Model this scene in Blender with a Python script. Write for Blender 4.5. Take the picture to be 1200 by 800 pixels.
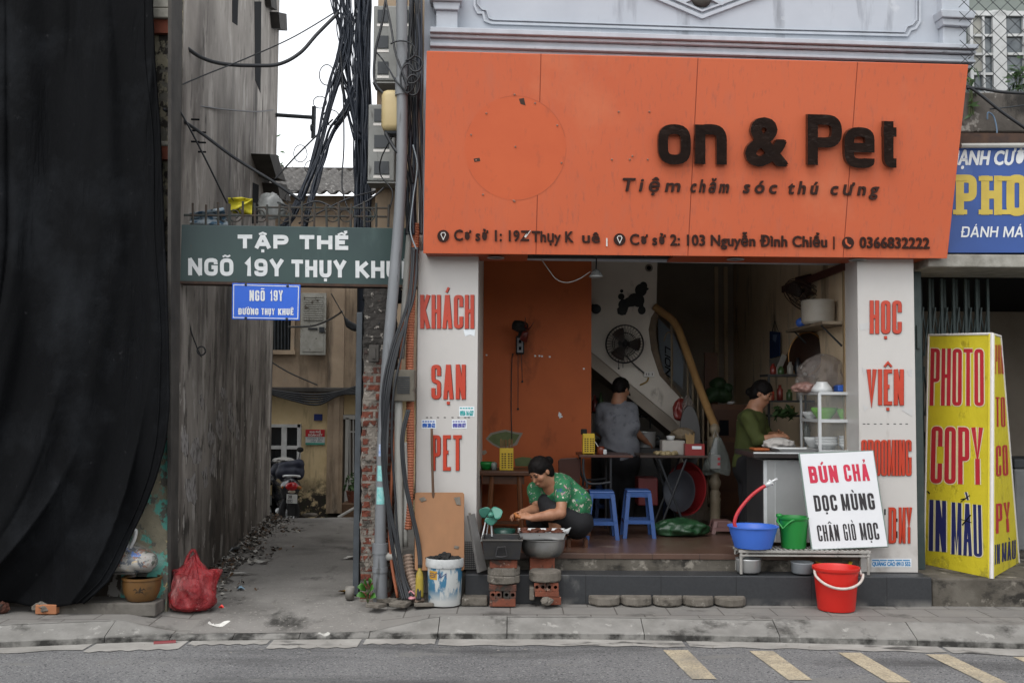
import bpy, bmesh, math, random, unicodedata
import numpy as np
from mathutils import Vector, Matrix, noise
# ------------------------------------------------------------------ camera, sky, sun, exposure
scene = bpy.context.scene
for _o in list(bpy.data.objects):
 bpy.data.objects.remove(_o)
rad = math.radians
F = 1232.5                                   # focal length in photo pixels (photo is 1200 wide)
CAM = Vector((0.0, -9.25, 1.667))
ROT = Matrix.Rotation(rad(93.2), 3, 'X') @ Matrix.Rotation(rad(0.37), 3, 'Z')
_cd = bpy.data.cameras.new('camera')
_co = bpy.data.objects.new('camera', _cd)
scene.collection.objects.link(_co)
_cd.sensor_width = 36.0
_cd.lens = 36.0 * F / 1200.0
_cd.clip_end = 2000
_co.matrix_world = Matrix.Translation(CAM) @ ROT.to_4x4()
scene.camera = _co
SUN_EL, SUN_AZ = 58.0, 205.0                 # overcast: high, from the street side
world = bpy.data.worlds.new("World")
scene.world = world
world.use_nodes = True
_nt = world.node_tree
_bg = _nt.nodes['Background']
_sky = _nt.nodes.new('ShaderNodeTexSky')
_sky.sky_type = 'NISHITA'
_sky.sun_disc = False
_sky.sun_elevation = rad(SUN_EL)
_sky.sun_rotation = rad(SUN_AZ)
_sky.air_density = 1.0
_sky.dust_density = 1.0
_sky.ozone_density = 1.0
_hs = _nt.nodes.new('ShaderNodeHueSaturation')   # overcast: the cloud layer takes the blue out
_hs.inputs['Saturation'].default_value = 0.12
_nt.links.new(_sky.outputs[0], _hs.inputs['Color'])
_nt.links.new(_hs.outputs[0], _bg.inputs[0])
_bg.inputs[1].default_value = 0.15
_sl = bpy.data.lights.new('sun', 'SUN')
_sl.energy = 0.6
_sl.angle = rad(40)
_sl.color = (1.0, 0.97, 0.93)
_so = bpy.data.objects.new('sun', _sl)
scene.collection.objects.link(_so)
_az = rad(SUN_AZ)
_sd = Vector((math.sin(_az) * math.cos(rad(SUN_EL)), math.cos(_az) * math.cos(rad(SUN_EL)), math.sin(rad(SUN_EL))))
_so.rotation_euler = _sd.to_track_quat('Z', 'Y').to_euler()
_so.location = (0, -20, 30)
scene.view_settings.view_transform = 'Standard'
scene.view_settings.look = 'None'
scene.view_settings.exposure = 1.2
scene.view_settings.gamma = 1.0
scene.view_settings.use_curve_mapping = False
scene.cycles.use_denoising = True
scene.cycles.max_bounces = 10
scene.cycles.diffuse_bounces = 8
scene.cycles.transparent_max_bounces = 12
scene.cycles.use_adaptive_sampling = False
# ------------------------------------------------------------------ helpers
rnd = random.Random(7)
def ray(px, py):
 return ROT @ Vector(((px - 600) / F, (400 - py) / F, -1))
def P(px, py, y):                            # point seen at a photo pixel, at depth y
 d = ray(px, py); return CAM + d * ((y - CAM.y) / d.y)
def PZ(px, py, z):                           # ... at height z
 d = ray(px, py); return CAM + d * ((z - CAM.z) / d.z)
def PP(px, py, pl):                          # ... on a plane (point, normal)
 d = ray(px, py); return CAM + d * ((pl[0] - CAM).dot(pl[1]) / d.dot(pl[1]))
def S(y): return F / (9.25 + y)
def plane3(a, b, c):
 n = (b - a).cross(c - a).normalized()
 if n.dot(CAM - a) < 0: n = -n
 return (a, n)
def planeY(y): return (Vector((0, y, 0)), Vector((0, -1, 0)))
def lin(v):
 v /= 255.0
 return v / 12.92 if v <= 0.04045 else ((v + 0.055) / 1.055) ** 2.4
def C(h, k=1.0):
 h = h.lstrip('#')
 return tuple(lin(int(h[i:i + 2], 16)) * k for i in (0, 2, 4))
MATS = {}
def mat(name, c, c2=None, sc=6.0, rough=0.65, bump=0.0, bsc=None, metal=0.0, spec=0.4, st=(1, 1, 1), layers=(),
  alpha=1.0, trans=0.0, brick=None, coat=0.0, rough2=None, bdist=0.01):
 """procedural material: base noise between c and c2, then noise layers for wear, tone and painted highlights (colour, scale, threshold, softness, stretch[, z range])"""
 if name in MATS: return MATS[name]
 m = bpy.data.materials.new(name); m.use_nodes = True
 nt = m.node_tree; N = nt.nodes; L = nt.links
 b = N['Principled BSDF']
 b.inputs['Roughness'].default_value = rough
 b.inputs['Metallic'].default_value = metal
 b.inputs['Specular IOR Level'].default_value = spec
 b.inputs['Alpha'].default_value = alpha
 b.inputs['Transmission Weight'].default_value = trans
 b.inputs['Coat Weight'].default_value = coat
 tc = N.new('ShaderNodeTexCoord')
 def noise_(scale, stretch, detail=6.0, rg=0.6, off=0.0):
  mp = N.new('ShaderNodeMapping'); mp.inputs['Scale'].default_value = stretch
  mp.inputs['Location'].default_value = (off, off * 0.7, off * 1.3)
  L.new(tc.outputs['Object'], mp.inputs['Vector'])
  n = N.new('ShaderNodeTexNoise'); n.inputs['Scale'].default_value = scale
  n.inputs['Detail'].default_value = detail; n.inputs['Roughness'].default_value = rg
  L.new(mp.outputs[0], n.inputs['Vector']); return n.outputs['Fac']
 def remap(s, a, bb):
  r = N.new('ShaderNodeMapRange'); r.clamp = True
  r.inputs['From Min'].default_value = a; r.inputs['From Max'].default_value = bb
  L.new(s, r.inputs['Value']); return r.outputs['Result']
 def mix(f, A, B):
  x = N.new('ShaderNodeMix'); x.data_type = 'RGBA'
  if f is not None: L.new(f, x.inputs['Factor'])
  for i, v in ((6, A), (7, B)):
   if isinstance(v, tuple): x.inputs[i].default_value = (*v, 1)
   else: L.new(v, x.inputs[i])
  return x.outputs[2]
 if c2 is None: c2 = tuple(v * 0.86 for v in c)
 base = mix(remap(noise_(sc, st), 0.32, 0.68), c, c2)
 hgt = None
 if brick:
  sep = N.new('ShaderNodeSeparateXYZ'); L.new(tc.outputs['Object'], sep.inputs[0])
  cb = N.new('ShaderNodeCombineXYZ')
  ax = brick.get('axes', 'XZ')
  L.new(sep.outputs[ax[0]], cb.inputs[0]); L.new(sep.outputs[ax[1]], cb.inputs[1])
  bt = N.new('ShaderNodeTexBrick')
  bt.inputs['Scale'].default_value = 1.0
  bt.inputs['Brick Width'].default_value = brick['w']; bt.inputs['Row Height'].default_value = brick['h']
  bt.inputs['Mortar Size'].default_value = brick.get('m', 0.006)
  bt.inputs['Mortar Smooth'].default_value = 0.2
  bt.offset = brick.get('off', 0.5)
  L.new(cb.outputs[0], bt.inputs['Vector'])
  bt.inputs['Color1'].default_value = (1, 1, 1, 1); bt.inputs['Color2'].default_value = (brick.get('v', 0.75),) * 3 + (1,)
  bt.inputs['Mortar'].default_value = (1, 1, 1, 1)
  mm = N.new('ShaderNodeMix'); mm.data_type = 'RGBA'; mm.blend_type = 'MULTIPLY'; mm.inputs['Factor'].default_value = 1
  L.new(base, mm.inputs[6]); L.new(bt.outputs['Color'], mm.inputs[7])
  base = mix(bt.outputs['Fac'], mm.outputs[2], brick['mc'])
  hgt = bt.outputs['Fac']
 masks = []
 for i, ly in enumerate(layers):
  col, s_, th, so, stre = ly[:5]
  f = remap(noise_(s_, stre, 7.0, 0.62, 3.1 * (i + 1)), th, th + so)
  if len(ly) > 5:
   sep = N.new('ShaderNodeSeparateXYZ'); L.new(tc.outputs['Object'], sep.inputs[0])
   zf = remap(sep.outputs['Z'], ly[5][0], ly[5][1])
   mu = N.new('ShaderNodeMath'); mu.operation = 'MULTIPLY'
   L.new(f, mu.inputs[0]); L.new(zf, mu.inputs[1]); f = mu.outputs[0]
  base = mix(f, base, col); masks.append(f)
 L.new(base, b.inputs['Base Color'])
 if rough2 is not None:
  r = N.new('ShaderNodeMapRange'); L.new(noise_(sc * 1.7, st), r.inputs['Value'])
  r.inputs['From Min'].default_value = 0.3; r.inputs['From Max'].default_value = 0.7
  r.inputs['To Min'].default_value = rough; r.inputs['To Max'].default_value = rough2
  L.new(r.outputs[0], b.inputs['Roughness'])
 if bump > 0:
  bp = N.new('ShaderNodeBump'); bp.inputs['Strength'].default_value = bump; bp.inputs['Distance'].default_value = bdist
  h = noise_(bsc or sc * 4, st, 8.0, 0.65)
  for mk in masks[:2]:
   ad = N.new('ShaderNodeMath'); ad.operation = 'SUBTRACT'; L.new(h, ad.inputs[0]); L.new(mk, ad.inputs[1]); h = ad.outputs[0]
  if hgt is not None:
   ad = N.new('ShaderNodeMath'); ad.operation = 'SUBTRACT'; L.new(h, ad.inputs[0]); L.new(hgt, ad.inputs[1]); h = ad.outputs[0]
  L.new(h, bp.inputs['Height']); L.new(bp.outputs[0], b.inputs['Normal'])
 MATS[name] = m
 return m
class MB:
 """collects shapes, in world coordinates, for ONE mesh"""
 def __init__(self): self.v = []; self.f = []
 def add(self, vs, fs):
  o = len(self.v); self.v += [tuple(x) for x in vs]; self.f += [tuple(i + o for i in q) for q in fs]; return self
 def box(self, c, s, rot=None, bev=0.0):
  c = Vector(c); h = Vector(s) * 0.5
  if bev > 0:
   bm = bmesh.new(); bmesh.ops.create_cube(bm, size=1.0)
   for v in bm.verts: v.co = Vector((v.co.x * s[0], v.co.y * s[1], v.co.z * s[2]))
   bmesh.ops.bevel(bm, geom=list(bm.edges), offset=bev, segments=2, affect='EDGES', profile=0.5)
   vs = [v.co.copy() for v in bm.verts]; bm.verts.index_update(); fs = [[v.index for v in f.verts] for f in bm.faces]; bm.free()
  else:
   vs = [Vector((x * h.x, y * h.y, z * h.z)) for x in (-1, 1) for y in (-1, 1) for z in (-1, 1)]
   fs = [(0, 1, 3, 2), (4, 6, 7, 5), (0, 4, 5, 1), (2, 3, 7, 6), (0, 2, 6, 4), (1, 5, 7, 3)]
  if rot is not None: vs = [rot @ v for v in vs]
  return self.add([c + v for v in vs], fs)
 def bpx(self, x0, y0, x1, y1, Y, d, bev=0.0):
  """box whose front face fills a photo rectangle at depth Y"""
  a = P((x0 + x1) / 2, (y0 + y1) / 2, Y); k = 1 / S(Y)
  return self.box(a + Vector((0, d / 2, 0)), ((x1 - x0) * k, d, (y1 - y0) * k), bev=bev)
 def tube(self, pts, r, n=8, caps=True, r1=None):
  pts = [Vector(p) for p in pts]
  if len(pts) < 2: return self
  m = len(pts); o = len(self.v); up = None
  for i, p in enumerate(pts):
   t = (pts[min(i + 1, m - 1)] - pts[max(i - 1, 0)])
   t = t.normalized() if t.length > 1e-9 else Vector((0, 0, 1))
   if up is None:
    up = t.orthogonal().normalized()
   else:
    up = (up - t * up.dot(t)); up = up.normalized() if up.length > 1e-6 else t.orthogonal().normalized()
   w = t.cross(up)
   rr = r[i] if isinstance(r, (list, tuple)) else (r if r1 is None else r + (r1 - r) * i / (m - 1))
   for k in range(n):
    a = 2 * math.pi * k / n
    self.v.append(tuple(p + (up * math.cos(a) + w * math.sin(a)) * rr))
  for i in range(m - 1):
   for k in range(n):
    self.f.append((o + i * n + k, o + i * n + (k + 1) % n, o + (i + 1) * n + (k + 1) % n, o + (i + 1) * n + k))
  if caps:
   self.f.append(tuple(o + k for k in range(n))[::-1]); self.f.append(tuple(o + (m - 1) * n + k for k in range(n)))
  return self
 def cyl(self, a, b, r, r1=None, n=16): return self.tube([a, b], r, n, True, r1)
 def lathe(self, prof, c, n=32, ax=None, sq=(1, 1)):
  """profile [(radius, height)] turned round the axis through c"""
  c = Vector(c); o = len(self.v)
  q = Vector(ax).to_track_quat('Z', 'Y') if ax is not None else None
  for r, z in prof:
   for k in range(n):
    a = 2 * math.pi * k / n
    p = Vector((r * math.cos(a) * sq[0], r * math.sin(a) * sq[1], z))
    self.v.append(tuple(c + (q @ p if q else p)))
  for i in range(len(prof) - 1):
   for k in range(n):
    self.f.append((o + i * n + k, o + i * n + (k + 1) % n, o + (i + 1) * n + (k + 1) % n, o + (i + 1) * n + k))
  if prof[0][0] > 1e-5: self.f.append(tuple(o + k for k in range(n))[::-1])
  if prof[-1][0] > 1e-5: self.f.append(tuple(o + (len(prof) - 1) * n + k for k in range(n)))
  return self
 def prism(self, poly, ext):
  """polygon of 3-D points pushed along ext"""
  poly = [Vector(p) for p in poly]; ext = Vector(ext); n = len(poly)
  vs = poly + [p + ext for p in poly]
  fs = [tuple(range(n)), tuple(range(2 * n - 1, n - 1, -1))]
  fs += [(i, n + i, n + (i + 1) % n, (i + 1) % n) for i in range(n)]
  return self.add(vs, fs)
 def ppx(self, pts, Y, d):
  return self.prism([P(x, y, Y) for x, y in pts], (0, d, 0))
 def grid(self, fn, nu, nv, closed_u=False):
  o = len(self.v); w = nu if closed_u else nu + 1
  for j in range(nv + 1):
   for i in range(w): self.v.append(tuple(fn(i / nu, j / nv)))
  for j in range(nv):
   for i in range(nu):
    a = o + j * w + i; b = o + j * w + (i + 1) % w
    self.f.append((a, b, b + w, a + w))
  return self
 def blob(self, c, r, seed=0, n=12, jit=0.25):
  rr = random.Random(seed); ph = [rr.uniform(0, 6.28) for _ in range(6)]
  c = Vector(c); r = Vector(r) if not isinstance(r, (int, float)) else Vector((r, r, r))
  def fn(u, v):
   a = 2 * math.pi * u; b = math.pi * (v - 0.5)
   k = 1 + jit * (math.sin(3 * a + ph[0]) * math.cos(2 * b + ph[1]) + 0.6 * math.sin(5 * a + ph[2] + 3 * b) * math.cos(b)) * math.cos(b)
   return c + Vector((r.x * k * math.cos(a) * math.cos(b), r.y * k * math.sin(a) * math.cos(b), r.z * k * math.sin(b)))
  return self.grid(fn, n, max(5, n // 2), True)
COL = scene.collection
def wloc(o):
 return Vector(o.get('_w', (0, 0, 0)))
def obj(name, mb, m, parent=None, smooth=False, solid=0.0, bevel=0.0, sub=0, auto=None, label=None, cat=None, group=None, kind=None):
 me = bpy.data.meshes.new(name)
 me.from_pydata(mb.v, [], mb.f); me.update()
 if isinstance(m, (list, tuple)):
  for q in m: me.materials.append(q)
 else: me.materials.append(m)
 bm = bmesh.new(); bm.from_mesh(me)
 bmesh.ops.recalc_face_normals(bm, faces=bm.faces)
 bm.to_mesh(me); bm.free()
 if smooth:
  me.polygons.foreach_set('use_smooth', [True] * len(me.polygons))
  if auto is not None: me.set_sharp_from_angle(angle=rad(auto))
 o = bpy.data.objects.new(name, me); COL.objects.link(o)
 if parent is not None:
  o.parent = parent
  if parent.type == 'EMPTY':
   o.matrix_parent_inverse = Matrix.Translation(-ELOC[parent.name])
 if solid:
  md = o.modifiers.new('solidify', 'SOLIDIFY'); md.thickness = solid; md.offset = 0
 if bevel:
  md = o.modifiers.new('bevel', 'BEVEL'); md.width = bevel; md.segments = 2; md.limit_method = 'ANGLE'; md.angle_limit = rad(40)
 if sub:
  md = o.modifiers.new('subdiv', 'SUBSURF'); md.levels = sub; md.render_levels = sub
 if label: o['label'] = label
 if cat: o['category'] = cat
 if group: o['group'] = group
 if kind: o['kind'] = kind
 return o
ELOC = {}
def thing(name, label, cat, loc, group=None, rz=0.0):
 o = bpy.data.objects.new(name, None); COL.objects.link(o)
 o.empty_display_size = 0.1
 o.location = loc; ELOC[o.name] = Vector(loc)
 o['label'] = label; o['category'] = cat
 if group: o['group'] = group
 return o
def dup(root, loc, rz=0.0, label=None, scale=None):
 r = root.copy(); COL.objects.link(r); r.location = loc; r.rotation_euler = (0, 0, rz)
 if scale: r.scale = scale
 if label: r['label'] = label
 for ch in list(root.children):
  c_ = ch.copy(); COL.objects.link(c_); c_.parent = r
  for g in list(ch.children):
   d = g.copy(); COL.objects.link(d); d.parent = c_
 return r
def dup_mesh(o, off, label=None, rz=0.0):
 r = o.copy(); COL.objects.link(r)
 r.location = o.location + Vector(off)
 if label: r['label'] = label
 return r
def spline(pts, n=8):
 """smooth curve through points"""
 pts = [Vector(p) for p in pts]; out = []
 for i in range(len(pts) - 1):
  p0 = pts[max(i - 1, 0)]; p1 = pts[i]; p2 = pts[i + 1]; p3 = pts[min(i + 2, len(pts) - 1)]
  for k in range(n):
   t = k / n
   out.append(0.5 * ((2 * p1) + (p2 - p0) * t + (2 * p0 - 5 * p1 + 4 * p2 - p3) * t * t + (3 * p1 - p0 - 3 * p2 + p3) * t ** 3))
 out.append(pts[-1]); return out
def SP(pts, n=8):
 """smooth curve through (photo x, photo y, depth) points"""
 return spline([P(*p) for p in pts], n)
# ------------------------------------------------------------------ lettering: a stroke alphabet of rounded ribbons
def _rounded(pts, closed, W, H, seg=6):
 n = len(pts); out = []
 q = [(p[0] * W, p[1] * H, (p[2] * min(W, H) if len(p) > 2 else 0)) for p in pts]
 for i in range(n):
  x, y, r = q[i]
  if r <= 0 or (not closed and i in (0, n - 1)):
   out.append((x, y)); continue
  a = Vector(q[i - 1][:2]); b = Vector((x, y)); c = Vector(q[(i + 1) % n][:2])
  d1 = a - b; d2 = c - b
  r_ = min(r, d1.length * 0.5, d2.length * 0.5); r1 = min(r, d1.length * 0.5); r2 = min(r, d2.length * 0.5)
  p1 = b + d1.normalized() * r1; p2 = b + d2.normalized() * r2
  for k in range(seg + 1):
   t = k / seg
   w = 1 - (1 - 0.0) * 0
   # rational-like circular corner
   m = p1 * (1 - t) ** 2 + b * (2 * t * (1 - t)) * 1.0 + p2 * t ** 2
   k2 = 0.17 * (4 * t * (1 - t))
   m = m + (b - m) * k2 * 0.4
   out.append((m.x, m.y))
 return out
R5 = 0.5
GL = {
 'A': (1.05, [[(0, 0), (.42, 1), (.58, 1), (1, 0)], [(.2, .28), (.8, .28)]]),
 'B': (1, [[(0, 0), (0, 1), (.95, 1, .35), (.95, .53, .3), (0, .53)], [(0, .53), (1, .53, .35), (1, 0, .35), (0, 0)]]),
 'C': (1, [[(1, .66), (1, 1, R5), (0, 1, R5), (0, 0, R5), (1, 0, R5), (1, .34)]]),
 'D': (1, [[(0, 0), (0, 1), (1, 1, .45), (1, 0, .45), (0, 0)]]),
 'E': (.8, [[(1, 1), (0, 1), (0, 0), (1, 0)], [(0, .52), (.85, .52)]]),
 'F': (.8, [[(1, 1), (0, 1), (0, 0)], [(0, .52), (.85, .52)]]),
 'G': (1, [[(1, .7), (1, 1, R5), (0, 1, R5), (0, 0, R5), (1, 0, .4), (1, .48), (.55, .48)]]),
 'H': (1, [[(0, 0), (0, 1)], [(1, 0), (1, 1)], [(0, .52), (1, .52)]]),
 'I': (0, [[(0, 0), (0, 1)]]),
 'K': (1.05, [[(0, 0), (0, 1)], [(1, 1), (.05, .42)], [(.28, .56), (1, 0)]]),
 'L': (.8, [[(0, 1), (0, 0), (1, 0)]]),
 'M': (1.35, [[(0, 0), (0, 1)], [(1, 0), (1, 1)], [(.06, 1), (.5, .05), (.94, 1)]]),
 'N': (1.05, [[(0, 0), (0, 1)], [(1, 0), (1, 1)], [(.04, 1), (.96, 0)]]),
 'O': (1, [[(0, 0, R5), (0, 1, R5), (1, 1, R5), (1, 0, R5), 'c']]),
 'P': (1, [[(0, 0), (0, 1), (1, 1, .45), (1, .44, .45), (0, .44)]]),
 'Q': (1, [[(0, 0, R5), (0, 1, R5), (1, 1, R5), (1, 0, R5), 'c'], [(.6, .2), (1, -.08)]]),
 'R': (1, [[(0, 0), (0, 1), (1, 1, .45), (1, .47, .45), (0, .47)], [(.5, .47), (1, 0)]]),
 'S': (1, [[(1, .7), (1, 1, R5), (0, 1, R5), (0, .53, R5), (1, .49, R5), (1, 0, R5), (0, 0, R5), (0, .3)]]),
 'T': (.95, [[(0, 1), (1, 1)], [(.5, 1), (.5, 0)]]),
 'U': (1, [[(0, 1), (0, 0, R5), (1, 0, R5), (1, 1)]]),
 'V': (1, [[(0, 1), (.5, 0), (1, 1)]]),
 'X': (1, [[(0, 1), (1, 0)], [(0, 0), (1, 1)]]),
 'Y': (1.05, [[(0, 1), (.5, .45), (1, 1)], [(.5, .45), (.5, 0)]]),
 'Z': (.9, [[(0, 1), (1, 1), (0, 0), (1, 0)]]),
 '0': (1, [[(0, 0, R5), (0, 1, R5), (1, 1, R5), (1, 0, R5), 'c']]),
 '1': (.45, [[(0, .72), (.75, 1), (.75, 0)]]),
 '2': (1, [[(0, .7), (0, 1, R5), (1, 1, R5), (1, .55, .4), (0, 0), (1, 0)]]),
 '3': (1, [[(0, .75), (0, 1, R5), (1, 1, R5), (1, .53, .4), (.35, .53)], [(.35, .53), (1, .53, .4), (1, 0, R5), (0, 0, R5), (0, .25)]]),
 '6': (1, [[(1, .75), (1, 1, R5), (0, 1, R5), (0, 0, R5), (1, 0, R5), (1, .58, .45), (0, .58)]]),
 '7': (.9, [[(0, 1), (1, 1), (.35, 0)]]),
 '8': (1, [[(0, .53, .4), (0, 1, R5), (1, 1, R5), (1, .53, .4), 'c'], [(0, 0, R5), (0, .53, .4), (1, .53, .4), (1, 0, R5), 'c']]),
 '9': (1, [[(1, .42), (0, .42, .45), (0, 1, R5), (1, 1, R5), (1, 0, R5), (0, 0, R5), (0, .25)]]),
 'o': (1, [[(0, 0, R5), (0, 1, R5), (1, 1, R5), (1, 0, R5), 'c']]),
 'n': (1, [[(0, 0), (0, 1)], [(0, .6), (0, 1, .4), (1, 1, R5), (1, 0)]]),
 'e': (1, [[(0, .5), (1, .5), (1, 1, R5), (0, 1, R5), (0, 0, R5), (1, 0, R5), (1, .16)]]),
 't': (.8, [[(.4, 1.35), (.4, 0, .45), (1, 0)], [(0, 1), (1, 1)]]),
}
MARK = {'\u0301': 'acute', '\u0300': 'grave', '\u0302': 'circ', '\u0303': 'tilde', '\u0309': 'hook', '\u0323': 'dot', '\u031b': 'horn', '\u0306': 'breve'}
def _ribbon(pts, w, closed):
 n = len(pts); L = []; Rr = []
 for i in range(n):
  p = Vector(pts[i])
  if closed or 0 < i < n - 1:
   a = Vector(pts[i - 1]); c = Vector(pts[(i + 1) % n])
   d1 = p - a; d2 = c - p
   if d1.length < 1e-6: d1 = d2
   if d2.length < 1e-6: d2 = d1
   d1 = d1.normalized(); d2 = d2.normalized()
   n1 = Vector((-d1.y, d1.x)); n2 = Vector((-d2.y, d2.x)); m = n1 + n2
   if m.length < 1e-3: m = n1
   m = m.normalized(); k = 1 / max(0.45, m.dot(n1))
   off = m * (w / 2 * k)
  else:
   d = (Vector(pts[1]) - p) if i == 0 else (p - Vector(pts[-2])); d = d.normalized()
   off = Vector((-d.y, d.x)) * (w / 2)
  L.append(p + off); Rr.append(p - off)
 return L, Rr
def stroke_text(s, x0, yt, x1, yb, t, gap=None, th=None):
 """ribbons of a line of capitals filling the photo box x0..x1, cap top yt, baseline yb; stroke t px"""
 H = yb - yt; gap = t * 0.55 if gap is None else gap; th = t if th is None else th
 base = []
 for ch in s:
  if ch == ' ': base.append((' ', [])); continue
  if ch == 'Đ': base.append(('D', ['bar'])); continue
  d = unicodedata.normalize('NFD', ch); base.append((d[0], [MARK[k] for k in d[1:] if k in MARK]))
 tot_w = sum(GL[b][0] if b != ' ' else 0.45 for b, _ in base)
 fixed = sum(t for b, _ in base if b != ' ') + gap * (len(base) - 1)
 n_ = sum(1 for b, _ in base if b != ' ')
 if (x1 - x0 - fixed) / tot_w < 1.5 * t:             # keep the counters of narrow letters open
  t = (x1 - x0 - gap * (len(base) - 1)) / (n_ + 1.5 * tot_w); th = min(th, t * 1.05); fixed = t * n_ + gap * (len(base) - 1)
 cw = max(0.5, (x1 - x0 - fixed) / tot_w)
 out = []; x = x0
 for b, marks in base:
  if b == ' ': x += 0.45 * cw + gap; continue
  w, strokes = GL[b]; w *= cw
  xh = H - th
  for st_ in strokes:
   cl = st_[-1] == 'c'; pts = st_[:-1] if cl else st_
   rp = _rounded(pts, cl, max(w, 0.01), xh)
   rp = [(x + t / 2 + px_, yb - th / 2 - py_) for px_, py_ in rp]
   # open strokes run out to the cap edges
   rp2 = list(rp)
   if not cl:
    for e, nb in ((0, 1), (-1, -2)):
     a, c = Vector(rp2[e]), Vector(rp2[nb]); d = (a - c)
     if d.length > 1e-6 and (abs(a.y - (yb - th / 2)) < 0.6 or abs(a.y - (yt + th / 2)) < 0.6) and abs(d.y) > abs(d.x):
      a = a + d.normalized() * (th / 2); rp2[e] = (a.x, a.y)
     elif b in 'EFLTZ27' and (abs(a.x - (x + t / 2)) < .3 or abs(a.x - (x + t / 2 + w)) < .3) and abs(d.x) > abs(d.y):
      a = a + d.normalized() * (t / 2); rp2[e] = (a.x, a.y)
   out.append((rp2, t, cl))
  cx = x + t / 2 + w / 2; m = t * 0.75; g = H * 0.07
  top = yt - g
  for mk in marks:
   if mk == 'dot': out.append(([(cx - m / 2, yb + g + m * .5), (cx + m / 2, yb + g + m * .5)], m, False))
   if mk == 'bar': out.append(([(x - t * .35, (yt + yb) / 2), (x + t * 1.7, (yt + yb) / 2)], m * .8, False))
   if mk == 'horn': out.append(([(x + w + t * .6, yt + t * .6), (x + w + t * 1.35, yt - t * .1), (x + w + t * 1.3, yt - t * .6)], m * .7, False))
  hat = [k for k in marks if k in ('circ', 'breve')]
  if hat:
   a = H * .12
   if hat[0] == 'circ': out.append(([(cx - t * .95, top), (cx, top - a), (cx + t * .95, top)], m * .62, False))
   else: out.append(([(cx - t * .9, top - a), (cx - t * .4, top), (cx + t * .4, top), (cx + t * .9, top - a)], m * .62, False))
   top -= a * 1.5
  for mk in marks:
   a = H * .15; ox = (t * .9 if hat else 0); q = top + (a * .7 if hat else 0)
   if mk == 'acute': out.append(([(cx - t * .25 + ox, q), (cx + t * .4 + ox, q - a)], m * .75, False))
   if mk == 'grave': out.append(([(cx + t * .25 - ox, q), (cx - t * .4 - ox, q - a)], m * .75, False))
   if mk == 'tilde': out.append(([(cx - t, q - a * .2), (cx - t * .4, q - a * .7), (cx + t * .3, q - a * .3), (cx + t * .9, q - a * .8)], m * .6, False))
   if mk == 'hook': out.append(([(cx - t * .35 + ox, q - a * 1.0), (cx + t * .3 + ox, q - a * 1.1), (cx + t * .3 + ox, q - a * .55), (cx + ox, q - a * .45), (cx + ox, q)], m * .5, False))
  x += w + t + gap
 return out
def lay(rib, pl, d0=0.003, depth=0.0, slope=0.0, xs=None, shear=0.0, yb=0.0, mb=None, fn=None):
 """put ribbons drawn in photo pixels on a plane; depth > 0 gives raised letters"""
 mb = mb or MB(); nrm = pl[1] if pl else None
 for i, (pts, w, cl) in enumerate(rib):
  L, Rr = _ribbon(pts, w, cl)
  dd = d0 + depth + 0.00025 * (i % 9)
  def T(p, d):
   x, y = p.x, p.y
   if fn: x, y = fn(x, y)
   else: x, y = x + shear * (yb - y), y + slope * (x - (xs or 0))
   return PP(x, y, pl) + nrm * d
  n = len(L); fr = [T(p, dd + 2e-5 * q) for q, p in enumerate(L)] + [T(p, dd + 2e-5 * q) for q, p in enumerate(Rr)]
  vs = fr; fs = []
  rng = range(n) if cl else range(n - 1)
  for k in rng: fs.append((k, (k + 1) % n, n + (k + 1) % n, n + k))
  if depth > 0:
   vs = fr + [T(p, 0.0) for p in L] + [T(p, 0.0) for p in Rr]
   for k in rng:
    j = (k + 1) % n
    fs.append((k, 2 * n + k, 2 * n + j, j)); fs.append((n + k, n + j, 3 * n + j, 3 * n + k))
   if not cl:
    fs.append((0, n, 3 * n, 2 * n)); fs.append((n - 1, 3 * n - 1, 4 * n - 1, 2 * n - 1))
  mb.add(vs, fs)
 return mb
def caps(s, x0, yt, x1, yb, t, pl, depth=0.0, slope=0.0, shear=0.0, d0=0.003, gap=None, th=None, mb=None, fn=None):
 return lay(stroke_text(s, x0, yt, x1, yb, t, gap, th), pl, d0, depth, slope, x0, shear, yb, mb, fn)
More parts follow.
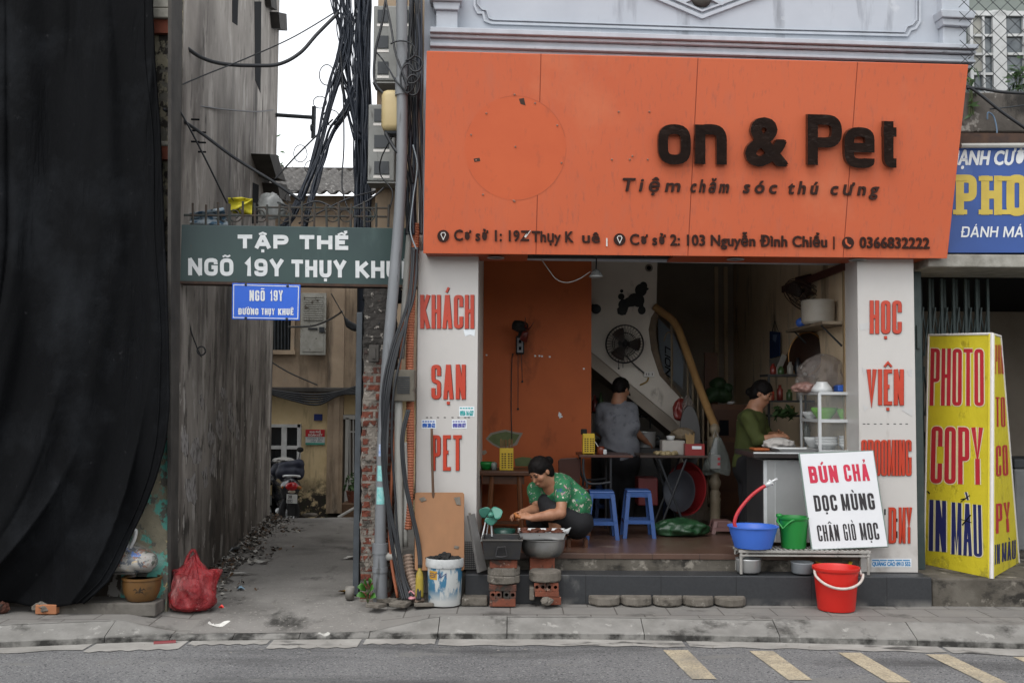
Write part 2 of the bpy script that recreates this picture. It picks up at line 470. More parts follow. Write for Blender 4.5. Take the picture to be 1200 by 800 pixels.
def font_text(s, x0, x1, yb, pl, bold=0.0, depth=0.0, slope=0.0, shear=0.0, d0=0.003, capH=None, track=1.0, mb=None, n=8):
 """a line in Blender's own face, x0..x1 px wide on baseline yb, thickened by bold px"""
 cu = bpy.data.curves.new('tmp', 'FONT'); cu.body = s; cu.size = 1; cu.space_character = track; cu.resolution_u = 3
 o = bpy.data.objects.new('tmp', cu); COL.objects.link(o)
 dg = bpy.context.evaluated_depsgraph_get(); me = o.evaluated_get(dg).to_mesh()
 vs = [v.co.copy() for v in me.vertices]; fs = [tuple(p.vertices) for p in me.polygons]
 o.evaluated_get(dg).to_mesh_clear(); bpy.data.objects.remove(o); bpy.data.curves.remove(cu)
 mb = mb or MB()
 if not vs: return mb
 a = min(v.x for v in vs); b = max(v.x for v in vs)
 k = (x1 - x0 - 2 * bold) / (b - a); ky = k if capH is None else capH / 0.7
 offs = [(0, 0)] + ([(bold * math.cos(i * 2 * math.pi / n), bold * math.sin(i * 2 * math.pi / n)) for i in range(n)] if bold else [])
 from collections import Counter
 ec = Counter()
 for f in fs:
  for i in range(len(f)): ec[tuple(sorted((f[i], f[(i + 1) % len(f)])))] += 1
 rim = [e for e, c_ in ec.items() if c_ == 1]
 for i, (ox, oy) in enumerate(offs):
  def T(v, d):
   x = x0 + bold + (v.x - a) * k + ox; y = yb - v.y * ky + oy
   x, y = x + shear * (yb - y), y + slope * (x - x0)
   return PP(x, y, pl) + pl[1] * d
  dd = d0 + depth + 0.0002 * i; q = [T(v, dd) for v in vs]; g = list(fs)
  if depth > 0:
   m_ = len(vs); q += [T(v, 0.0) for v in vs]
   g += [(e[0], e[1], e[1] + m_, e[0] + m_) for e in rim]
  mb.add(q, g)
 return mb
# ------------------------------------------------------------------ smooth bodies: signed distance field + surface nets
class SDF:
 def __init__(self): self.p = []
 def cap(self, a, b, ra, rb=None, k=0.03): self.p.append(('c', Vector(a), Vector(b), ra, ra if rb is None else rb, k)); return self
 def ell(self, c, r, rot=None, k=0.03): self.p.append(('e', Vector(c), Vector(r), rot, 0, k)); return self
 def cut(self, pt, n): self.p.append(('x', Vector(pt), Vector(n).normalized(), 0, 0, 0)); return self     # keeps the side n points away from
 def sub(self, c, r, rot=None, k=0.01): self.p.append(('s', Vector(c), Vector(r), rot, 0, k)); return self
 def mesh(self, h=0.008, grow=0.0, noise=0.0, nsc=20.0):
  lo = Vector((1e9,) * 3); hi = -lo
  for q in self.p:
   if q[0] == 'c':
    m = max(q[3], q[4]); pts = [q[1] - Vector((m,) * 3), q[1] + Vector((m,) * 3), q[2] - Vector((m,) * 3), q[2] + Vector((m,) * 3)]
   elif q[0] == 'e':
    m = max(q[2]); pts = [q[1] - Vector((m,) * 3), q[1] + Vector((m,) * 3)]
   else: continue
   for v in pts:
    lo = Vector(map(min, lo, v)); hi = Vector(map(max, hi, v))
  pad = 3 * h + grow + 0.01; lo -= Vector((pad,) * 3); hi += Vector((pad,) * 3)
  n = [int((hi[i] - lo[i]) / h) + 2 for i in range(3)]
  g = np.full(n, 1.0, np.float32)
  axs = [np.float32(lo[i]) + np.arange(n[i], dtype=np.float32) * h for i in range(3)]
  for q in self.p:
   k = q[5]
   if q[0] == 'c':
    m = max(q[3], q[4]) + k + 0.05 + grow
    a = [min(q[1][i], q[2][i]) - m for i in range(3)]; b = [max(q[1][i], q[2][i]) + m for i in range(3)]
   elif q[0] in 'es':
    m = max(q[2]) + k + 0.05 + grow; a = [q[1][i] - m for i in range(3)]; b = [q[1][i] + m for i in range(3)]
   else: a = list(lo); b = list(hi)
   i0 = [max(0, int((a[i] - lo[i]) / h)) for i in range(3)]; i1 = [min(n[i], int((b[i] - lo[i]) / h) + 2) for i in range(3)]
   sl = tuple(slice(i0[i], i1[i]) for i in range(3))
   X, Y, Z = np.meshgrid(*[axs[i][i0[i]:i1[i]] for i in range(3)], indexing='ij')
   if q[0] == 'c':
    ab = q[2] - q[1]; L2 = max(ab.dot(ab), 1e-9)
    t = np.clip(((X - q[1].x) * ab.x + (Y - q[1].y) * ab.y + (Z - q[1].z) * ab.z) / L2, 0, 1)
    d = np.sqrt((X - q[1].x - t * ab.x) ** 2 + (Y - q[1].y - t * ab.y) ** 2 + (Z - q[1].z - t * ab.z) ** 2) - (q[3] + (q[4] - q[3]) * t)
   elif q[0] in 'es':
    dx, dy, dz = X - q[1].x, Y - q[1].y, Z - q[1].z
    if q[3] is not None:
     M = q[3].transposed()
     dx, dy, dz = (M[0][0] * dx + M[0][1] * dy + M[0][2] * dz, M[1][0] * dx + M[1][1] * dy + M[1][2] * dz, M[2][0] * dx + M[2][1] * dy + M[2][2] * dz)
    r = q[2]; k0 = np.sqrt((dx / r.x) ** 2 + (dy / r.y) ** 2 + (dz / r.z) ** 2); k1 = np.sqrt((dx / r.x ** 2) ** 2 + (dy / r.y ** 2) ** 2 + (dz / r.z ** 2) ** 2)
    d = k0 * (k0 - 1) / np.maximum(k1, 1e-6)
   else:
    d = (X - q[1].x) * q[2].x + (Y - q[1].y) * q[2].y + (Z - q[1].z) * q[2].z
    g[sl] = np.maximum(g[sl], d); continue
   o = g[sl]
   if q[0] == 's':
    g[sl] = np.maximum(o, -d); continue
   d = d - grow
   hh = np.clip(0.5 + 0.5 * (d - o) / max(k, 1e-4), 0, 1)
   g[sl] = d + (o - d) * hh - k * hh * (1 - hh)
  if noise:
   X, Y, Z = np.meshgrid(*axs, indexing='ij')
   g += noise * (np.sin(X * nsc + 2 * np.sin(Z * nsc * .7)) * np.sin(Y * nsc * 1.1 + 1) * np.sin(Z * nsc * .9 + 1.5 * np.sin(X * nsc * .6))).astype(np.float32)
  return surface_net(g, lo, h)
def surface_net(g, lo, h):
 ins = g < 0; n = g.shape
 cs = np.zeros([x - 1 for x in n] + [3], np.float32); cn = np.zeros([x - 1 for x in n], np.float32)
 for ax in range(3):
  A = [slice(None)] * 3; B = [slice(None)] * 3; A[ax] = slice(0, -1); B[ax] = slice(1, None)
  ga, gb = g[tuple(A)], g[tuple(B)]; cr = ins[tuple(A)] != ins[tuple(B)]
  t = np.where(cr, ga / np.where(cr, ga - gb, 1), 0)
  o1, o2 = [i for i in range(3) if i != ax]
  for d1 in (0, 1):
   for d2 in (0, 1):
    sl = [slice(None)] * 3
    sl[o1] = slice(d1, n[o1] - 1 + d1); sl[o2] = slice(d2, n[o2] - 1 + d2)
    c = cr[tuple(sl)]; cn += c
    cs[..., ax] += np.where(c, t[tuple(sl)], 0); cs[..., o1] += c * d1; cs[..., o2] += c * d2
 act = cn > 0; idx = np.full(cn.shape, -1, np.int64); w = np.argwhere(act); idx[act] = np.arange(len(w))
 vs = np.array(lo)[None] + (w + cs[act] / cn[act][:, None]) * h
 fs = []
 for ax in range(3):
  A = [slice(None)] * 3; B = [slice(None)] * 3; A[ax] = slice(0, -1); B[ax] = slice(1, None)
  cr = ins[tuple(A)] != ins[tuple(B)]; o1, o2 = [i for i in range(3) if i != ax]
  e = np.argwhere(cr)
  e = e[(e[:, o1] > 0) & (e[:, o2] > 0) & (e[:, o1] < n[o1] - 1) & (e[:, o2] < n[o2] - 1)]
  q = []
  for d1, d2 in ((-1, -1), (0, -1), (0, 0), (-1, 0)):
   c = e.copy(); c[:, o1] += d1; c[:, o2] += d2; q.append(idx[c[:, 0], c[:, 1], c[:, 2]])
  fs.append(np.stack(q, 1))
 fs = np.concatenate(fs)
 mb = MB(); mb.v = [tuple(map(float, v)) for v in vs]; mb.f = [tuple(map(int, f)) for f in fs]
 return mb
# ------------------------------------------------------------------ materials
M_asph = mat('asphalt', C('#6e6e6f', .8), C('#7e7e7e', .8), sc=1.2, rough=.85, bump=.5, bsc=90, bdist=.008,
             layers=[(C('#a9a9a7', .7), 75, .55, .06, (1, 1, 1)), (C('#37373a', .8), 62, .57, .06, (1, 1, 1)), (C('#4d4d4e', .6), .9, .5, .2, (.3, 1.6, 1)), (C('#94938f', .6), 2.2, .6, .1, (.6, 1.5, 1))])
M_kerb = mat('kerb_stone', C('#9c9a95', .7), C('#878580', .64), sc=5, rough=.85, bump=.35, bsc=40,
             layers=[(C('#b2b0aa', .66), 9, .6, .06, (1, 1, 1)), (C('#4a4844', .6), 3, .56, .12, (1, 1, 1)), (C('#3a3936', .6), 6, .42, .2, (1, 1, 1), (-.075, -.09))])
M_pave = mat('pavement_slabs', C('#8b8884', .66), C('#98958f', .66), sc=3, rough=.85, bump=.3, bsc=30,
             brick=dict(axes='XY', w=.42, h=.3, m=.006, mc=C('#625e59', .7), v=.92), layers=[(C('#4e4b47', .6), 2.2, .55, .15, (1, 1, 1)), (C('#a5a29b', .55), 14, .64, .05, (1, 1, 1))])
M_alley = mat('alley_concrete', C('#96938e', .75), C('#85827d', .7), sc=1.5, rough=.9, bump=.4, bsc=18,
              layers=[(C('#4b4945', .6), 2.5, .57, .12, (1, .5, 1)), (C('#b0aca5', .7), 34, .6, .05, (1, 1, 1)), (C('#8f8b84', .5), 20, .63, .05, (1, 1, 1)), (C('#4a4743', .6), .7, .5, .25, (1, 1, 1))])
M_conc = mat('raw_concrete', C('#8a857d', .55), C('#6d6861', .5), sc=4, rough=.9, bump=.5, bsc=22,
             layers=[(C('#46423c', .6), 3, .56, .12, (1, 1, .5)), (C('#a9a49a', .6), 8, .62, .06, (1, 1, 1))])
M_gutter = mat('gutter_concrete', C('#b5b2ac', .75), C('#9c9993', .68), sc=4, rough=.9, bump=.3, bsc=30, layers=[(C('#5a5855', .6), 5, .58, .08, (.4, 1, 1))])
M_ground = mat('ground_soil', C('#6b665f', .5), sc=1, rough=.95)
M_yellowpaint = mat('worn_yellow_paint', C('#d0c2a6', .78), C('#b8aa8f', .74), sc=9, rough=.8, bump=.2, bsc=60, layers=[(C('#77746e', .75), 70, .46, .25, (1, 1, 1)), (C('#7d7b76', .75), 2.5, .5, .35, (1, 1, 1))])
M_white = mat('white_plaster', C('#d8d5d0'), C('#cbc7c1'), sc=5, rough=.6, bump=.08)
# ------------------------------------------------------------------ ground, road, pavement
mb = MB(); mb.box((0, 60, -.55), (900, 900, .1)); obj('ground', mb, M_ground, kind='structure')
mb = MB(); mb.box((0, -30.6, -.33), (240, 59.2, .4)); obj('road', mb, M_asph, kind='structure')
KB = [(-520, 790), (-200, 768), (0, 759.5), (125, 754), (196, 751.5), (320, 750), (430, 749), (500, 749), (700, 749.5), (900, 753), (1050, 756.5), (1200, 761), (1500, 773), (1900, 790)]
def interp(tab, x):
 for (a, b), (c, d) in zip(tab, tab[1:]):
  if x <= c: return b + (d - b) * (x - a) / (c - a)
 return tab[-1][1]
KZ = [(-600, 0), (125, 0), (196, -.088), (430, -.088), (505, -.0), (2000, 0)]       # height of the kerb top
def kerb_at(px):
 b = PZ(px, interp(KB, px), -.13); z = interp(KZ, px); k = (z + .13) / .13
 return b, z, k
# pavement sheet
mb = MB()
st = list(range(-520, 125, 40)) + list(range(125, 520, 15)) + list(range(520, 1900, 60))
nv = 8
def pv(u, v):
 px = st[min(len(st) - 1, int(round(u * (len(st) - 1))))]
 b, z, k = kerb_at(px)
 y0 = b.y + .01 + .2 * k; y1 = .02
 return Vector((b.x, y0 + (y1 - y0) * v, z + (0 - z) * min(1, v * 1.3) - (.001 if 200 < px < 440 else .004)))
mb.grid(pv, len(st) - 1, nv)
pvm = obj('pavement', mb, [M_pave, M_alley], kind='structure', smooth=True)
pvm.data.polygons.foreach_set('material_index', [1 if 200 < st[i % (len(st) - 1)] < 432 else 0 for i in range(len(mb.f))])
# kerb stones
mb = MB()
cuts = [-520, -330, -150, -20, 122, 198, 272, 350, 432, 513, 594, 755, 914, 1075, 1230, 1400, 1600, 1880]
for a, b_ in zip(cuts, cuts[1:]):
 a += .5; b_ -= .5; o = len(mb.v); secs = 5
 jz = rnd.uniform(-.004, .004)
 for i in range(secs + 1):
  b, z, k = kerb_at(a + (b_ - a) * i / secs)
  y0 = b.y; zz = z + jz
  for (yy, zq) in ((y0 + .06, -.2), (y0, -.2), (y0, -.13 + .045 * k), (y0 + .012, -.13 + .055 * k), (y0 + .19 * k, zz - .012 * k), (y0 + .2 * k + .02, zz), (y0 + .2 * k + .05, zz), (y0 + .2 * k + .05, -.2)):
   mb.v.append((b.x, yy, zq))
 for i in range(secs):
  for j in range(8):
   mb.f.append((o + i * 8 + j, o + i * 8 + (j + 1) % 8, o + (i + 1) * 8 + (j + 1) % 8, o + (i + 1) * 8 + j))
 mb.f.append(tuple(o + j for j in range(8))); mb.f.append(tuple(o + secs * 8 + j for j in range(8))[::-1])
obj('kerb', mb, M_kerb, kind='structure')
# gutter strip of pale concrete with broken edge
mb = MB()
for a, b_, w in ((-300, 110, .17), (112, 222, .26), (224, 318, .13), (320, 425, .27), (428, 512, .16), (514, 800, .2), (803, 1100, .19), (1103, 1600, .2)):
 def gf(u, v, a=a, b_=b_, w=w):
  b, z, k = kerb_at(a + 1 + (b_ - a - 2) * u)
  return Vector((b.x, b.y + .03 - (w + .03 + .02 * math.sin(u * 31 + a) * v) * v, -.125))
 mb.grid(gf, 24, 1)
obj('gutter', mb, M_gutter, kind='structure')
# painted zebra bars
for q in (((777, 761), (806, 761), (840, 795), (811, 795)), ((878, 762), (906, 762), (952, 796), (924, 796)), ((982, 764), (1008, 764), (1068, 799), (1040, 799)),
          ((1085, 766), (1111, 766), (1184, 801), (1156, 801)), ((1187, 769), (1213, 769), (1300, 806), (1270, 806)), ((1290, 772), (1316, 772), (1420, 812), (1390, 812))):
 mb = MB(); mb.add([PZ(x, y, -.1255) for x, y in q], [(0, 1, 2, 3)])
 obj('road_marking', mb, M_yellowpaint, kind='structure')
# alley floor, rising to a crest and falling away
AZ = [(-1, 0), (0, 0), (2, .0), (4, .012), (5.7, 0), (6.2, -.06), (7.4, -.44), (9.6, -.6), (30, -.6)]
mb = MB()
mb.grid(lambda u, v: Vector((-4.2 + 3.4 * u, -.0 + 9.6 * v, interp(AZ, 9.6 * v) + .012 * math.sin(u * 9 + v * 14) * math.sin(v * 23) * (v > .02))), 30, 70)
obj('alley_path', mb, M_alley, kind='structure', smooth=True)
# ------------------------------------------------------------------ left building, alley wall, black tarpaulin
M_alleywall = mat('stained_alley_wall', C('#b0a9a1', .84), C('#938c84', .76), sc=1.3, rough=.9, bump=.25, bsc=20,
 layers=[(C('#5f5852', .75), 1.0, .48, .16, (1.5, .8, .3)), (C('#c2bbb3', .8), 2.6, .56, .1, (1.2, .9, .4)), (C('#453d36', .8), 1.3, .40, .22, (1.4, .8, .3), (2.6, .2)), (C('#3a342f', .8), 5, .56, .08, (1, .7, .35), (5, 1)), (C('#4a443f', .7), 7, .58, .12, (1, .8, .25)),
   (C('#b9b4ae', .7), 5, .6, .02, (1, 1.0, .5), (2.0, 1.7)), (C('#2a2827'), 1.1, .56, .12, (1, 1, .2))])
M_pil = mat('mottled_pilaster', C('#a59d85', .7), C('#8f8a78', .6), sc=6, rough=.9, bump=.5, bsc=25,
 layers=[(C('#2d2a26'), 14, .5, .06, (1, 1, .8), (1.6, 2.6)), (C('#68b3a4', .75), 5, .48, .04, (1, 1, .8), (2.4, 1.4)), (C('#7a776e', .6), 9, .55, .03, (1, 1, 1)), (C('#c3b489', .8), 7, .62, .03, (1, 1, 1))])
M_creamtrim = mat('cream_trim', C('#b5b2a8', .7), C('#8f8b80', .6), sc=8, rough=.8, bump=.2)
M_redtrim = mat('faded_red_trim', C('#8c4b36', .7), C('#6b3a2b', .7), sc=8, rough=.8, bump=.2)
M_visor = mat('dark_visor_concrete', C('#5c5853', .6), C('#3f3c39', .6), sc=4, rough=.9, bump=.3)
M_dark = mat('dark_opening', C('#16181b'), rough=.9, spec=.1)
A0 = PZ(199, 711, 0.0); A1 = PZ(316, 605, 0.0)
LN = Vector((-(A1 - A0).y, (A1 - A0).x, 0)).normalized()
if LN.x < 0: LN = -LN
LW = (A0, LN)                                                # plane of the alley wall
lb = thing('corner_building', 'tall grey stained concrete building on the left side of the alley behind the black sheet', 'building', (-5, 2, 0))
mb = MB(); mb.prism([Vector((A0.x, A0.y, -.05)), Vector((A1.x, A1.y, -.05)), Vector((-9, A1.y, -.05)), Vector((-9, A0.y, -.05))], (0, 0, 7.9))
obj('wall', mb, M_alleywall, lb)
# front pilaster with peeling paint, mouldings
yf = A0.y
pl_l = P(150, 400, yf).x
mb = MB(); mb.box(((pl_l + A0.x - .0) / 2, yf - .0, 4), (A0.x - pl_l - .02, .08, 8.6)); obj('pilaster', mb, M_pil, lb)
for y0, y1, d in ((-5, 9, .1), (9, 21, .13), (165, 171, .1)): mb = MB(); mb.bpx(150, y0, 199, y1, yf - d, d, bev=.01); obj('cornice', mb, M_creamtrim, lb)
for y0, y1 in ((21, 39), (171, 187)): mb = MB(); mb.bpx(150, y0, 198, y1, yf - .09, .09); obj('frieze', mb, M_redtrim, lb)
def on_wall(q, d0, d1, bld, m, name, pl=LW, par=lb):
 b = MB(); b.prism([PP(x, y, pl) + pl[1] * d0 for x, y in q], pl[1] * (d1 - d0)); return obj(name, b, m, par)
on_wall([(200, -20), (213, -20), (207, 720), (199, 716)], -.02, .006, lb, M_visor, 'corner_band')
for q in ([(298, 2), (306, 2), (305, 109), (299, 94)], [(272, -6), (279, -6), (278, 30), (272, 26)], [(296, 214), (303, 217), (302, 262), (295, 262)]):
 w = on_wall(q, -.05, .004, lb, M_dark, 'window')
on_wall([(294, 180), (305, 181), (316, 212), (303, 207)], -.02, .22, lb, M_visor, 'canopy')
on_wall([(307, 214), (319, 216), (325, 236), (310, 232)], -.02, .2, lb, M_visor, 'canopy')
on_wall([(316, 14), (326, 16), (327, 36), (318, 33)], -.02, .12, lb, M_visor, 'canopy')
on_wall([(309, -8), (316, -8), (318, 12), (311, 8)], -.02, .08, lb, M_visor, 'canopy')
mb = MB()
for (x, y) in ((224, 140), (224, 153), (232, 155), (224, 166), (232, 167), (232, 178)):
 p = PP(x, y, LW); mb.tube([p, p + LN * .07], .008, 6)
obj('anchor_bolts', mb, M_dark, lb)
M_steel = mat('dark_steel', C('#3c4044', .8), C('#2c2f32', .8), sc=10, rough=.6, metal=.3)
br = thing('steel_bracket', 'thin steel arm bracket sticking out of the tall grey wall against the white sky', 'bracket', P(321, 134, 5.6))
Yb = A1.y - .2
mb = MB(); mb.tube([P(318, 134.5, Yb), P(370, 138, Yb)], .028, 6); obj('arm', mb, M_steel, br)
mb = MB(); mb.tube([P(319, 121, Yb), P(320, 148, Yb)], .03, 6); obj('wall_plate', mb, M_steel, br)
mb = MB(); mb.tube([P(368, 125, Yb), P(367, 162, Yb)], .035, 6); mb.tube([P(364, 150, Yb), P(368, 150, Yb)], .05, 6); obj('end_post', mb, M_steel, br)
# torn posters stuck on the alley wall
M_poster = mat('torn_paper', C('#a9a5a3', .85), C('#8d8986', .8), sc=14, rough=.9, layers=[(C('#5f5a55', .6), 18, .5, .1, (1, 1, .6))])
for i, (cx, cy, w, h, a) in enumerate(((229, 530, 8, 22, .1), (224, 572, 9, 26, -.05), (247, 510, 5, 20, .1), (240, 560, 5, 16, .2), (258, 500, 6, 28, -.1), (270, 488, 5, 20, .1), (216, 520, 5, 24, 0), (278, 505, 4, 18, .1), (262, 462, 5, 12, .2), (236, 470, 4, 11, 0), (249, 545, 4, 20, -.2))):
 r_ = random.Random(i)
 q = []
 for k in range(12):
  t = k / 12 * 6.283; rr = r_.uniform(.45, 1)
  q.append((cx + w * rr * math.cos(t) + a * h * math.sin(t) * .3, cy + h * rr * math.sin(t)))
 b = MB(); b.prism([PP(x, y, LW) + LN * .001 for x, y in q], LN * .002)
 obj('torn_poster', b, M_poster, label='torn grey paper scraps glued low on the stained alley wall', cat='poster', group='torn poster scraps on the alley wall')
# black sheet
M_tarp = mat('black_mesh_sheet', C('#17181a', .6), C('#111214', .6), sc=2.0, rough=.8, spec=.06, bump=.5, bsc=34, bdist=.012, st=(1, 1, .45),
             layers=[(C('#212326', .7), 2.2, .5, .2, (.7, .7, .6)), (C('#101113'), 3, .55, .1, (2.2, 2.2, .2)), (C('#2b2b2d', .7), 16, .66, .05, (1, 1, .8))])
XR = [(-80, 176), (0, 178), (75, 181), (150, 187), (250, 191), (400, 197), (480, 198), (520, 194), (560, 184), (600, 169), (635, 152), (665, 139), (690, 124), (709, 100), (715, 96)]
rr = random.Random(3)
fl = [(rr.uniform(5, 34), rr.uniform(0, 6.28), rr.uniform(.15, 1), rr.uniform(-.5, .5)) for _ in range(14)] + [(rr.uniform(35, 90), rr.uniform(0, 6.28), rr.uniform(.15, .4), rr.uniform(-1.5, 1.5)) for _ in range(16)]
cre = [(rr.uniform(0, 1.1), rr.uniform(-.25, .25), rr.uniform(40, 130), rr.uniform(-.5, .5), rr.uniform(.8, 2.5), rr.uniform(0, 1)) for _ in range(34)]
def tarp(u, v):
 y = -90 + (802 - 0) * v
 xr = interp(XR, min(y, 714)); x = -170 + (xr + 170) * u
 yb = 709 - 8 * (1 - u) ** 2 + 3 * math.sin(u * 17)
 yy = min(y, 714); yy = -90 + (yb + 90) * v
 s = (x + 170) / 380.0
 lean = 0.0 if v < .45 else (v - .45) ** 1.6 * 1.4          # folds sweep to the lower left near the ground
 q = s + lean * (1.1 - s)
 d = sum(3 * a_ * math.exp(-abs(q + s_ * v - q0) * w_) * max(0, math.sin(3.1 * (v * k_ + o_))) for q0, s_, w_, a_, k_, o_ in cre)
 for f_, p_, a_, w_ in fl:
  d += a_ / (1 + f_ * .06) * math.sin(f_ * (q * 1.15 + .05 * math.sin(v * 5 + p_)) + p_ + w_ * v * 6)
 ridge = max(0, math.sin(q * 9.5 + 1.1)) ** 4 - .6 * max(0, math.sin(q * 13 + 3 + v)) ** 8
 amp = .030 + .03 * v
 low = 0.03 * math.sin(11 * (v + .5 * s) + 1) * max(0, v - .55)
 return P(x, yy, yf - .2 - .10 * v - amp * d - .05 * ridge - low)
mb = MB(); mb.grid(tarp, 240, 220)
tp = thing('black_tarpaulin', 'huge black construction mesh sheet hanging in folds over the building front at far left', 'tarpaulin', P(60, 705, yf - .2))
obj('sheet', mb, M_tarp, tp, smooth=True, solid=.004)
mb = MB(); mb.tube([tarp(1, i / 60) + Vector((.0, -.008, 0)) for i in range(61)], .012, 6); obj('hem', mb, M_tarp, tp, smooth=True)
mb = MB(); mb.tube([tarp(.973 + .004 * math.sin(i * .4), i / 60) + Vector((0, -.004, 0)) for i in range(61)], .007, 6); obj('hem', mb, M_tarp, tp, smooth=True)
# low plinth where the flowerpot stands
mb = MB(); a = PZ(92, 710, 0); mb.box(((P(60, 700, -.95).x + A0.x - .05) / 2, yf - .12, .03), (A0.x - P(60, 700, -.95).x, .3, .1), bev=.008)
obj('concrete_plinth', mb, M_conc, label='low mossy concrete ledge under the brown flowerpot beside the black sheet', cat='ledge')
# ------------------------------------------------------------------ house at the end of the alley
YB = 9.0
M_house = mat('yellow_house_wall', C('#d6c198', .92), C('#c9b389', .92), sc=3, rough=.9, bump=.2, bsc=14,
 layers=[(C('#85775f', .8), 2.2, .54, .15, (1.5, 1.5, .3)), (C('#38332c', .7), 6, .40, .1, (1, 1, 1), (.35, .0)), (C('#3a3f2b', .6), 9, .52, .1, (1, 1, 1), (.4, .0)), (C('#cdb88c', .8), 8, .64, .04, (1, 1, 1))])
M_houseup = mat('brown_stained_wall', C('#a8957e', .85), C('#8f7d69', .8), sc=2, rough=.9, bump=.2,
 layers=[(C('#4a4036', .7), 2.0, .5, .15, (1.5, 1.5, .2)), (C('#a59682', .7), 4, .6, .08, (1, 1, .4))])
M_frame = mat('white_window_frame', C('#bfc0bf'), C('#a9aaa8'), sc=8, rough=.6)
M_glass = mat('dark_window_glass', C('#1c2124'), rough=.12, spec=.6)
hs = thing('alley_house', 'weathered yellow and brown two storey house closing the end of the alley', 'house', P(370, 600, YB))
mb = MB(); mb.bpx(200, 459, 640, 640, YB, 4); obj('wall', mb, M_house, hs)
mb = MB(); mb.bpx(200, 228, 640, 459, YB, 4); obj('upper_wall', mb, M_houseup, hs)
mb = MB(); mb.bpx(200, 454, 640, 460, YB - .25, .3, bev=.02); obj('ledge', mb, M_visor, hs)
mb = MB(); mb.bpx(384, 335, 402, 600, YB - .14, .16); obj('pier', mb, M_houseup, hs)
mb = MB(); mb.bpx(390, 459, 397, 600, YB - .17, .05); obj('downpipe', mb, M_houseup, hs)
# roof of grey tiles
M_roof = mat('grey_roof_tiles', C('#7d7a76', .6), C('#55524f', .6), sc=6, rough=.9, bump=.3, layers=[(C('#a5a29d', .6), 12, .58, .06, (1, 1, 1))])
e0 = P(300, 226, YB - .4); r0 = P(300, 200, YB + 3)
mb = MB()
def roof(u, v):
 x = -5.2 + 5.9 * u
 row = (v * 9) % 1.0
 return Vector((x, (YB - .4) + 3.4 * v, e0.z - .12 * (u - .1) + (r0.z - e0.z) * v + .035 * math.sin(u * 5.5 / .2 * 6.283) + .05 * (1 - row)))
mb.grid(roof, 170, 54)
obj('roof', mb, M_roof, hs, smooth=True, solid=.02)
mb = MB(); mb.bpx(200, 196, 520, 202, YB + 3, .3); obj('ridge', mb, M_visor, hs)
# lower window
w = MB()
w.bpx(313, 497, 316.5, 552, YB - .08, .08); w.bpx(348, 497, 352, 552, YB - .08, .08); w.bpx(313, 497, 352, 500.5, YB - .08, .079); w.bpx(329.5, 498, 335.5, 552, YB - .075, .075); w.bpx(313, 522, 352, 526, YB - .07, .07); w.bpx(312, 550, 353, 554, YB - .09, .09)
wn = obj('window', w, M_frame, hs)
w = MB(); w.bpx(315, 499, 350, 551, YB - .03, .03); obj('pane', w, M_glass, wn)
# upper window with bars and one open shutter
w = MB(); w.bpx(300, 330, 343, 336, YB - .06, .06); w.bpx(341, 336, 345.5, 414, YB - .06, .06); w.bpx(300, 410, 346, 415, YB - .08, .08)
wn = obj('window', w, M_houseup, hs)
w = MB(); w.bpx(300, 336, 341, 410, YB - .02, .02); obj('pane', w, M_glass, wn)
w = MB()
for x in range(318, 341, 4): w.tube([P(x, 336, YB - .05), P(x, 410, YB - .05)], .012, 6)
obj('bars', w, M_steel, wn)
M_shut = mat('flaking_white_shutter', C('#a7a69e', .8), C('#8d8b82', .8), sc=7, rough=.8, bump=.2, layers=[(C('#4d463d'), 9, .6, .04, (1, 1, 1))])
w = MB(); w.bpx(352, 343, 382, 416, YB - .13, .03, bev=.006)
for i in range(11):
 y = 347 + i * 2.6; w.bpx(355.5, y, 378.5, y + 1.7, YB - .15, .02)
w.bpx(355, 380, 379, 412, YB - .14, .02)
sh = obj('shutter', w, M_shut, hs)
w = MB(); w.bpx(361, 384, 372, 386, YB - .16, .02); w.bpx(374, 383, 380, 389, YB - .16, .02); obj('bolt', w, M_steel, sh)
# door with white grille at right
w = MB(); w.bpx(399, 486, 440, 612, YB - .05, .05); dr = obj('door', w, mat('dull_door', C('#4b4238', .8)), hs)
w = MB(); w.bpx(399, 486, 440, 491, YB - .1, .05); w.bpx(404, 490, 408, 612, YB - .1, .05)
for x in range(410, 438, 4): w.tube([P(x, 491, YB - .08), P(x, 612, YB - .08)], .011, 6)
for y in (505, 560, 566): w.bpx(407, y, 440, y + 1.6, YB - .085, .01)
obj('grille', w, mat('white_grille', C('#9b9a95')), dr)
# small plates on the house
M_blue = mat('blue_enamel', C('#145fd2', .85), C('#1158c6', .85), sc=3, rough=.35, spec=.5)
w = MB(); w.bpx(368, 485, 377.5, 492.5, YB - .03, .03); obj('number_plate', w, mat('navy_plate', C('#22306e')), label='small dark blue number plate high on the yellow house wall', cat='plate')
pb = thing('notice_board', 'small red and white notice board on the yellow house wall above the motorbike', 'notice', P(369, 512, YB))
w = MB(); w.bpx(358, 503, 380.5, 521, YB - .03, .03); obj('board', w, mat('notice_white', C('#c9ccc9')), pb)
w = MB(); w.bpx(358, 503, 380.5, 511.5, YB - .035, .004); obj('red_band', w, mat('notice_red', C('#b3262c')), pb)
w = MB(); w.bpx(358, 518.5, 380.5, 521, YB - .035, .004); obj('green_band', w, mat('notice_green', C('#3f8f7d')), pb)
w = MB(); pl = planeY(YB - .04)
font_text('KHU PHỐ', 363, 376, 507, pl, mb=w, bold=.15); font_text('ĐOÀN KẾT', 361, 378, 510.7, pl, mb=w, bold=.15)
obj('lettering', w, M_white, pb)
w = MB(); font_text('THÔNG BÁO', 360, 379, 514.7, planeY(YB - .034), mb=w); font_text('tiếp dân', 364, 377, 517.6, planeY(YB - .034), mb=w); obj('lettering', w, mat('notice_ink', C('#2f4f63')), pb)
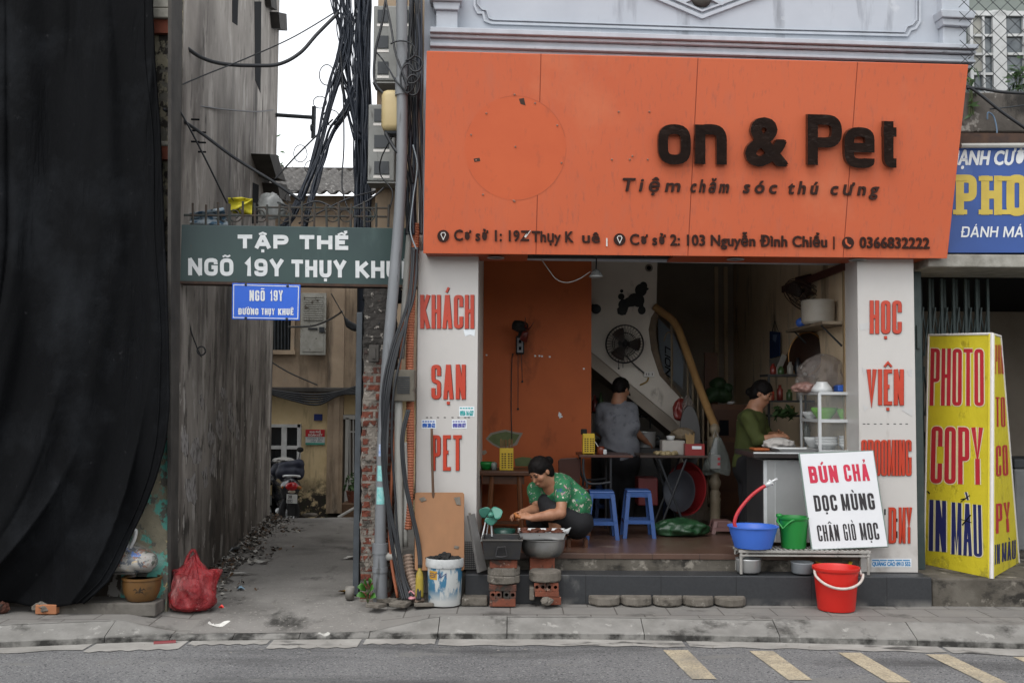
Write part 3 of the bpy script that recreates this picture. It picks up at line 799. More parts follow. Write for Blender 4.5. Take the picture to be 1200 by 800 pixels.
# street lamp under the green sign
lp = thing('alley_lamp', 'old hooded street lamp on a thin arm below the green sign', 'lamp', P(405, 378, 2.5))
w = MB(); w.tube(SP([(338, 383, 4), (365, 382, 3.6), (385, 375, 3.1), (401, 365, 2.6)], 6), .012, 6); obj('arm', w, mat('grey_metal', C('#8e9092', .7), rough=.5, metal=.4), lp)
w = MB()
hd = [P(x, y, 2.5) for x, y in ((402, 370), (408, 375), (422, 382), (421, 386), (412, 387), (405, 383))]
w.prism(hd, (0, .22, 0)); obj('lamp_hood', w, M_steel, lp, bevel=.02)
w = MB(); w.tube([P(388, 344, 2.6), P(404, 372, 2.55)], .006, 5); obj('stay', w, M_steel, lp)
# distant treetop behind the alley house
M_leaf = mat('tree_leaf', C('#3d5a2a', .8), C('#2a4420', .7), sc=3, rough=.6)
tr = thing('tree', 'small green treetop beyond the grey tiled roof at the end of the alley', 'tree', (-4.6, 16, -.3))
w = MB(); w.tube([Vector((-5.6, 16, -.4)), Vector((-5.5, 16.1, 3)), Vector((-6.0, 16, 7.0))], [.16, .12, .05], 8); obj('trunk', w, mat('bark', C('#5b4c3d', .6), bump=.4), tr)
w = MB(); r_ = random.Random(5)
for i in range(420):
 c = Vector((r_.gauss(-6.0, .17), r_.gauss(16, .3), r_.gauss(7.0, .3))); a = Vector((r_.gauss(0, 1), r_.gauss(0, 1), r_.gauss(0, 1))).normalized() * .09; b = a.orthogonal().normalized() * .045
 w.add([c - a, c + b, c + a, c - b], [(0, 1, 2, 3)])
obj('crown', w, M_leaf, tr)
# ------------------------------------------------------------------ green alley sign, railing, blue street sign
M_green = mat('dark_green_sheet_metal', C('#3d5350', .72), C('#36494a', .7), sc=2, rough=.5, spec=.4, bump=.06,
              layers=[(C('#4d6360', .7), 3, .58, .15, (1, 1, .3)), (C('#5b4433', .7), 16, .71, .02, (1, 1, 1)), (C('#27302f', .8), 5, .64, .08, (2, 2, .15))])
M_signwhite = mat('sign_white_paint', C('#d2d4d4'), C('#c2c5c5'), sc=14, rough=.5, layers=[(C('#7e8786'), 26, .68, .03, (1, 1, 1))])
M_rust = mat('rusty_edge', C('#5a4436', .7), C('#3c3230', .7), sc=12, rough=.9)
YG = -.15
yg = lambda x: -.64 + .49 * (x - 209) / 278
gs = thing('alley_sign', 'wide dark green metal sign with two lines of white capitals spanning the alley entrance', 'sign', P(340, 333, YG))
mb = MB(); mb.prism([P(209, 263, -.64), P(487, 267.5, YG), P(487, 335, YG), P(209, 330, -.64)], (0, .12, 0)); obj('panel', mb, M_green, gs, bevel=.006)
mb = MB(); mb.prism([P(209, 329, -.646), P(487, 334, YG - .006), P(487, 337, YG - .006), P(209, 332, -.646)], (0, .16, 0)); obj('lower_edge', mb, M_rust, gs)
pl = plane3(P(209, 263, -.64), P(487, 267.5, YG), P(487, 335, YG))
mb = MB(); caps('TẬP', 278.5, 275.5, 338, 291, 4.7, pl, slope=.008, gap=3.2, th=3.6, mb=mb); obj('lettering', mb, M_signwhite, gs); mb = MB(); caps('THỂ', 351, 276, 408, 292, 4.7, pl, slope=.008, gap=3.2, th=3.6, mb=mb); obj('lettering', mb, M_signwhite, gs)
for a in (('NGÕ', 220.5, 302.5, 273.5, 322.5, 2.6), ('19Y', 286, 303.3, 332, 323.3, 2.8), ('THỤY', 341.5, 304.5, 405.5, 324.5, 2.6), ('KHUÊ', 416.5, 305.5, 484, 325.5, 2.4)):
 obj('lettering', caps(*a[:5], 4.6, pl, slope=.012, gap=a[5], th=4.0), M_signwhite, gs)
# railing
M_rail = mat('rusty_dark_rail', C('#3a4544', .7), C('#54443a', .7), sc=20, rough=.8)
rl = thing('railing', 'low wrought iron railing with curled rods along the top of the green sign', 'railing', P(340, 263, -.1))
mb = MB()
for i, x in enumerate((211, 226, 241, 256, 269, 284, 299, 313, 327, 340, 354, 368, 383, 397, 411, 427, 441, 455)):
 mb.tube([P(x, 266, yg(x) + .07), P(x + (i % 3 - 1) * .7, 236 + (i * 7 % 5), yg(x) + .07)], .011, 6)
obj('rods', mb, M_rail, rl)
mb = MB(); mb.tube([P(211, 252, yg(211) + .075), P(455, 254, yg(455) + .075)], .009, 6); mb.tube([P(300, 243, yg(300) + .075), P(455, 244, yg(455) + .075)], .008, 6); obj('rail', mb, M_rail, rl)
for i, x in enumerate((275, 305, 333, 361, 389, 405, 430)):
 pts = [P(x + 9 * math.cos(a) * (1 - a / 14), 252 + 9 * math.sin(a) * (1 - a / 14), yg(x) + .08) for a in [k * .5 for k in range(-2, 16)]]
 mb = MB(); mb.tube(pts, .006, 5); obj('curl', mb, M_rail, rl)
# rubbish caught behind the railing
def sheet(name, q, Y, m, label, cat, group=None, amp=.03, sd=1):
 r_ = random.Random(sd); ph = [r_.uniform(0, 6) for _ in range(4)]
 def fn(u, v):
  a, b, c_, d = [Vector((*t, 0)) for t in q]
  p = (a * (1 - u) + b * u) * (1 - v) + (d * (1 - u) + c_ * u) * v
  return P(p.x, p.y, Y + amp * (math.sin(6 * u + ph[0] + 2 * v) + math.sin(7 * v + ph[1] - 2 * u)))
 b = MB(); b.grid(fn, 12, 10); return obj(name, b, m, smooth=True, solid=.003, label=label, cat=cat, group=group)
M_yel = mat('yellow_paper', C('#cfc436', .9), C('#b8ac2e'), sc=5, rough=.6, layers=[(C('#3b3a20'), 9, .6, .03, (1, 1, 1))])
sheet('plastic_sheet', [(267, 232), (283, 231), (296, 234), (269, 250)], -.25, M_yel, 'crumpled yellow printed plastic sheet caught behind the railing on the green sign', 'plastic sheet', sd=1)
sheet('plastic_sheet', [(280, 232), (296, 233), (295, 252), (272, 250)], -.2, M_yel, 'second yellow printed sheet tucked behind the crumpled yellow one on the railing', 'plastic sheet', sd=4)
M_rag = mat('blue_white_rag', C('#7f97a6', .8), C('#c6cacb', .7), sc=18, rough=.7, layers=[(C('#33536a'), 14, .5, .06, (1, 1, 1)), (C('#2b2d2e'), 10, .56, .05, (1, 1, 1))])
sheet('rag_heap', [(222, 250), (262, 243), (268, 264), (221, 264)], -.3, M_rag, 'heap of blue and white rags lying behind the railing at the left end', 'rags', amp=.05, sd=2)
M_plast = mat('clear_plastic_bag', C('#b7bab8', .8), C('#8d908e', .7), sc=12, rough=.3, spec=.6, alpha=.75)
mb = MB(); mb.blob(P(317, 242, .02), (.11, .07, .12), 4, 18, .3); obj('plastic_bag', mb, M_plast, smooth=True, label='crumpled clear plastic bag hanging on the railing above the green sign', cat='plastic bag')
bs = thing('street_sign', 'small bright blue street name plate with white border hung under the green sign', 'sign', P(312, 375, YG - .05))
mb = MB(); mb.prism([P(272, 331.5, -.56), P(352, 333.5, -.56), P(351, 375.5, -.56), P(271.5, 374, -.56)], (0, .02, 0)); obj('plate', mb, M_blue, bs, bevel=.004)
pl = planeY(-.56); w = MB()
lay([([(274, 333.7), (350, 335.7), (349, 373.4), (273.6, 372)], .9, True)], pl, .002, mb=w); obj('border', w, M_signwhite, bs)
w = MB(); caps('NGÕ', 292.5, 340, 310.5, 352.5, 2.1, pl, slope=.015, mb=w, gap=1.3); caps('19Y', 316.5, 340, 331.5, 352.5, 2.1, pl, slope=.015, mb=w, gap=1.2)
caps('ĐƯỜNG', 279.5, 361, 303, 368.6, 1.7, pl, slope=.012, mb=w, gap=.9); caps('THỤY', 306.5, 361.2, 322, 368.8, 1.7, pl, slope=.012, mb=w, gap=.9); caps('KHUÊ', 326, 361.4, 344, 369, 1.7, pl, slope=.012, mb=w, gap=.9)
obj('lettering', w, M_signwhite, bs)
w = MB()
for x, y in ((288, 333.5), (337, 335), (288, 372.6), (336, 373.6)): w.lathe([(0, 0), (.012, 0), (.009, -.006), (0, -.008)], P(x, y, -.562), 8, (0, 1, 0))
obj('screw', w, M_steel, bs)
# ------------------------------------------------------------------ brick pillar and steel post on the right of the alley
M_brick = mat('exposed_brick', C('#8b4a37', .7), C('#6d3a2d', .7), sc=9, rough=.9, bump=.7, bsc=30, bdist=.02,
 brick=dict(axes='XZ', w=.21, h=.075, m=.012, mc=C('#8d857b', .6), v=.7),
 layers=[(C('#948c82', .62), 6, .53, .04, (1, 1, .8)), (C('#625c55', .6), 9, .6, .05, (1, 1, 1)), (C('#2f2c29'), 7, .30, .1, (1, 1, 1), (1.75, 2.1)), (C('#b0a9a0', .6), 16, .6, .04, (1, 1, 1))])
bp = thing('brick_pillar', 'crumbling pillar of exposed red brick and mortar at the right of the alley mouth', 'pillar', P(438, 702, -.38))
YPL = -.38
c0 = P(424, 500, YPL); c1 = P(458, 500, YPL); zt = P(440, 338, YPL).z
r_ = random.Random(9)
def pilf(u, v):
 # front, left and right faces wrapped as one rough sheet
 x0, x1 = c0.x, c1.x; d = .42; per = d * 2 + (x1 - x0); s = u * per
 z = -.02 + (zt + .02) * v
 j = .016 * (noise.noise((s * 9, z * 9, 1)) + .6 * noise.noise((s * 25, z * 25, 4)))
 if s < d: return Vector((x0 + j, YPL + d - s, z))
 if s < d + x1 - x0: return Vector((x0 + s - d, YPL + j, z))
 return Vector((x1 - j, YPL + s - d - (x1 - x0), z))
mb = MB(); mb.grid(pilf, 40, 120); obj('shaft', mb, M_brick, bp, smooth=False)
mb = MB(); mb.bpx(424, 338, 470, 352, YPL + .04, .3, bev=.01); obj('cap', mb, M_dark, bp)
mb = MB(); mb.bpx(432, 404, 444, 424, YPL - .02, .05, bev=.008); mb.bpx(436, 408, 440, 420, YPL - .03, .02); obj('box', mb, M_visor, bp)
M_post = mat('grey_steel_post', C('#565d63', .75), C('#454b50', .7), sc=6, rough=.6)
mb = MB(); mb.bpx(415.5, 366, 422.5, 694, -.22, .09, bev=.006); obj('steel_post', mb, M_post, label='slim dark grey square steel post standing against the brick pillar', cat='post')
# ------------------------------------------------------------------ utility pole, meter cabinets
M_black = mat('black_cable', C('#1d1f22'), C('#292b2e'), sc=4, rough=.5, spec=.4)
M_blackb = mat('blue_black_cable', C('#232a35'), C('#1d222b'), sc=4, rough=.5, spec=.4)
up = thing('utility_pole', 'utility pole wrapped in black cables rising behind the green sign', 'pole', P(427, 640, .5))
mb = MB(); mb.tube([P(428, 690, .5), P(426, -60, .5)], [.075, .06], 14); obj('pole', mb, M_blackb, up, smooth=True)
mb = MB(); r_ = random.Random(21)
for i in range(34):
 x = r_.uniform(416, 436); pts = []
 for k in range(9):
  t = k / 8; pts.append((x + r_.uniform(-3, 3) * (1.3 if t < .5 else .7), -40 + 312 * t, .4 + r_.uniform(-.05, .05)))
 mb.tube(SP(pts, 5), r_.uniform(.004, .015), 6)
obj('wrapped_cables', mb, M_blackb, up, smooth=True)
def bundle(label, spine, n, spread, sd, rmin=.003, rmax=.0095):
 r_ = random.Random(sd); mb = MB()
 for i in range(n):
  off = r_.uniform(-1, 1)
  mb.tube(SP([(x + off * w_ * spread + r_.uniform(-1, 1) * w_ * .75, y + r_.uniform(-5, 5), Y + r_.uniform(-.04, .04)) for x, y, Y, w_ in spine], 6), r_.uniform(rmin, rmax), 6)
 return obj('cable_bundle', mb, M_blackb, smooth=True, label=label, cat='cables')
bundle('thick tangle of black cables beside the pole top against the sky', [(402, -40, .4, 9), (403, 5, .4, 9), (405, 40, .4, 9), (407, 80, .4, 8), (412, 120, .4, 5), (420, 160, .4, 3)], 30, 1.2, 31)
bundle('left strand of black cables slanting down from the pole top to the railing', [(408, 20, .4, 6), (402, 60, .4, 5), (392, 95, .35, 5), (384, 125, .3, 3.5), (371, 180, .2, 3), (357, 220, .1, 3), (342, 250, 0, 3), (332, 268, 0, 3)], 24, 1.0, 33)
bundle('right strand of black cables slanting down from the pole to the railing', [(414, 105, .4, 3), (404, 132, .4, 3), (390, 155, .35, 3), (378, 185, .2, 2.5), (370, 215, .1, 2.5), (362, 245, 0, 2.5), (356, 268, 0, 3)], 18, 1.0, 35)
def cable(pts, r, label, group=None, m=None, name='cable', n=10):
 mb = MB(); mb.tube(SP(pts, n), r, 7); return obj(name, mb, m or M_black, smooth=True, label=label, cat='cable', group=group)
cable([(211, 50, -.6), (235, 67, -.4), (262, 75, -.2), (300, 77, 0), (328, 75, .1), (352, 62, .2), (372, 40, .3), (397, 15, .4)], .017, 'thick black cable sagging from the grey wall across the sky to the pole')
cable([(198, 106, -.85), (240, 88, -.5), (290, 68, 0), (345, 43, .3), (400, 10, .45)], .006, 'thin wire rising from the mottled pilaster to the pole top')
cable([(192, 128, -.9), (230, 152, -.5), (275, 185, -.3), (320, 213, -.2), (352, 235, -.15)], .014, 'dark cable slanting down across the grey wall to the railing')
cable([(213, 121, -.6), (260, 128, 1), (300, 131, 3), (320, 129, 5.0)], .008, 'thin wire drawn along the grey wall towards the steel bracket')
cable([(205, 120, -.85), (222, 150, -.7), (245, 195, -.4), (266, 238, -.1)], .008, 'thin wire dropping steeply from the pilaster to the yellow sheets')
cable([(322, 210, .2), (345, 185, .25), (365, 165, .3), (390, 140, .35)], .008, 'thin wire slanting up from the roof edge to the pole tangle')
cable([(399, 60, .35), (402, 110, .3), (403, 170, .25), (401, 220, .1), (412, 255, 0)], .007, 'thin black wire hanging straight down through the sky gap')
def loop(cx, cy, rx, ry, Y, r, label, turns=1.0, group=None, ph=0.0):
 mb = MB(); n = int(26 * turns)
 mb.tube([P(cx + rx * math.cos(ph + k / 26 * 6.283) * (1 - .05 * k / 26), cy + ry * math.sin(ph + k / 26 * 6.283), Y + .002 * k) for k in range(n + 1)], r, 6)
 return obj('cable_loop', mb, M_black, smooth=True, label=label, cat='cable', group=group)
loop(383, 88, 9, 12, .35, .005, 'thin wire loop standing out to the left of the strands below the tangle')
loop(388, 138, 10, 9, .3, .005, 'thin wire loop around the two strands level with the bracket arm')
for i, (cx, cy, rx, ry) in enumerate(((352, 180, 8, 10), (366, 196, 9, 8), (375, 120, 8, 7), (346, 232, 12, 9))):
 loop(cx, cy, rx, ry, .2, .0045, 'loose thin wire loop hanging on the slanting cable strands', group='loose loops on the cable strands', ph=i)
M_cab = mat('grey_meter_cabinet', C('#9b9c98', .75), C('#8a8b87', .7), sc=4, rough=.6, layers=[(C('#5f5d58', .7), 7, .6, .08, (2, 2, .4))])
M_mglass = mat('meter_glass', C('#2b3034', .8), rough=.3, spec=.4)
def cabinet(x0, y0, x1, y1, cols, rows, label, Y, vis=None):
 t = thing('meter_cabinet', label, 'meter cabinet', P((x0 + x1) / 2, y1, Y))
 b = MB(); b.bpx(x0, y0, x1, y1, Y, .2, bev=.012); b.bpx(x0 - 1, y1, x1 + 1, y1 + 1.5, Y - .02, .24); obj('case', b, M_cab, t)
 cw = (x1 - x0) / cols; rh = (y1 - y0) / rows
 for i in range(cols):
  for j in range(rows):
   cx = x0 + cw * (i + .5); cy = y0 + rh * (j + .48)
   b = MB(); b.bpx(cx - cw * .27, cy - rh * .27, cx + cw * .27, cy + rh * .22, Y - .008, .012); w_ = obj('window', b, M_mglass, t)
   b = MB(); b.bpx(cx - cw * .3, cy + rh * .28, cx + cw * .3, cy + rh * .38, Y - .004, .006); obj('label_strip', b, M_white, t)
 return t
cabinet(437, 5, 484, 96, 2, 3, 'upper grey meter cabinet with two columns of small windows', .12)
cabinet(431, 121, 463, 213, 1, 3, 'lower grey meter cabinet with a single column of windows', .1)
yb = thing('junction_box', 'cream plastic junction box with rounded lid fixed beside the grey drain pipe', 'junction box', P(459, 155, -.4))
mb = MB(); mb.bpx(446, 103, 474, 153, -.42, .2, bev=.05); obj('lid', mb, mat('cream_plastic', C('#c4b183', .85), C('#b5a276', .8), sc=3, rough=.5), yb, smooth=True, auto=50)
mb = MB(); mb.bpx(465, 118, 473, 126, -.44, .03, bev=.006); mb.bpx(467, 136, 473, 141, -.44, .03, bev=.006); obj('latch', mb, mat('cream_plastic', C('#c4b183')), yb)
mb = MB(); mb.bpx(450, 152, 471, 157, -.38, .14, bev=.01); obj('cable_gland', mb, M_steel, yb)
# pipes and hoses
M_pvc = mat('grey_pvc', C('#8c8f92', .75), C('#7b7e81', .72), sc=4, rough=.45, st=(1, 1, .3), layers=[(C('#5d5e5e', .7), 7, .6, .08, (2, 2, .3))])
dp = thing('drain_pipe', 'tall grey plastic drain pipe leaning slightly down the corner beside the brick pillar', 'pipe', P(446, 704, -.45))
pts = [(470, -40, -.42), (471, 60, -.42), (471, 170, -.43), (468, 250, -.44), (459, 360, -.45), (452, 450, -.45), (448.5, 520, -.45), (446, 600, -.45), (445.5, 645, -.45)]
mb = MB(); mb.tube(SP(pts, 5), .047, 16); obj('pipe', mb, M_pvc, dp, smooth=True)
mb = MB(); mb.tube(SP([(445.5, 640, -.45), (445.5, 704, -.45)], 2), .06, 16); mb.tube(SP([(445.5, 636, -.45), (445.5, 648, -.45)], 2), .066, 16); mb.tube(SP([(445.5, 664, -.45), (445.5, 670, -.45)], 2), .066, 16); obj('socket', mb, M_pvc, dp, smooth=True, auto=40); mb = MB(); mb.tube(SP([(470.5, 92, -.425), (470.6, 112, -.425)], 2), .056, 16); obj('socket', mb, M_pvc, dp, smooth=True, auto=40)
M_stick = mat('cyan_sticker', C('#6fc0bd', .8), C('#a8d5d2', .8), sc=40, rough=.5)
mb = MB()
def wrap(x0, x1, y0, y1, cx, r, Y):
 def fn(u, v):
  a = (u - .5) * (x1 - x0) / S(Y) / r
  c_ = P(cx(y0 + (y1 - y0) * v), y0 + (y1 - y0) * v, Y); return c_ + Vector((math.sin(a) * r, -math.cos(a) * r, 0))
 return fn
pcx = lambda y: interp([(450, 452), (520, 448.5), (600, 446), (645, 445.5)], y)
mb.grid(wrap(443, 453, 545, 563, pcx, .0485, -.45), 8, 3); mb.grid(wrap(443, 453, 570, 590, pcx, .0485, -.45), 8, 3); obj('sticker', mb, M_stick, dp)
mb = MB(); mb.grid(wrap(443, 451, 520, 534, pcx, .0483, -.45), 8, 3); obj('sticker', mb, mat('blue_sticker', C('#6d8fc4', .8), C('#c3cddd', .8), sc=40), dp)
M_pipew = mat('off_white_pipe', C('#b7b6b0', .8), C('#9b9a93', .75), sc=5, rough=.5, st=(1, 1, .3))
def pipe(pts, r, m, label, name='pipe', n=6):
 mb = MB(); mb.tube(SP(pts, n), r, 12); return obj(name, mb, m, smooth=True, label=label, cat='pipe')
pipe([(489, -40, -.1), (490, 40, -.1), (489, 110, -.12), (486, 200, -.2), (478, 300, -.3), (470, 420, -.36)], .028, M_pipew, 'thin off white pipe running down beside the sign behind the cables')
pipe([(474, 518, -.4), (475, 560, -.4), (475, 640, -.4)], .022, M_pipew, 'short white pipe with an open top standing beside the metal box')
pipe([(467, 455, -.44), (467, 560, -.44), (467, 632, -.44), (466, 648, -.44), (459, 652, -.445), (452, 651, -.45)], .034, M_pipew, 'white pipe with an elbow joining the drain pipe near the ground')
M_hose = mat('orange_conduit', C('#b06a4a', .8), C('#9a5a40', .75), sc=6, rough=.6)
def corrugated(pts, r, m, label, name='conduit', pitch=.022):
 q = SP(pts, 14); L = [0]
 for a, b in zip(q, q[1:]): L.append(L[-1] + (b - a).length)
 N = int(L[-1] / pitch) * 2; P2 = []; j = 0
 for i in range(N + 1):
  d = L[-1] * i / N
  while j < len(q) - 2 and L[j + 1] < d: j += 1
  t = (d - L[j]) / max(1e-6, L[j + 1] - L[j]); P2.append(q[j].lerp(q[j + 1], t))
 mb = MB(); mb.tube(P2, [r * (1.08 if i % 2 else .9) for i in range(N + 1)], 12); return obj(name, mb, m, label=label, cat='conduit')
corrugated([(488, 262, -.32), (487, 280, -.33), (486, 300, -.34), (482, 360, -.36), (480, 430, -.38), (481, 500, -.38), (480, 570, -.38), (478, 620, -.4)], .034, M_hose, 'orange corrugated conduit running down beside the white KHÁCH SẠN panel')
corrugated([(478, 650, -.42), (481, 672, -.48), (487, 690, -.54), (492, 706, -.6)], .042, mat('pale_hose', C('#a89383', .7), C('#8d7767', .7), sc=8), 'pale corrugated hose end bending out at the foot of the pipes', pitch=.03)
pipe([(472, 372, -.4), (469, 420, -.42), (466, 470, -.42), (459, 560, -.43), (457, 640, -.45), (466, 700, -.5)], .013, M_hose, 'thin orange pipe curving down beside the drain pipe')
mbx = thing('metal_box', 'old dull metal electric box with a louvred front on the pipe bundle', 'electric box', P(472, 470, -.5))
mb = MB(); mb.bpx(459.5, 433, 486, 470, -.52, .1, bev=.008); obj('case', mb, mat('dull_metal_box', C('#6e685c', .7), C('#565147', .7), sc=9, rough=.7, bump=.2, layers=[(C('#3b3027'), 10, .6, .05, (1, 1, 1))]), mbx)
mb = MB()
for i in range(8): mb.bpx(465, 441 + i * 2.6, 480, 442.4 + i * 2.6, -.528, .02)
obj('louvres', mb, M_steel, mbx)
# black cables down the corner
gl = 'black cables hanging down the corner beside the shop sign'
r_ = random.Random(77)
for i in range(14):
 xs = r_.uniform(474, 494); w_ = r_.uniform(2, 7)
 pts = [(xs, -40, -.1)]
 for k in range(1, 8):
  y = -40 + 45 * k; pts.append((min(494, max(474, xs + r_.uniform(-w_, w_))), y, -.15 - .03 * k + r_.uniform(-.04, .04)))
 cable(pts, r_.uniform(.006, .013), 'black cable hanging among many down the corner left of the orange sign', gl, M_black if i % 3 else M_blackb)
r_ = random.Random(78)
gl2 = 'black cables sweeping down to the pavement by the bucket'
for i in range(6):
 o = r_.uniform(-4, 4); q = r_.uniform(-12, 14)
 pts = [(487 + o, 290, -.4), (482 + o, 350, -.45), (470 + o + q, 410, -.5), (460 + o + q, 460, -.54), (457 + q, 520, -.5), (461 + q, 580, -.5), (466 + o + q * .6, 630, -.52), (474 + o + q * .6, 675, -.56), (484 + o + q, 702, -.62)]
 cable(pts, r_.uniform(.006, .011), 'black cable sweeping down behind the metal box to the pavement beside the paint bucket', gl2)
for i in range(3):
 o = r_.uniform(-7, 3)
 pts = [(477 + o, 480, -.5), (470 + o, 515, -.52), (473 + o, 560, -.52), (481 + o, 600, -.54), (488 + o, 632, -.56), (491 + o, 662, -.6), (489 + o, 703, -.66)]
 cable(pts, r_.uniform(.007, .014), 'black cable sweeping down in front of the board to the pavement beside the bucket', 'black cables in front of the orange board edge')
for i, (cx, cy, rx, ry, t) in enumerate(((482, 84, 11, 14, 1.3), (478, 92, 9, 17, 1.2), (484, 100, 8, 12, 1.1), (470, 60, 17, 12, .6), (487, 75, 8, 9, 1.2))):
 loop(cx, cy, rx, ry, -.5, .007 + .001 * (i % 3), 'black cable coil knotted above the cream junction box', t, 'coils of cable above the junction box', ph=i * 1.3)
cable([(452, 0, -.2), (447, 30, -.22), (440, 60, -.22), (439, 95, -.25), (452, 112, -.4)], .012, 'black cable bowing left over the upper meter cabinet')
cable([(452, 0, -.2), (458, 30, -.3), (463, 60, -.42), (470, 80, -.48), (478, 102, -.5)], .009, 'black cable crossing the upper meter cabinet down to the coil')
cable([(440, 60, -.1), (452, 75, -.3), (464, 95, -.48), (476, 107, -.5)], .007, 'thin grey wire crossing below the upper meter cabinet', m=M_steel)
cable([(452, 156, -.4), (461, 172, -.42), (468, 180, -.45), (478, 185, -.4), (484, 215, -.35)], .016, 'short thick black cable dropping out under the cream junction box')
cable([(460, 160, -.3), (447, 185, -.1), (446, 205, 0), (460, 225, -.1), (455, 250, -.1)], .006, 'thin loose wire hanging over the lower meter cabinet')
cable([(484, 170, -.5), (489, 195, -.5), (484, 235, -.48), (481, 270, -.48), (488, 292, -.5)], .006, 'pale grey wire looping down beside the orange sign edge', m=mat('pale_wire', C('#8f9aa0', .8)))
cable([(320, 185 + 50, 0), (345, 243, -.05), (372, 236, -.05), (400, 246, -.05), (430, 236, 0), (450, 220, .05)], .009, 'black cable waving along the top of the railing')
cable([(350, 262, -.1), (380, 246, -.1), (410, 232, -.05), (440, 224, .05)], .008, 'black cable slanting up over the right half of the railing')
cable([(430, 267, -.17), (433, 290, -.17), (441, 315, -.17), (447, 345, -.17), (444, 380, -.4)], .004, 'hair thin black wire hanging over the letters of the green sign')
cable([(219, 345, -.3), (222, 380, -.2), (230, 405, -.1), (236, 418, 0)], .006, 'thin wire trailing down the alley wall below the green sign')
loop(236, 411, 5, 5, -.2, .006, 'small coil of wire at the end of the trailing wire on the alley wall', 2)
# cables on the far ledge
for i in range(5):
 cable([(313, 456 + i, YB - .3), (340, 460 + 2 * i, YB - .35), (372, 462 + i * 3, YB - .35), (400, 458 + i, YB - .3), (436, 446 + i * 4, YB - .3)], .018, 'dark cable drooping along the ledge of the alley house', 'cables drooping along the ledge of the alley house')
cable([(318, 424, YB - .3), (340, 437, YB - .3), (372, 451, YB - .3)], .012, 'thin dark cable sagging below the bars window of the alley house')
# ------------------------------------------------------------------ the shop house
M_bluewall = mat('pale_blue_render', C('#b4bac2', .85), C('#a8aeb7', .85), sc=1.5, rough=.75, bump=.06, layers=[(C('#8d9299', .8), 2.5, .58, .14, (2, 2, .25)), (C('#c6cacf', .8), 5, .62, .1, (1, 1, 1))])
M_trim = mat('pale_blue_trim', C('#b7bdc5', .85), C('#a9afb6', .85), sc=6, rough=.7, bump=.1, layers=[(C('#7a7d80', .75), 7, .66, .06, (.5, 1, 1))])
M_orange_in = mat('orange_wall_paint', C('#b95f2f', .86), C('#ac562a', .86), sc=2.5, rough=.7, bump=.06, layers=[(C('#8a4620', .7), 3, .6, .14, (1, 1, .5)), (C('#c9b9a5', .7), 40, .78, .02, (1, 1, 1))])
M_inwall = mat('dingy_cream_wall', C('#dfcbae', .97), C('#d0ba9a', .97), sc=2, rough=.85, bump=.1, layers=[(C('#95866f', .8), 3, .56, .12, (1.2, 1.2, .3)), (C('#c7bcab', .75), 2.2, .6, .1, (1, 1, .4))])
M_inback = mat('grey_brown_wall', C('#b5aa9c', .85), C('#a3988b', .85), sc=2, rough=.85)
M_stairwall = mat('stair_white_wall', C('#d6cfc4', .95), C('#c8c0b5', .95), sc=2, rough=.8, bump=.08, layers=[(C('#8f8578', .7), 4, .6, .12, (1, 1, .5))])
M_tile = mat('dark_granite_tile', C('#35373a', .7), C('#3e4043', .68), sc=50, rough=.35, spec=.5, bump=.03, rough2=.55,
             brick=dict(axes='XZ', w=.62, h=.5, m=.004, mc=C('#1e1f21'), v=.93, off=0.0), layers=[(C('#6d6d6b', .6), 5, .62, .12, (1, 1, .5)), (C('#84827e', .6), 4, .45, .2, (1, 1, 1), (.06, .0))])
M_floor = mat('brown_floor_tile', C('#6a5145', .7), C('#5b463c', .7), sc=3, rough=.3, spec=.5, bump=.03, brick=dict(axes='XY', w=.4, h=.4, m=.004, mc=C('#3a2e28'), v=.92, off=0.0), layers=[(C('#8a7a6d', .6), 4, .58, .14, (1, 1, 1))])
M_step = mat('weathered_step', C('#7c766c', .6), C('#5f594f', .55), sc=5, rough=.9, bump=.35, bsc=30, layers=[(C('#33302b', .7), 4, .5, .12, (1, 1, 1.4)), (C('#a19a8e', .6), 7, .58, .08, (1, 1, 1))])
M_panel = mat('white_sign_panel', C('#d3cfca', .76), C('#c9c5c0', .76), sc=1.5, rough=.35, spec=.5, layers=[(C('#a49d95', .8), 3, .62, .14, (2, 2, .4)), (C('#8f877e', .8), 5, .5, .2, (1, 1, 1), (.5, .24))])
M_redletter = mat('red_orange_letters', C('#c03c20', .85), C('#b2361c', .85), sc=4, rough=.4, spec=.5)
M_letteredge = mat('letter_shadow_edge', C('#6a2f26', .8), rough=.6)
FL = .379                                                     # shop floor height
PD = .235                                                     # podium height
sh_ = thing('shop_house', 'narrow pale blue house with an open ground floor eatery under the orange sign', 'house', (1.4, 2.5, 0))
fa = P(505, 40, 0.0); fb = P(1135, 60, .36)
FPL = (Vector((fa.x, fa.y, 0)), Vector(((fb - fa).y, -(fb - fa).x, 0)).normalized())
if FPL[1].y > 0: FPL = (FPL[0], -FPL[1])
def fpp(q, d0, d1, mb):
 mb.prism([PP(x, y, FPL) + FPL[1] * d0 for x, y in q], FPL[1] * (d1 - d0)); return mb
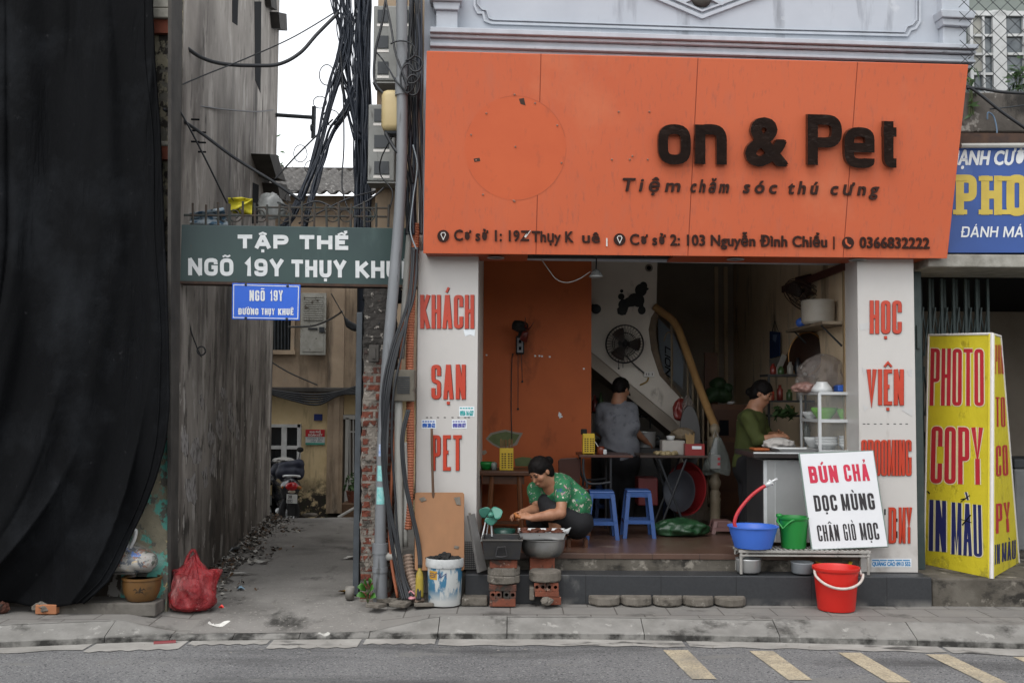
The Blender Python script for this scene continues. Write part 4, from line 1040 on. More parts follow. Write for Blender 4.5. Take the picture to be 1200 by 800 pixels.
# body above the shop, walls round the room
mb = MB()
za = P(505, 75, 0).z - .0
L_ = PP(497, 50, FPL); R_ = PP(1129, 60, FPL)
mb.prism([Vector((L_.x, L_.y, 2.93)), Vector((R_.x, R_.y, 2.93)), Vector((R_.x, R_.y + .14, 2.93)), Vector((L_.x, L_.y + .14, 2.93))], (0, 0, 2.6))
mb.prism([Vector((L_.x, L_.y + .139, 3.78)), Vector((R_.x, R_.y + .139, 3.78)), Vector((R_.x, 6.2, 3.78)), Vector((L_.x, 6.2, 3.78))], (0, 0, 1.75)); obj('upper_wall', mb, M_bluewall, sh_)
XL, XR_ = -.30, 3.02
mb = MB(); mb.prism([(-.84, -.0, -.05), (XL - .0, -.0, -.05), (XL, 6.2, -.05), (-.84, 6.2, -.05)], (0, 0, 3.82)); obj('left_wall', mb, M_stairwall, sh_); mb = MB(); mb.bpx(441, -60, 503, 300, .33, .12); obj('side_wall', mb, M_houseup, sh_)
mb = MB(); mb.prism([(XR_, .0, -.05), (3.53, .0, -.05), (3.53, 6.2, -.05), (XR_, 6.2, -.05)], (0, 0, 3.82)); obj('right_wall', mb, M_inwall, sh_)
mb = MB(); mb.box((1.36, 5.6, 1.86), (3.30, 1.19, 3.70)); obj('back_wall', mb, M_inback, sh_)
mb = MB(); mb.box((1.36, 2.6, 3.73), (3.31, 4.9, .08)); obj('ceiling', mb, M_white, sh_)
mb = MB(); mb.box((1.36, 2.37, FL - .025), (3.31, 5.19, .05)); mb.box((1.36, 2.5, .18), (3.31, 4.9, .3)); obj('floor', mb, M_floor, sh_)
mb = MB(); mb.box((1.36, -.24, FL - .024), (3.31, .03, .046), bev=.004); obj('floor_edge', mb, M_floor, sh_)
mb = MB(); mb.box((1.36, -.115, PD + (FL - .052 - PD) / 2), (3.3, .26, FL - .052 - PD + .02), bev=.008); obj('step', mb, M_step, sh_)
pa = P(545, 690, -.49).x; pb = P(1092, 690, -.49).x
mb = MB(); mb.box(((pa + pb) / 2, -.23, PD / 2 - .01), (pb - pa, .52, PD + .02), bev=.006); obj('podium', mb, M_tile, sh_)
mb = MB(); mb.box((pa - .1, -.2, PD / 2 - .02), (.2, .44, PD + .01), bev=.01); obj('podium_end', mb, M_step, sh_)
# upper front: cornice, pilasters, panel moulding
w = MB()
for y0, y1, d in ((39, 45, .17), (45, 49, .13), (49, 55, .09), (55, 59, .12), (59, 64, .07)):
 fpp([(504, y0), (1136, y0 + 20), (1136, y1 + 19), (504, y1)], -.05, d, w)
obj('cornice', w, M_trim, sh_, bevel=.006)
w = MB(); fpp([(506, -30), (541, -30), (539, 0), (506, 0)], -.05, .11, w); fpp([(503, 0), (543, 1), (541, 9), (505, 8)], -.05, .16, w); fpp([(507, 8), (539, 9), (537, 18), (509, 17)], -.05, .13, w); fpp([(511, 17), (536, 18), (536, 41), (511, 40)], -.05, .10, w); obj('pilaster', w, M_trim, sh_, bevel=.008)
w = MB(); fpp([(1098, -30), (1130, -30), (1130, 20), (1098, 18)], -.05, .10, w); fpp([(1093, 18), (1134, 20), (1132, 29), (1095, 27)], -.05, .16, w); fpp([(1096, 27), (1131, 29), (1129, 37), (1098, 35)], -.05, .13, w); fpp([(1100, 35), (1127, 37), (1127, 62), (1100, 59)], -.05, .09, w); obj('pilaster', w, M_trim, sh_, bevel=.008)
w = MB(); lay([([(556, -60), (556, 8), (560, 16), (566, 16), (568, 25), (576, 28), (900, 38.5), (1062, 42.5), (1066, 36), (1072, 34), (1077, 26), (1077, -60)], 2.6, False), ([(560, -60), (560, 6), (565, 12), (570, 13), (573, 22), (578, 24), (900, 34.5), (1059, 38.5), (1062, 32), (1068, 30), (1073, 24), (1073, -60)], 1.2, False)], FPL, 0, .022, mb=w)
obj('panel_moulding', w, M_trim, sh_)
w = MB(); lay([([(740, -14), (822, 21), (902, -9)], 4, False), ([(757, -14), (822, 14), (886, -9)], 2.2, False), ([(775, -14), (800, 4), (822, -6), (845, 6), (868, -9)], 3, False)], FPL, 0, .028, mb=w); obj('diamond_relief', w, M_trim, sh_)
w = MB(); w.blob(PP(822, 2, FPL) + FPL[1] * .02, (.085, .04, .06), 3, 20, .12); obj('boss', w, M_visor, sh_, smooth=True)
# ------------------------------------------------------------------ the big orange sign
M_or = mat('orange_panel', C('#ca6541', .94), C('#c45f3d', .94), sc=.8, rough=.5, spec=.35, rough2=.58,
           layers=[(C('#bd6448', .95), 2.0, .54, .25, (5, 5, .1)), (C('#a85a44', .95), 2.5, .56, .2, (16, 16, .06)), (C('#cd7350', .95), 1.2, .55, .25, (1, 1, 1)), (C('#8d5040', .9), 2.2, .6, .2, (12, 12, .15), (2.98, 2.88))])
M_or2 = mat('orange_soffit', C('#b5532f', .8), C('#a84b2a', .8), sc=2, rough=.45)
M_gloss = mat('glossy_brown_acrylic', C('#2b201d', .8), C('#3a2b26', .8), sc=8, rough=.08, spec=.6, metal=.55, bump=.25, bsc=5, bdist=.06)
M_ink = mat('dark_brown_letters', C('#38201a', .9), rough=.4)
TL = P(500, 60, -.95); BL = P(496, 297, -.55); BR = P(1110, 303, -.44)
SPL = plane3(BL, TL, BR); TR = PP(1135, 76, SPL)
sg = thing('shop_sign', 'large orange shop sign with dark glossy letters, marks of a missing logo and missing letters', 'sign', (1.4, -.5, 2.86))
n_ = SPL[1]
mb = MB(); mb.prism([PP(*q, SPL) for q in ((500, 60), (1135, 76), (1110, 303), (496, 297))], -n_ * .05); obj('face_panel', mb, M_or, sg, bevel=.004)
# box sides and soffit
bk = .02
mb = MB()
top_l = PP(501, 61, SPL) - n_ * .05; bot_l = PP(497, 296, SPL) - n_ * .05; top_r = PP(1133, 77, SPL) - n_ * .05; bot_r = PP(1108.5, 302, SPL) - n_ * .05
for a, b, sx in ((top_l, bot_l, 1), (top_r, bot_r, -1)):
 yk = -.02 if sx > 0 else .12
 mb.prism([a, b, Vector((b.x, yk, b.z)), Vector((a.x, yk, a.z))], (.012 * sx, 0, 0))
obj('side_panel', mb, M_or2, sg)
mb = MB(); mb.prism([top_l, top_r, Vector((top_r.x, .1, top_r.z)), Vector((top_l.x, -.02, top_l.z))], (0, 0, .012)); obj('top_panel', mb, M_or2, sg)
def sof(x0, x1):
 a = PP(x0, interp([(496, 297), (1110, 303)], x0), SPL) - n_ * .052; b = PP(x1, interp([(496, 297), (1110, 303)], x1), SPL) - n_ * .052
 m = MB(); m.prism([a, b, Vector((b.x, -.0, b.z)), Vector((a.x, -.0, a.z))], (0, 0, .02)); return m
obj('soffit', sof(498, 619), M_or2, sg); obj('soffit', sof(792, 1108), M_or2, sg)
mb = MB()
for yy in (-.3, -.08):
 a = P(619, 299, -.4); b = P(792, 301, -.4); mb.box(((a.x + b.x) / 2, yy, BL.z + .05), (b.x - a.x + .02, .04, .04))
for xx in (622, 700, 760): mb.box((P(xx, 299, -.3).x, -.2, BL.z + .06), (.03, .5, .03))
mb.box((P(705, 299, -.3).x, -.25, BL.z + .3), (1.3, .5, .02))
obj('inner_frame', mb, M_visor, sg)
M_lens = mat('downlight_rim', C('#b9b9b7'), rough=.3, metal=.3)
for x, y in ((581, 299), (862, 302), (1005, 304)):
 c = P(x, y, -.33); c.z = BL.z - .002
 w = MB(); w.lathe([(.0, .0), (.055, .0), (.07, -.006), (.075, 0)], c, 20); obj('downlight', w, M_lens, sg, smooth=True)
# panel seams (thin dark joints)
w = MB()
for a, b in (((634, 63), (628, 298)), ((818, 68), (806, 300)), ((1005, 73), (988, 302))):
 lay([([a, b], .9, False)], SPL, .0006, mb=w)
obj('seam', w, mat('seam_dark', C('#8c3a22', .8), rough=.8), sg)
# ghost ring and screw heads
w = MB(); ring = [(604 + 59.5 * math.cos(k * 6.283 / 60), 173.5 + 61 * math.sin(k * 6.283 / 60)) for k in range(60)]
w.prism([PP(x, y, SPL) + n_ * .0004 for x, y in ring], n_ * .0008); obj('logo_ghost', w, mat('fresher_orange', C('#cc623b', .94), C('#c65d38', .94), sc=3, rough=.5, layers=[(C('#b85a3c', .9), 6, .6, .1, (1, 1, .5))]), sg)
w = MB(); lay([(ring[i0:i1], .7, False) for i0, i1 in ((0, 17), (20, 27), (33, 36), (42, 59))], SPL, .0014, mb=w); obj('logo_outline', w, mat('ring_dirt', C('#bf6040', .93), rough=.7), sg)
w = MB()
for x, y in ((603, 111), (627, 121), (570, 133), (552, 158), (653, 147), (558, 188), (604, 172), (658, 191), (566, 228), (602, 235), (603, 236), (725, 131), (761, 131), (717, 187), (738, 187), (759, 187), (741, 183)):
 w.lathe([(0, 0), (.009, 0), (.007, .008), (0, .01)], PP(x, y, SPL), 8, n_)
obj('screws', w, mat('dull_screw', C('#9a7260', .8), rough=.5), sg)
w = MB(); w.prism([PP(x, y, SPL) + n_ * .001 for x, y in ((608, 116), (614, 115), (616, 124), (610, 122))], n_ * .001); w.prism([PP(x, y, SPL) + n_ * .001 for x, y in ((555, 186), (562, 185), (563, 189), (556, 190))], n_ * .001); obj('tape_scraps', w, M_rust, sg)
# lettering: on & Pet
def letters(s, x0, yt, x1, yb, t, name='letter', depth=.045, th=None, slope=.026):
 w = MB(); caps(s, x0, yt, x1, yb, t, SPL, depth=depth, slope=slope, mb=w, th=th, d0=.012); return obj(name, w, M_gloss, sg)
letters('o', 770, 146, 808, 191.5, 11.5, th=10); letters('n', 813, 146, 850, 192, 12, th=10.5)
w = MB(); font_text('&', 871, 922, 191.5, SPL, bold=2.8, depth=.045, d0=.012, mb=w, capH=54, slope=.02); obj('letter', w, M_gloss, sg)
letters('P', 944, 134.5, 984, 193, 12, th=11); letters('e', 987, 150, 1022, 195, 11, th=8.5); letters('t', 1027, 150, 1053, 195, 11, th=9)
for a in (('Tiệm', 727, 796, 223.5), ('chăm', 808, 853, 225), ('sóc', 870, 909, 226), ('thú', 922, 957, 227), ('cưng', 972, 1028, 228)):
 obj('lettering', font_text(*a, SPL, bold=.5, depth=.012, shear=.2, slope=.016, capH=15, track=1.45), M_ink, sg)
for a in (('Cơ sở 1: 19', 532, 609, 281.5), ('Thụy K', 623, 672, 283), ('uê', 682, 703, 284), ('Cơ sở 2: 103 Nguyễn Đình Chiểu', 738, 969, 286.5), ('0366832222', 1007, 1089, 290)):
 obj('lettering', font_text(*a, SPL, bold=.45, depth=.010, slope=.012, capH=12.5, track=1.03), M_ink, sg)
w = MB(); lay([([(977, 277), (977, 292)], 1.4, False)], SPL, .002, .01, mb=w)
for cx, cy in ((519.5, 276.5), (726, 280.5), (993.5, 284.5)):
 w.prism([PP(cx + 7 * math.cos(k * .3927), cy + 7.2 * math.sin(k * .3927), SPL) for k in range(16)], n_ * .010)
caps('Z', 610.5, 270, 620, 282.2, 2.2, SPL, depth=.010, mb=w)
obj('lettering', w, M_ink, sg)
w = MB(); lay([([(711, 279), (711, 288.5)], 1.6, False)], SPL, .002, .006, mb=w)
caps('7', 612.5, 270, 621, 278, 2.2, SPL, d0=.013, mb=w)
for cx, cy in ((519.5, 276.5), (726, 280.5)):
 lay([([(cx - 2.8, cy - 2), (cx - 1.6, cy - 4), (cx + 1.6, cy - 4), (cx + 2.8, cy - 2), (cx + 1.2, cy + 1.5), (cx, cy + 4), (cx - 1.2, cy + 1.5)], .9, True)], SPL, .0115, mb=w)
obj('lettering', w, M_white, sg)
w = MB(); lay([([(990.5, 281), (991.5, 285), (995, 288)], 2.2, False), ([(990.2, 281), (992, 280.6)], 2, False), ([(994.5, 288.5), (996.5, 287)], 2, False)], SPL, .0115, mb=w); obj('phone_icon', w, M_or, sg)
for cx, cy in ((519.5, 276.5), (726, 280.5)):
 pass
# ------------------------------------------------------------------ the two white pillars
YP = -.28
def pillar(x0, x1, label, y0=300):
 t = thing('white_pillar', label, 'pillar', P((x0 + x1) / 2, 660, YP))
 a = P(x0, 400, YP).x; b = P(x1, 400, YP).x; zt_ = P(x0, y0 - 6, YP).z
 w = MB(); w.box(((a + b) / 2, YP + .2, (PD + .004 + zt_) / 2), (b - a, .4, zt_ - PD - .004), bev=.004); obj('panel', w, M_panel, t); return t
lp_ = pillar(489, 560, 'left white pillar panel of the shop with red letters KHÁCH SẠN PET')
rp_ = pillar(1005.5, 1072, 'right white pillar panel of the shop with red letters HỌC VIỆN GROOMING')
pl = planeY(YP)
def redtext(par, args):
 for a in args:
  gp_ = a[6] if len(a) > 6 else None
  obj('lettering', caps(*a[:6], pl, depth=.008, gap=gp_), M_redletter, par)
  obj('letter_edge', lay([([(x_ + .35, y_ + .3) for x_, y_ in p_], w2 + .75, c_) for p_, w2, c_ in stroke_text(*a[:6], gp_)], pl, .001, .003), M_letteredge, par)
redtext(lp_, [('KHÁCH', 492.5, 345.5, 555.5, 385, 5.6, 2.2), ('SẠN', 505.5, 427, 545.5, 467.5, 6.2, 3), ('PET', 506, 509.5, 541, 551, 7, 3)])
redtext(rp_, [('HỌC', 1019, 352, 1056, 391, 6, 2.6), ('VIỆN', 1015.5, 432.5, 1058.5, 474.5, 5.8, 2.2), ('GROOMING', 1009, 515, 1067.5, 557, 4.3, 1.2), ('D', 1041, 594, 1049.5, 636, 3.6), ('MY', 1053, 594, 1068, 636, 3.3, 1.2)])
w = MB(); lay([([(1037, 596), (1037, 603)], 1.6, False), ([(1037, 628), (1037, 634)], 1.4, False), ([(1051, 607), (1051, 611)], 1.3, False), ([(1051, 622), (1051, 630)], 1.3, False)], pl, .001, .002, mb=w)
for x in (1011, 1016, 1024, 1031, 1039, 1047, 1054, 1061): lay([([(x, 496.5), (x + 3, 496.6)], .9, False)], pl, .001, mb=w)
obj('chipped_marks', w, M_dark, rp_)
w = MB()
for x in (499, 504, 512, 520, 529, 536, 544, 548): lay([([(x, 489), (x + 2.6, 489.1)], 1.0, False)], pl, .001, mb=w)
obj('chipped_marks', w, M_dark, lp_)
def sticker(par, x0, y0, x1, y1, mc, txt, ink, nm='sticker'):
 w = MB(); w.prism([P(x, y, YP) + Vector((0, -.0012, 0)) for x, y in ((x0, y0), (x1, y0), (x1, y1), (x0, y1))], (0, -.001, 0)); o = obj(nm, w, mc, par)
 w = MB(); font_text(txt, x0 + 1, x1 - 1, y1 - 1.5, (Vector((0, YP - .0026, 0)), Vector((0, -1, 0))), bold=.28, d0=.0006, mb=w, capH=(y1 - y0) * .45)
 for k in range(5): lay([([(x0 + 1 + k * (x1 - x0 - 2) / 5, y0 + 2.2), (x0 + .2 + (k + 1) * (x1 - x0 - 2) / 5, y0 + 2.2)], 1.4, False)], (Vector((0, YP - .0026, 0)), Vector((0, -1, 0))), .0006, mb=w)
 obj('print', w, ink, o)
M_stw = mat('sticker_white', C('#d5dadd'))
sticker(lp_, 538, 476, 556, 488, M_stw, '0936 16 627', mat('cyan_ink', C('#2a9a9a')))
sticker(lp_, 494, 491.5, 511, 502, M_stw, '0984 288 622', mat('blue_ink', C('#2a5fb0')))
sticker(lp_, 529.5, 491.5, 547, 502, M_stw, '0988 898 877', mat('violet_ink', C('#54549a')))
w = MB(); w.prism([P(x, y, YP - .001) for x, y in ((543, 386), (557, 386), (556, 394), (551, 392), (545, 394))], (0, -.0015, 0)); obj('paper_scrap', w, M_stw, lp_)
sticker(rp_, 1021, 654, 1068, 664, M_stw, 'QUẢNG CÁO 0913 552', mat('blue_ink2', C('#2f7fb5')))
w = MB()
for q in (((1056, 480), (1070, 479), (1069, 488)), ((1010, 430), (1016, 434), (1012, 440)), ((1063, 434), (1069, 432), (1069, 442), (1065, 440)), ((1007, 380), (1019, 377), (1019, 385), (1008, 387)), ((1011, 474), (1018, 477), (1013, 482))):
 w.prism([P(x, y, YP - .001) for x, y in q], (0, -.0015, 0))
obj('paper_scraps', w, mat('scrap_grey', C('#b9b8b6')), rp_)
# door frame strip beside the right pillar
w = MB(); w.bpx(990, 305, 994, 640, .06, .04); obj('wooden_strip', w, mat('pale_wood_strip', C('#9a835f', .8), C('#80694a', .8), sc=8, st=(1, 1, .2)), sh_)
w = MB(); w.bpx(994.5, 305, 1006, 640, .02, .05); obj('shutter_rail', w, mat('grey_rail', C('#75787a', .7)), sh_)
# ------------------------------------------------------------------ inside: orange partition, staircase
YW = 1.7
w = MB(); a = P(693, 400, YW).x; w.box(((XL + a) / 2 - .01, YW + .06, (FL + 3.68) / 2), (a - XL + .02, .12, 3.68 - FL)); obj('orange_partition', w, M_orange_in, sh_)
w = MB()
def patch(q, d=.003): w.prism([P(x, y, YW) + Vector((0, -.001, 0)) for x, y in q], (0, -d, 0))
w = MB(); patch([(569, 514), (575, 507), (583, 505), (592, 503), (604, 506), (613, 507), (609, 514), (606, 521), (598, 524), (585, 525), (577, 521)], .002); patch([(564, 528), (569, 527), (571, 530), (567, 533), (564, 531)], .002); obj('paint_edge', w, mat('bare_plaster', C('#9c9384', .7)), sh_)
w = MB(); patch([(572, 514), (577, 509), (585, 507), (593, 505.5), (603, 508), (609, 509), (606, 514), (603, 519), (596, 522), (586, 523), (578, 519)], .0035); patch([(603, 537), (612, 535), (622, 536), (627, 540), (624, 546), (604, 546)], .0035); obj('old_green_paint', w, mat('old_green_paint', C('#6f7b4c', .7), C('#5d6a40', .7), sc=12), sh_)
w = MB()
for x, y in ((569, 415), (626, 416), (631, 416), (634, 416.4), (643, 417), (655, 488), (657, 487), (683, 431)): patch([(x, y), (x + 2, y), (x + 2.4, y + 1.6), (x + .4, y + 2)], .003)
patch([(655, 482), (658, 485), (657, 490), (654, 487)], .003); obj('chips', w, M_stw, sh_)
YS = 2.5
stc = thing('staircase', 'indoor staircase with white side wall and a pale wooden handrail rising to the left', 'staircase', P(770, 600, YS))
w = MB(); w.ppx([(688, 250), (772, 250), (769, 362), (764, 372), (761, 386), (764, 410), (773, 438), (800, 466), (812, 520), (790, 492), (693, 412), (688, 408)], YS, .1); obj('side_wall', w, M_stairwall, stc)
w = MB(); w.ppx([(763, 372), (769, 362), (771, 372), (768, 385), (771, 410), (778, 436), (800, 464), (797, 466), (773, 440), (763, 410), (760, 386)], YS - .006, .005); obj('broken_plaster', w, mat('brown_mortar', C('#7a6650', .7), C('#5e4d3c', .7), sc=10, bump=.4), stc)
w = MB(); w.ppx([(688, 408), (693, 412), (790, 492), (814, 522), (814, 540), (790, 509), (693, 430), (688, 426)], YS + .03, .95); obj('flight', w, M_inback, stc)
w = MB()
for i in range(4):
 x = 838 - i * 9; w.bpx(x - 12, 598 - i * 24, x, 625, YS - .25 + .02 * i, .9)
obj('lower_steps', w, M_inback, stc)
M_wood = mat('pale_handrail_wood', C('#b08a58', .8), C('#98744a', .8), sc=6, rough=.45, st=(1, 1, 1))
w = MB(); w.tube(SP([(767, 359, 2.46), (776, 366, 2.42), (787, 374, 2.36), (795, 386, 2.3), (801, 402, 2.22), (812, 433, 2.05), (825, 468, 1.83), (838, 500, 1.62)], 6), .042, 10); obj('handrail', w, M_wood, stc, smooth=True)
w = MB()
for x, y0, y1, yd in ((787, 376, 455, 2.38), (806, 418, 500, 2.16), (812, 434, 520, 2.06), (818, 450, 545, 1.95), (824, 466, 570, 1.86), (830, 482, 590, 1.76)):
 w.tube([P(x, y0, yd), P(x, y1, yd)], .011, 6)
w.tube(SP([(778, 400, 2.42), (781, 391, 2.42), (786, 390, 2.4), (788, 400, 2.4), (788, 440, 2.4)], 4), .008, 6)
obj('balusters', w, mat('cream_iron', C('#8d7c62', .7)), stc)
w = MB(); cN = P(838, 612, 1.6); k = 1 / S(1.6)
pr = [(6.2, 0), (6.2, 30), (7, 33), (5.5, 36), (6.5, 40), (4.2, 44), (7, 50), (7, 54), (5, 58), (5.6, 62), (6.2, 72), (6.6, 92), (7.4, 94), (7.4, 104), (4.2, 106), (4.4, 109), (5.8, 111), (6.2, 114), (5.2, 117.5), (2.5, 120), (0, 120.5)]
cN.z = FL; kz = (P(838, 496, 1.6).z - FL) / 120.5
w.lathe([(r * k, h * kz) for r, h in pr], cN, 20); obj('newel_post', w, mat('cream_newel', C('#a89a82', .75), C('#8d806b', .7), sc=8, rough=.5), stc, smooth=True, auto=45)
w = MB(); w.ppx([(771, 372), (790, 392), (801, 420), (800, 455), (778, 436), (772, 410)], 2.75, .02); bd = obj('printed_board', w, mat('grey_blue_board', C('#7d868f', .7)), label='grey printed board standing behind the stair railing with LION in capitals', cat='board')
w = MB()
rib = stroke_text('LION', 0, 0, 34, 8, 1.7)
lay(rib, (Vector((0, 2.748, 0)), Vector((0, -1, 0))), .002, fn=lambda x, y: (779 + (8 - y) * .9 , 405 + x + (8 - y) * .5), mb=w); obj('lettering', w, M_dark, bd)
# kitchen nook wall and things beyond
w = MB(); w.box((1.4, 3.9, 1.3), (1.7, .1, 1.9)); obj('nook_wall', w, mat('grey_nook_wall', C('#b5b1a9', .85), C('#a5a19a', .85), sc=3, rough=.8), sh_)
w = MB(); w.bpx(838, 312, 842, 470, 4.95, .05); w.bpx(849, 312, 853, 470, 4.95, .05); obj('back_door_frame', w, M_inwall, sh_)
# poodle silhouette sticker
w = MB()
def el(cx, cy, rx, ry, i, n=18, a0=0):
 w.prism([P(cx + rx * math.cos(k * 6.283 / n + a0), cy + ry * math.sin(k * 6.283 / n + a0), YS - .001) for k in range(n)], (0, -.002 - .0004 * i, 0))
el(744, 351, 8.5, 7.5, 14); el(740, 353.5, 9, 5.8, 11); el(731, 357, 6.5, 6.5, 12); el(729, 364, 5.5, 5.5, 13); el(728.5, 341, 2, 2, 0); el(728, 347.5, 3.8, 3.8, 1); el(733, 356, 5.5, 5, 2); w.prism([P(x, y, YS - .001) for x, y in ((728, 352), (745, 351), (747, 358), (736, 360), (728, 358))], (0, -.0042, 0))
el(748, 352, 7.2, 8, 4); el(751, 340, 7, 7.5, 5); el(754, 335, 4.5, 5, 6); w.prism([P(x, y, YS - .001) for x, y in ((754, 335), (760.5, 338), (759, 340), (753, 341))], (0, -.0052, 0)); w.prism([P(x, y, YS - .001) for x, y in ((728, 357), (737, 358), (735, 365), (733, 369), (724, 368), (723, 362))], (0, -.0056, 0))
w.prism([P(x, y, YS - .001) for x, y in ((749, 356), (754, 356), (754, 362), (750, 362))], (0, -.006, 0)); el(752, 363.5, 4.6, 5, 10); w.prism([P(x, y, YS - .001) for x, y in ((727.4, 348), (729, 348), (729.5, 355), (727.6, 355))], (0, -.0068, 0))
obj('dog_sticker', w, mat('black_vinyl', C('#0c0b0b'), rough=.5), label='black poodle silhouette sticker on the white stair wall', cat='sticker')
# ------------------------------------------------------------------ right neighbour
M_neigh = mat('grey_green_wall', C('#8d958f', .75), C('#7d857f', .7), sc=3, rough=.8, bump=.1)
M_oldconc = mat('mossy_parapet', C('#77716a', .6), C('#5d5750', .55), sc=5, rough=.9, bump=.5, layers=[(C('#2b2926'), 4, .5, .1, (1, 1, .5)), (C('#a7a29a', .65), 6, .6, .05, (1, 1, 1))])
nb = thing('neighbour_house', 'right edge house with white upper window, mossy parapet and dark shop opening', 'house', (5, 2, 0))
X0 = 3.54
def nbox(x0, x1, z0, z1, y0, y1, m, name, bev=0): w_ = MB(); w_.box(((x0 + x1) / 2, (y0 + y1) / 2, (z0 + z1) / 2), (x1 - x0, y1 - y0, z1 - z0), bev=bev); return obj(name, w_, m, nb)
zl = P(1150, 298, -.35).z; zl0 = P(1150, 313, -.35).z
nbox(X0, 8, zl0, zl + .0, -.35, .4, M_creamtrim, 'lintel', .01)
zp1 = P(1160, 112, 0).z; zp0 = P(1160, 158, 0).z
nbox(X0 + .02, 8, zl, zp0, -.05, .3, M_conc, 'front_wall')
nbox(X0 + .02, 8, zp0, zp1, -.1, .12, M_oldconc, 'parapet', .015)
nbox(X0 + .5, 8, zp0 - .2, 7, 1.0, 1.2, M_neigh, 'upper_wall')
nbox(X0 + .5, 8, zp0 - .2, zp0 + .02, .12, 1.0, M_conc, 'balcony_floor')
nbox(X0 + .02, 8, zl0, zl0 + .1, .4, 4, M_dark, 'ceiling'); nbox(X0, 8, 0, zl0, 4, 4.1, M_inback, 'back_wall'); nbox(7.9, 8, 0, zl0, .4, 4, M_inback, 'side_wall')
PD2 = .222
a = P(1092.5, 690, -.47).x
nbox(a, 8, -.05, PD2, -.47, 4.1, M_step, 'plinth', .012)
w = MB(); w.bpx(1120, 156, 1300, 174, -.28, .3); obj('awning', w, M_rust, nb); w = MB(); w.tube([P(1126, 171, -.34), P(1300, 170, -.34)], .022, 8); obj('awning_tube', w, M_pipew, nb)
# window
YN = .98
w = MB()
for x0, x1, y0, y1 in ((1137, 1141, 10, 116), (1164, 1180, 10, 116), (1137, 1300, 13, 19), (1137, 1300, 108, 116), (1152, 1154.5, 18, 110), (1200, 1203, 18, 110)): w.bpx(x0, y0, x1, y1, YN - .05, .05 + .001 * (x0 % 7))
for y in (40, 62, 85): w.bpx(1141, y, 1164, y + 3, YN - .04, .03); w.bpx(1180, y, 1300, y + 3, YN - .041, .03)
wn = obj('window', w, M_frame, nb); w = MB(); w.bpx(1141, 18, 1300, 110, YN - .01, .02); obj('pane', w, mat('grey_pane', C('#3d454a'), C('#7b8285', .7), sc=5, rough=.1, spec=.6), wn)
w = MB(); w.bpx(1141, 19, 1152, 85, YN - .016, .005); obj('curtain', w, mat('pale_curtain', C('#a9a89f', .8)), wn)
# chain link mesh on the balcony front
w = MB(); zA = zp1 - .02; zB = 5.6; xa = X0 + .45; xb = 6.0; hgt = zB - zA; stp = .13
i = 0; x = xa - hgt
while x < xb:
 for sgn in (1, -1):
  p0 = Vector((x, .0 + .004 * sgn, zA)) if sgn > 0 else Vector((x + hgt, .0 + .004 * sgn, zA)); p1 = Vector((x + hgt, .004 * sgn, zB)) if sgn > 0 else Vector((x, .004 * sgn, zB))
  lo = max(xa, min(p0.x, p1.x)); hi = min(xb, max(p0.x, p1.x))
  if hi - lo > .02:
   f = lambda X: p0.lerp(p1, (X - p0.x) / (p1.x - p0.x)); w.tube([f(lo), f(hi)], .0035, 4, False)
 x += stp
wm = obj('wire_mesh', w, M_steel, nb)
# plants on the balcony
def leafclump(name, c, r, n, m, label, sd, sz=.05, stems=3, base=None):
 t = thing(name, label, 'plant', c); r_ = random.Random(sd); w = MB()
 for i in range(n):
  p = Vector(c) + Vector((r_.gauss(0, r[0]), r_.gauss(0, r[1]), r_.gauss(0, r[2]))); a_ = Vector((r_.gauss(0, 1), r_.gauss(0, 1), r_.gauss(-.4, 1))).normalized() * sz * r_.uniform(.7, 1.3); b_ = a_.orthogonal().normalized() * sz * .4
  w.add([p - a_, p + b_, p + a_, p - b_], [(0, 1, 2, 3)])
 obj('leaves', w, m, t)
 w = MB()
 for i in range(stems): w.tube([Vector(c) + Vector((r_.uniform(-.03, .03), 0, -r[2] * 2.2)), Vector(c) + Vector((r_.gauss(0, r[0]), 0, r[2] * .4))], .006, 5)
 obj('stems', w, mat('plant_stem', C('#4e5a33', .7)), t); return t
leafclump('balcony_plant', P(1192, 95, .25), (.05, .04, .1), 70, M_leaf, 'leafy potted plant behind the balcony mesh in front of the white window', 4)
leafclump('creeper', P(1138, 100, -.12), (.03, .02, .12), 18, M_leaf, 'small creeper with dark leaves between the orange sign corner and the balcony mesh', 6, .055)
cable([(1133, 103, -.2), (1150, 104, -.2), (1175, 108, -.2), (1215, 110, -.2)], .014, 'upper dark cable running right across the balcony parapet')
cable([(1133, 100, -.2), (1150, 112, -.2), (1175, 132, -.2), (1210, 156, -.2)], .014, 'lower dark cable slanting down across the mossy parapet')
cable([(1158, 170, -.25), (1168, 158, -.25), (1165, 138, -.2), (1158, 132, -.2), (1157, 140, -.2)], .007, 'blue looped cord hanging on the mossy parapet', m=mat('blue_cord', C('#5a7187', .8)), name='cord')
cable([(1160, 128, -.18), (1180, 126, -.2), (1210, 122, -.2)], .006, 'thin pale wire along the mossy parapet', m=M_steel)
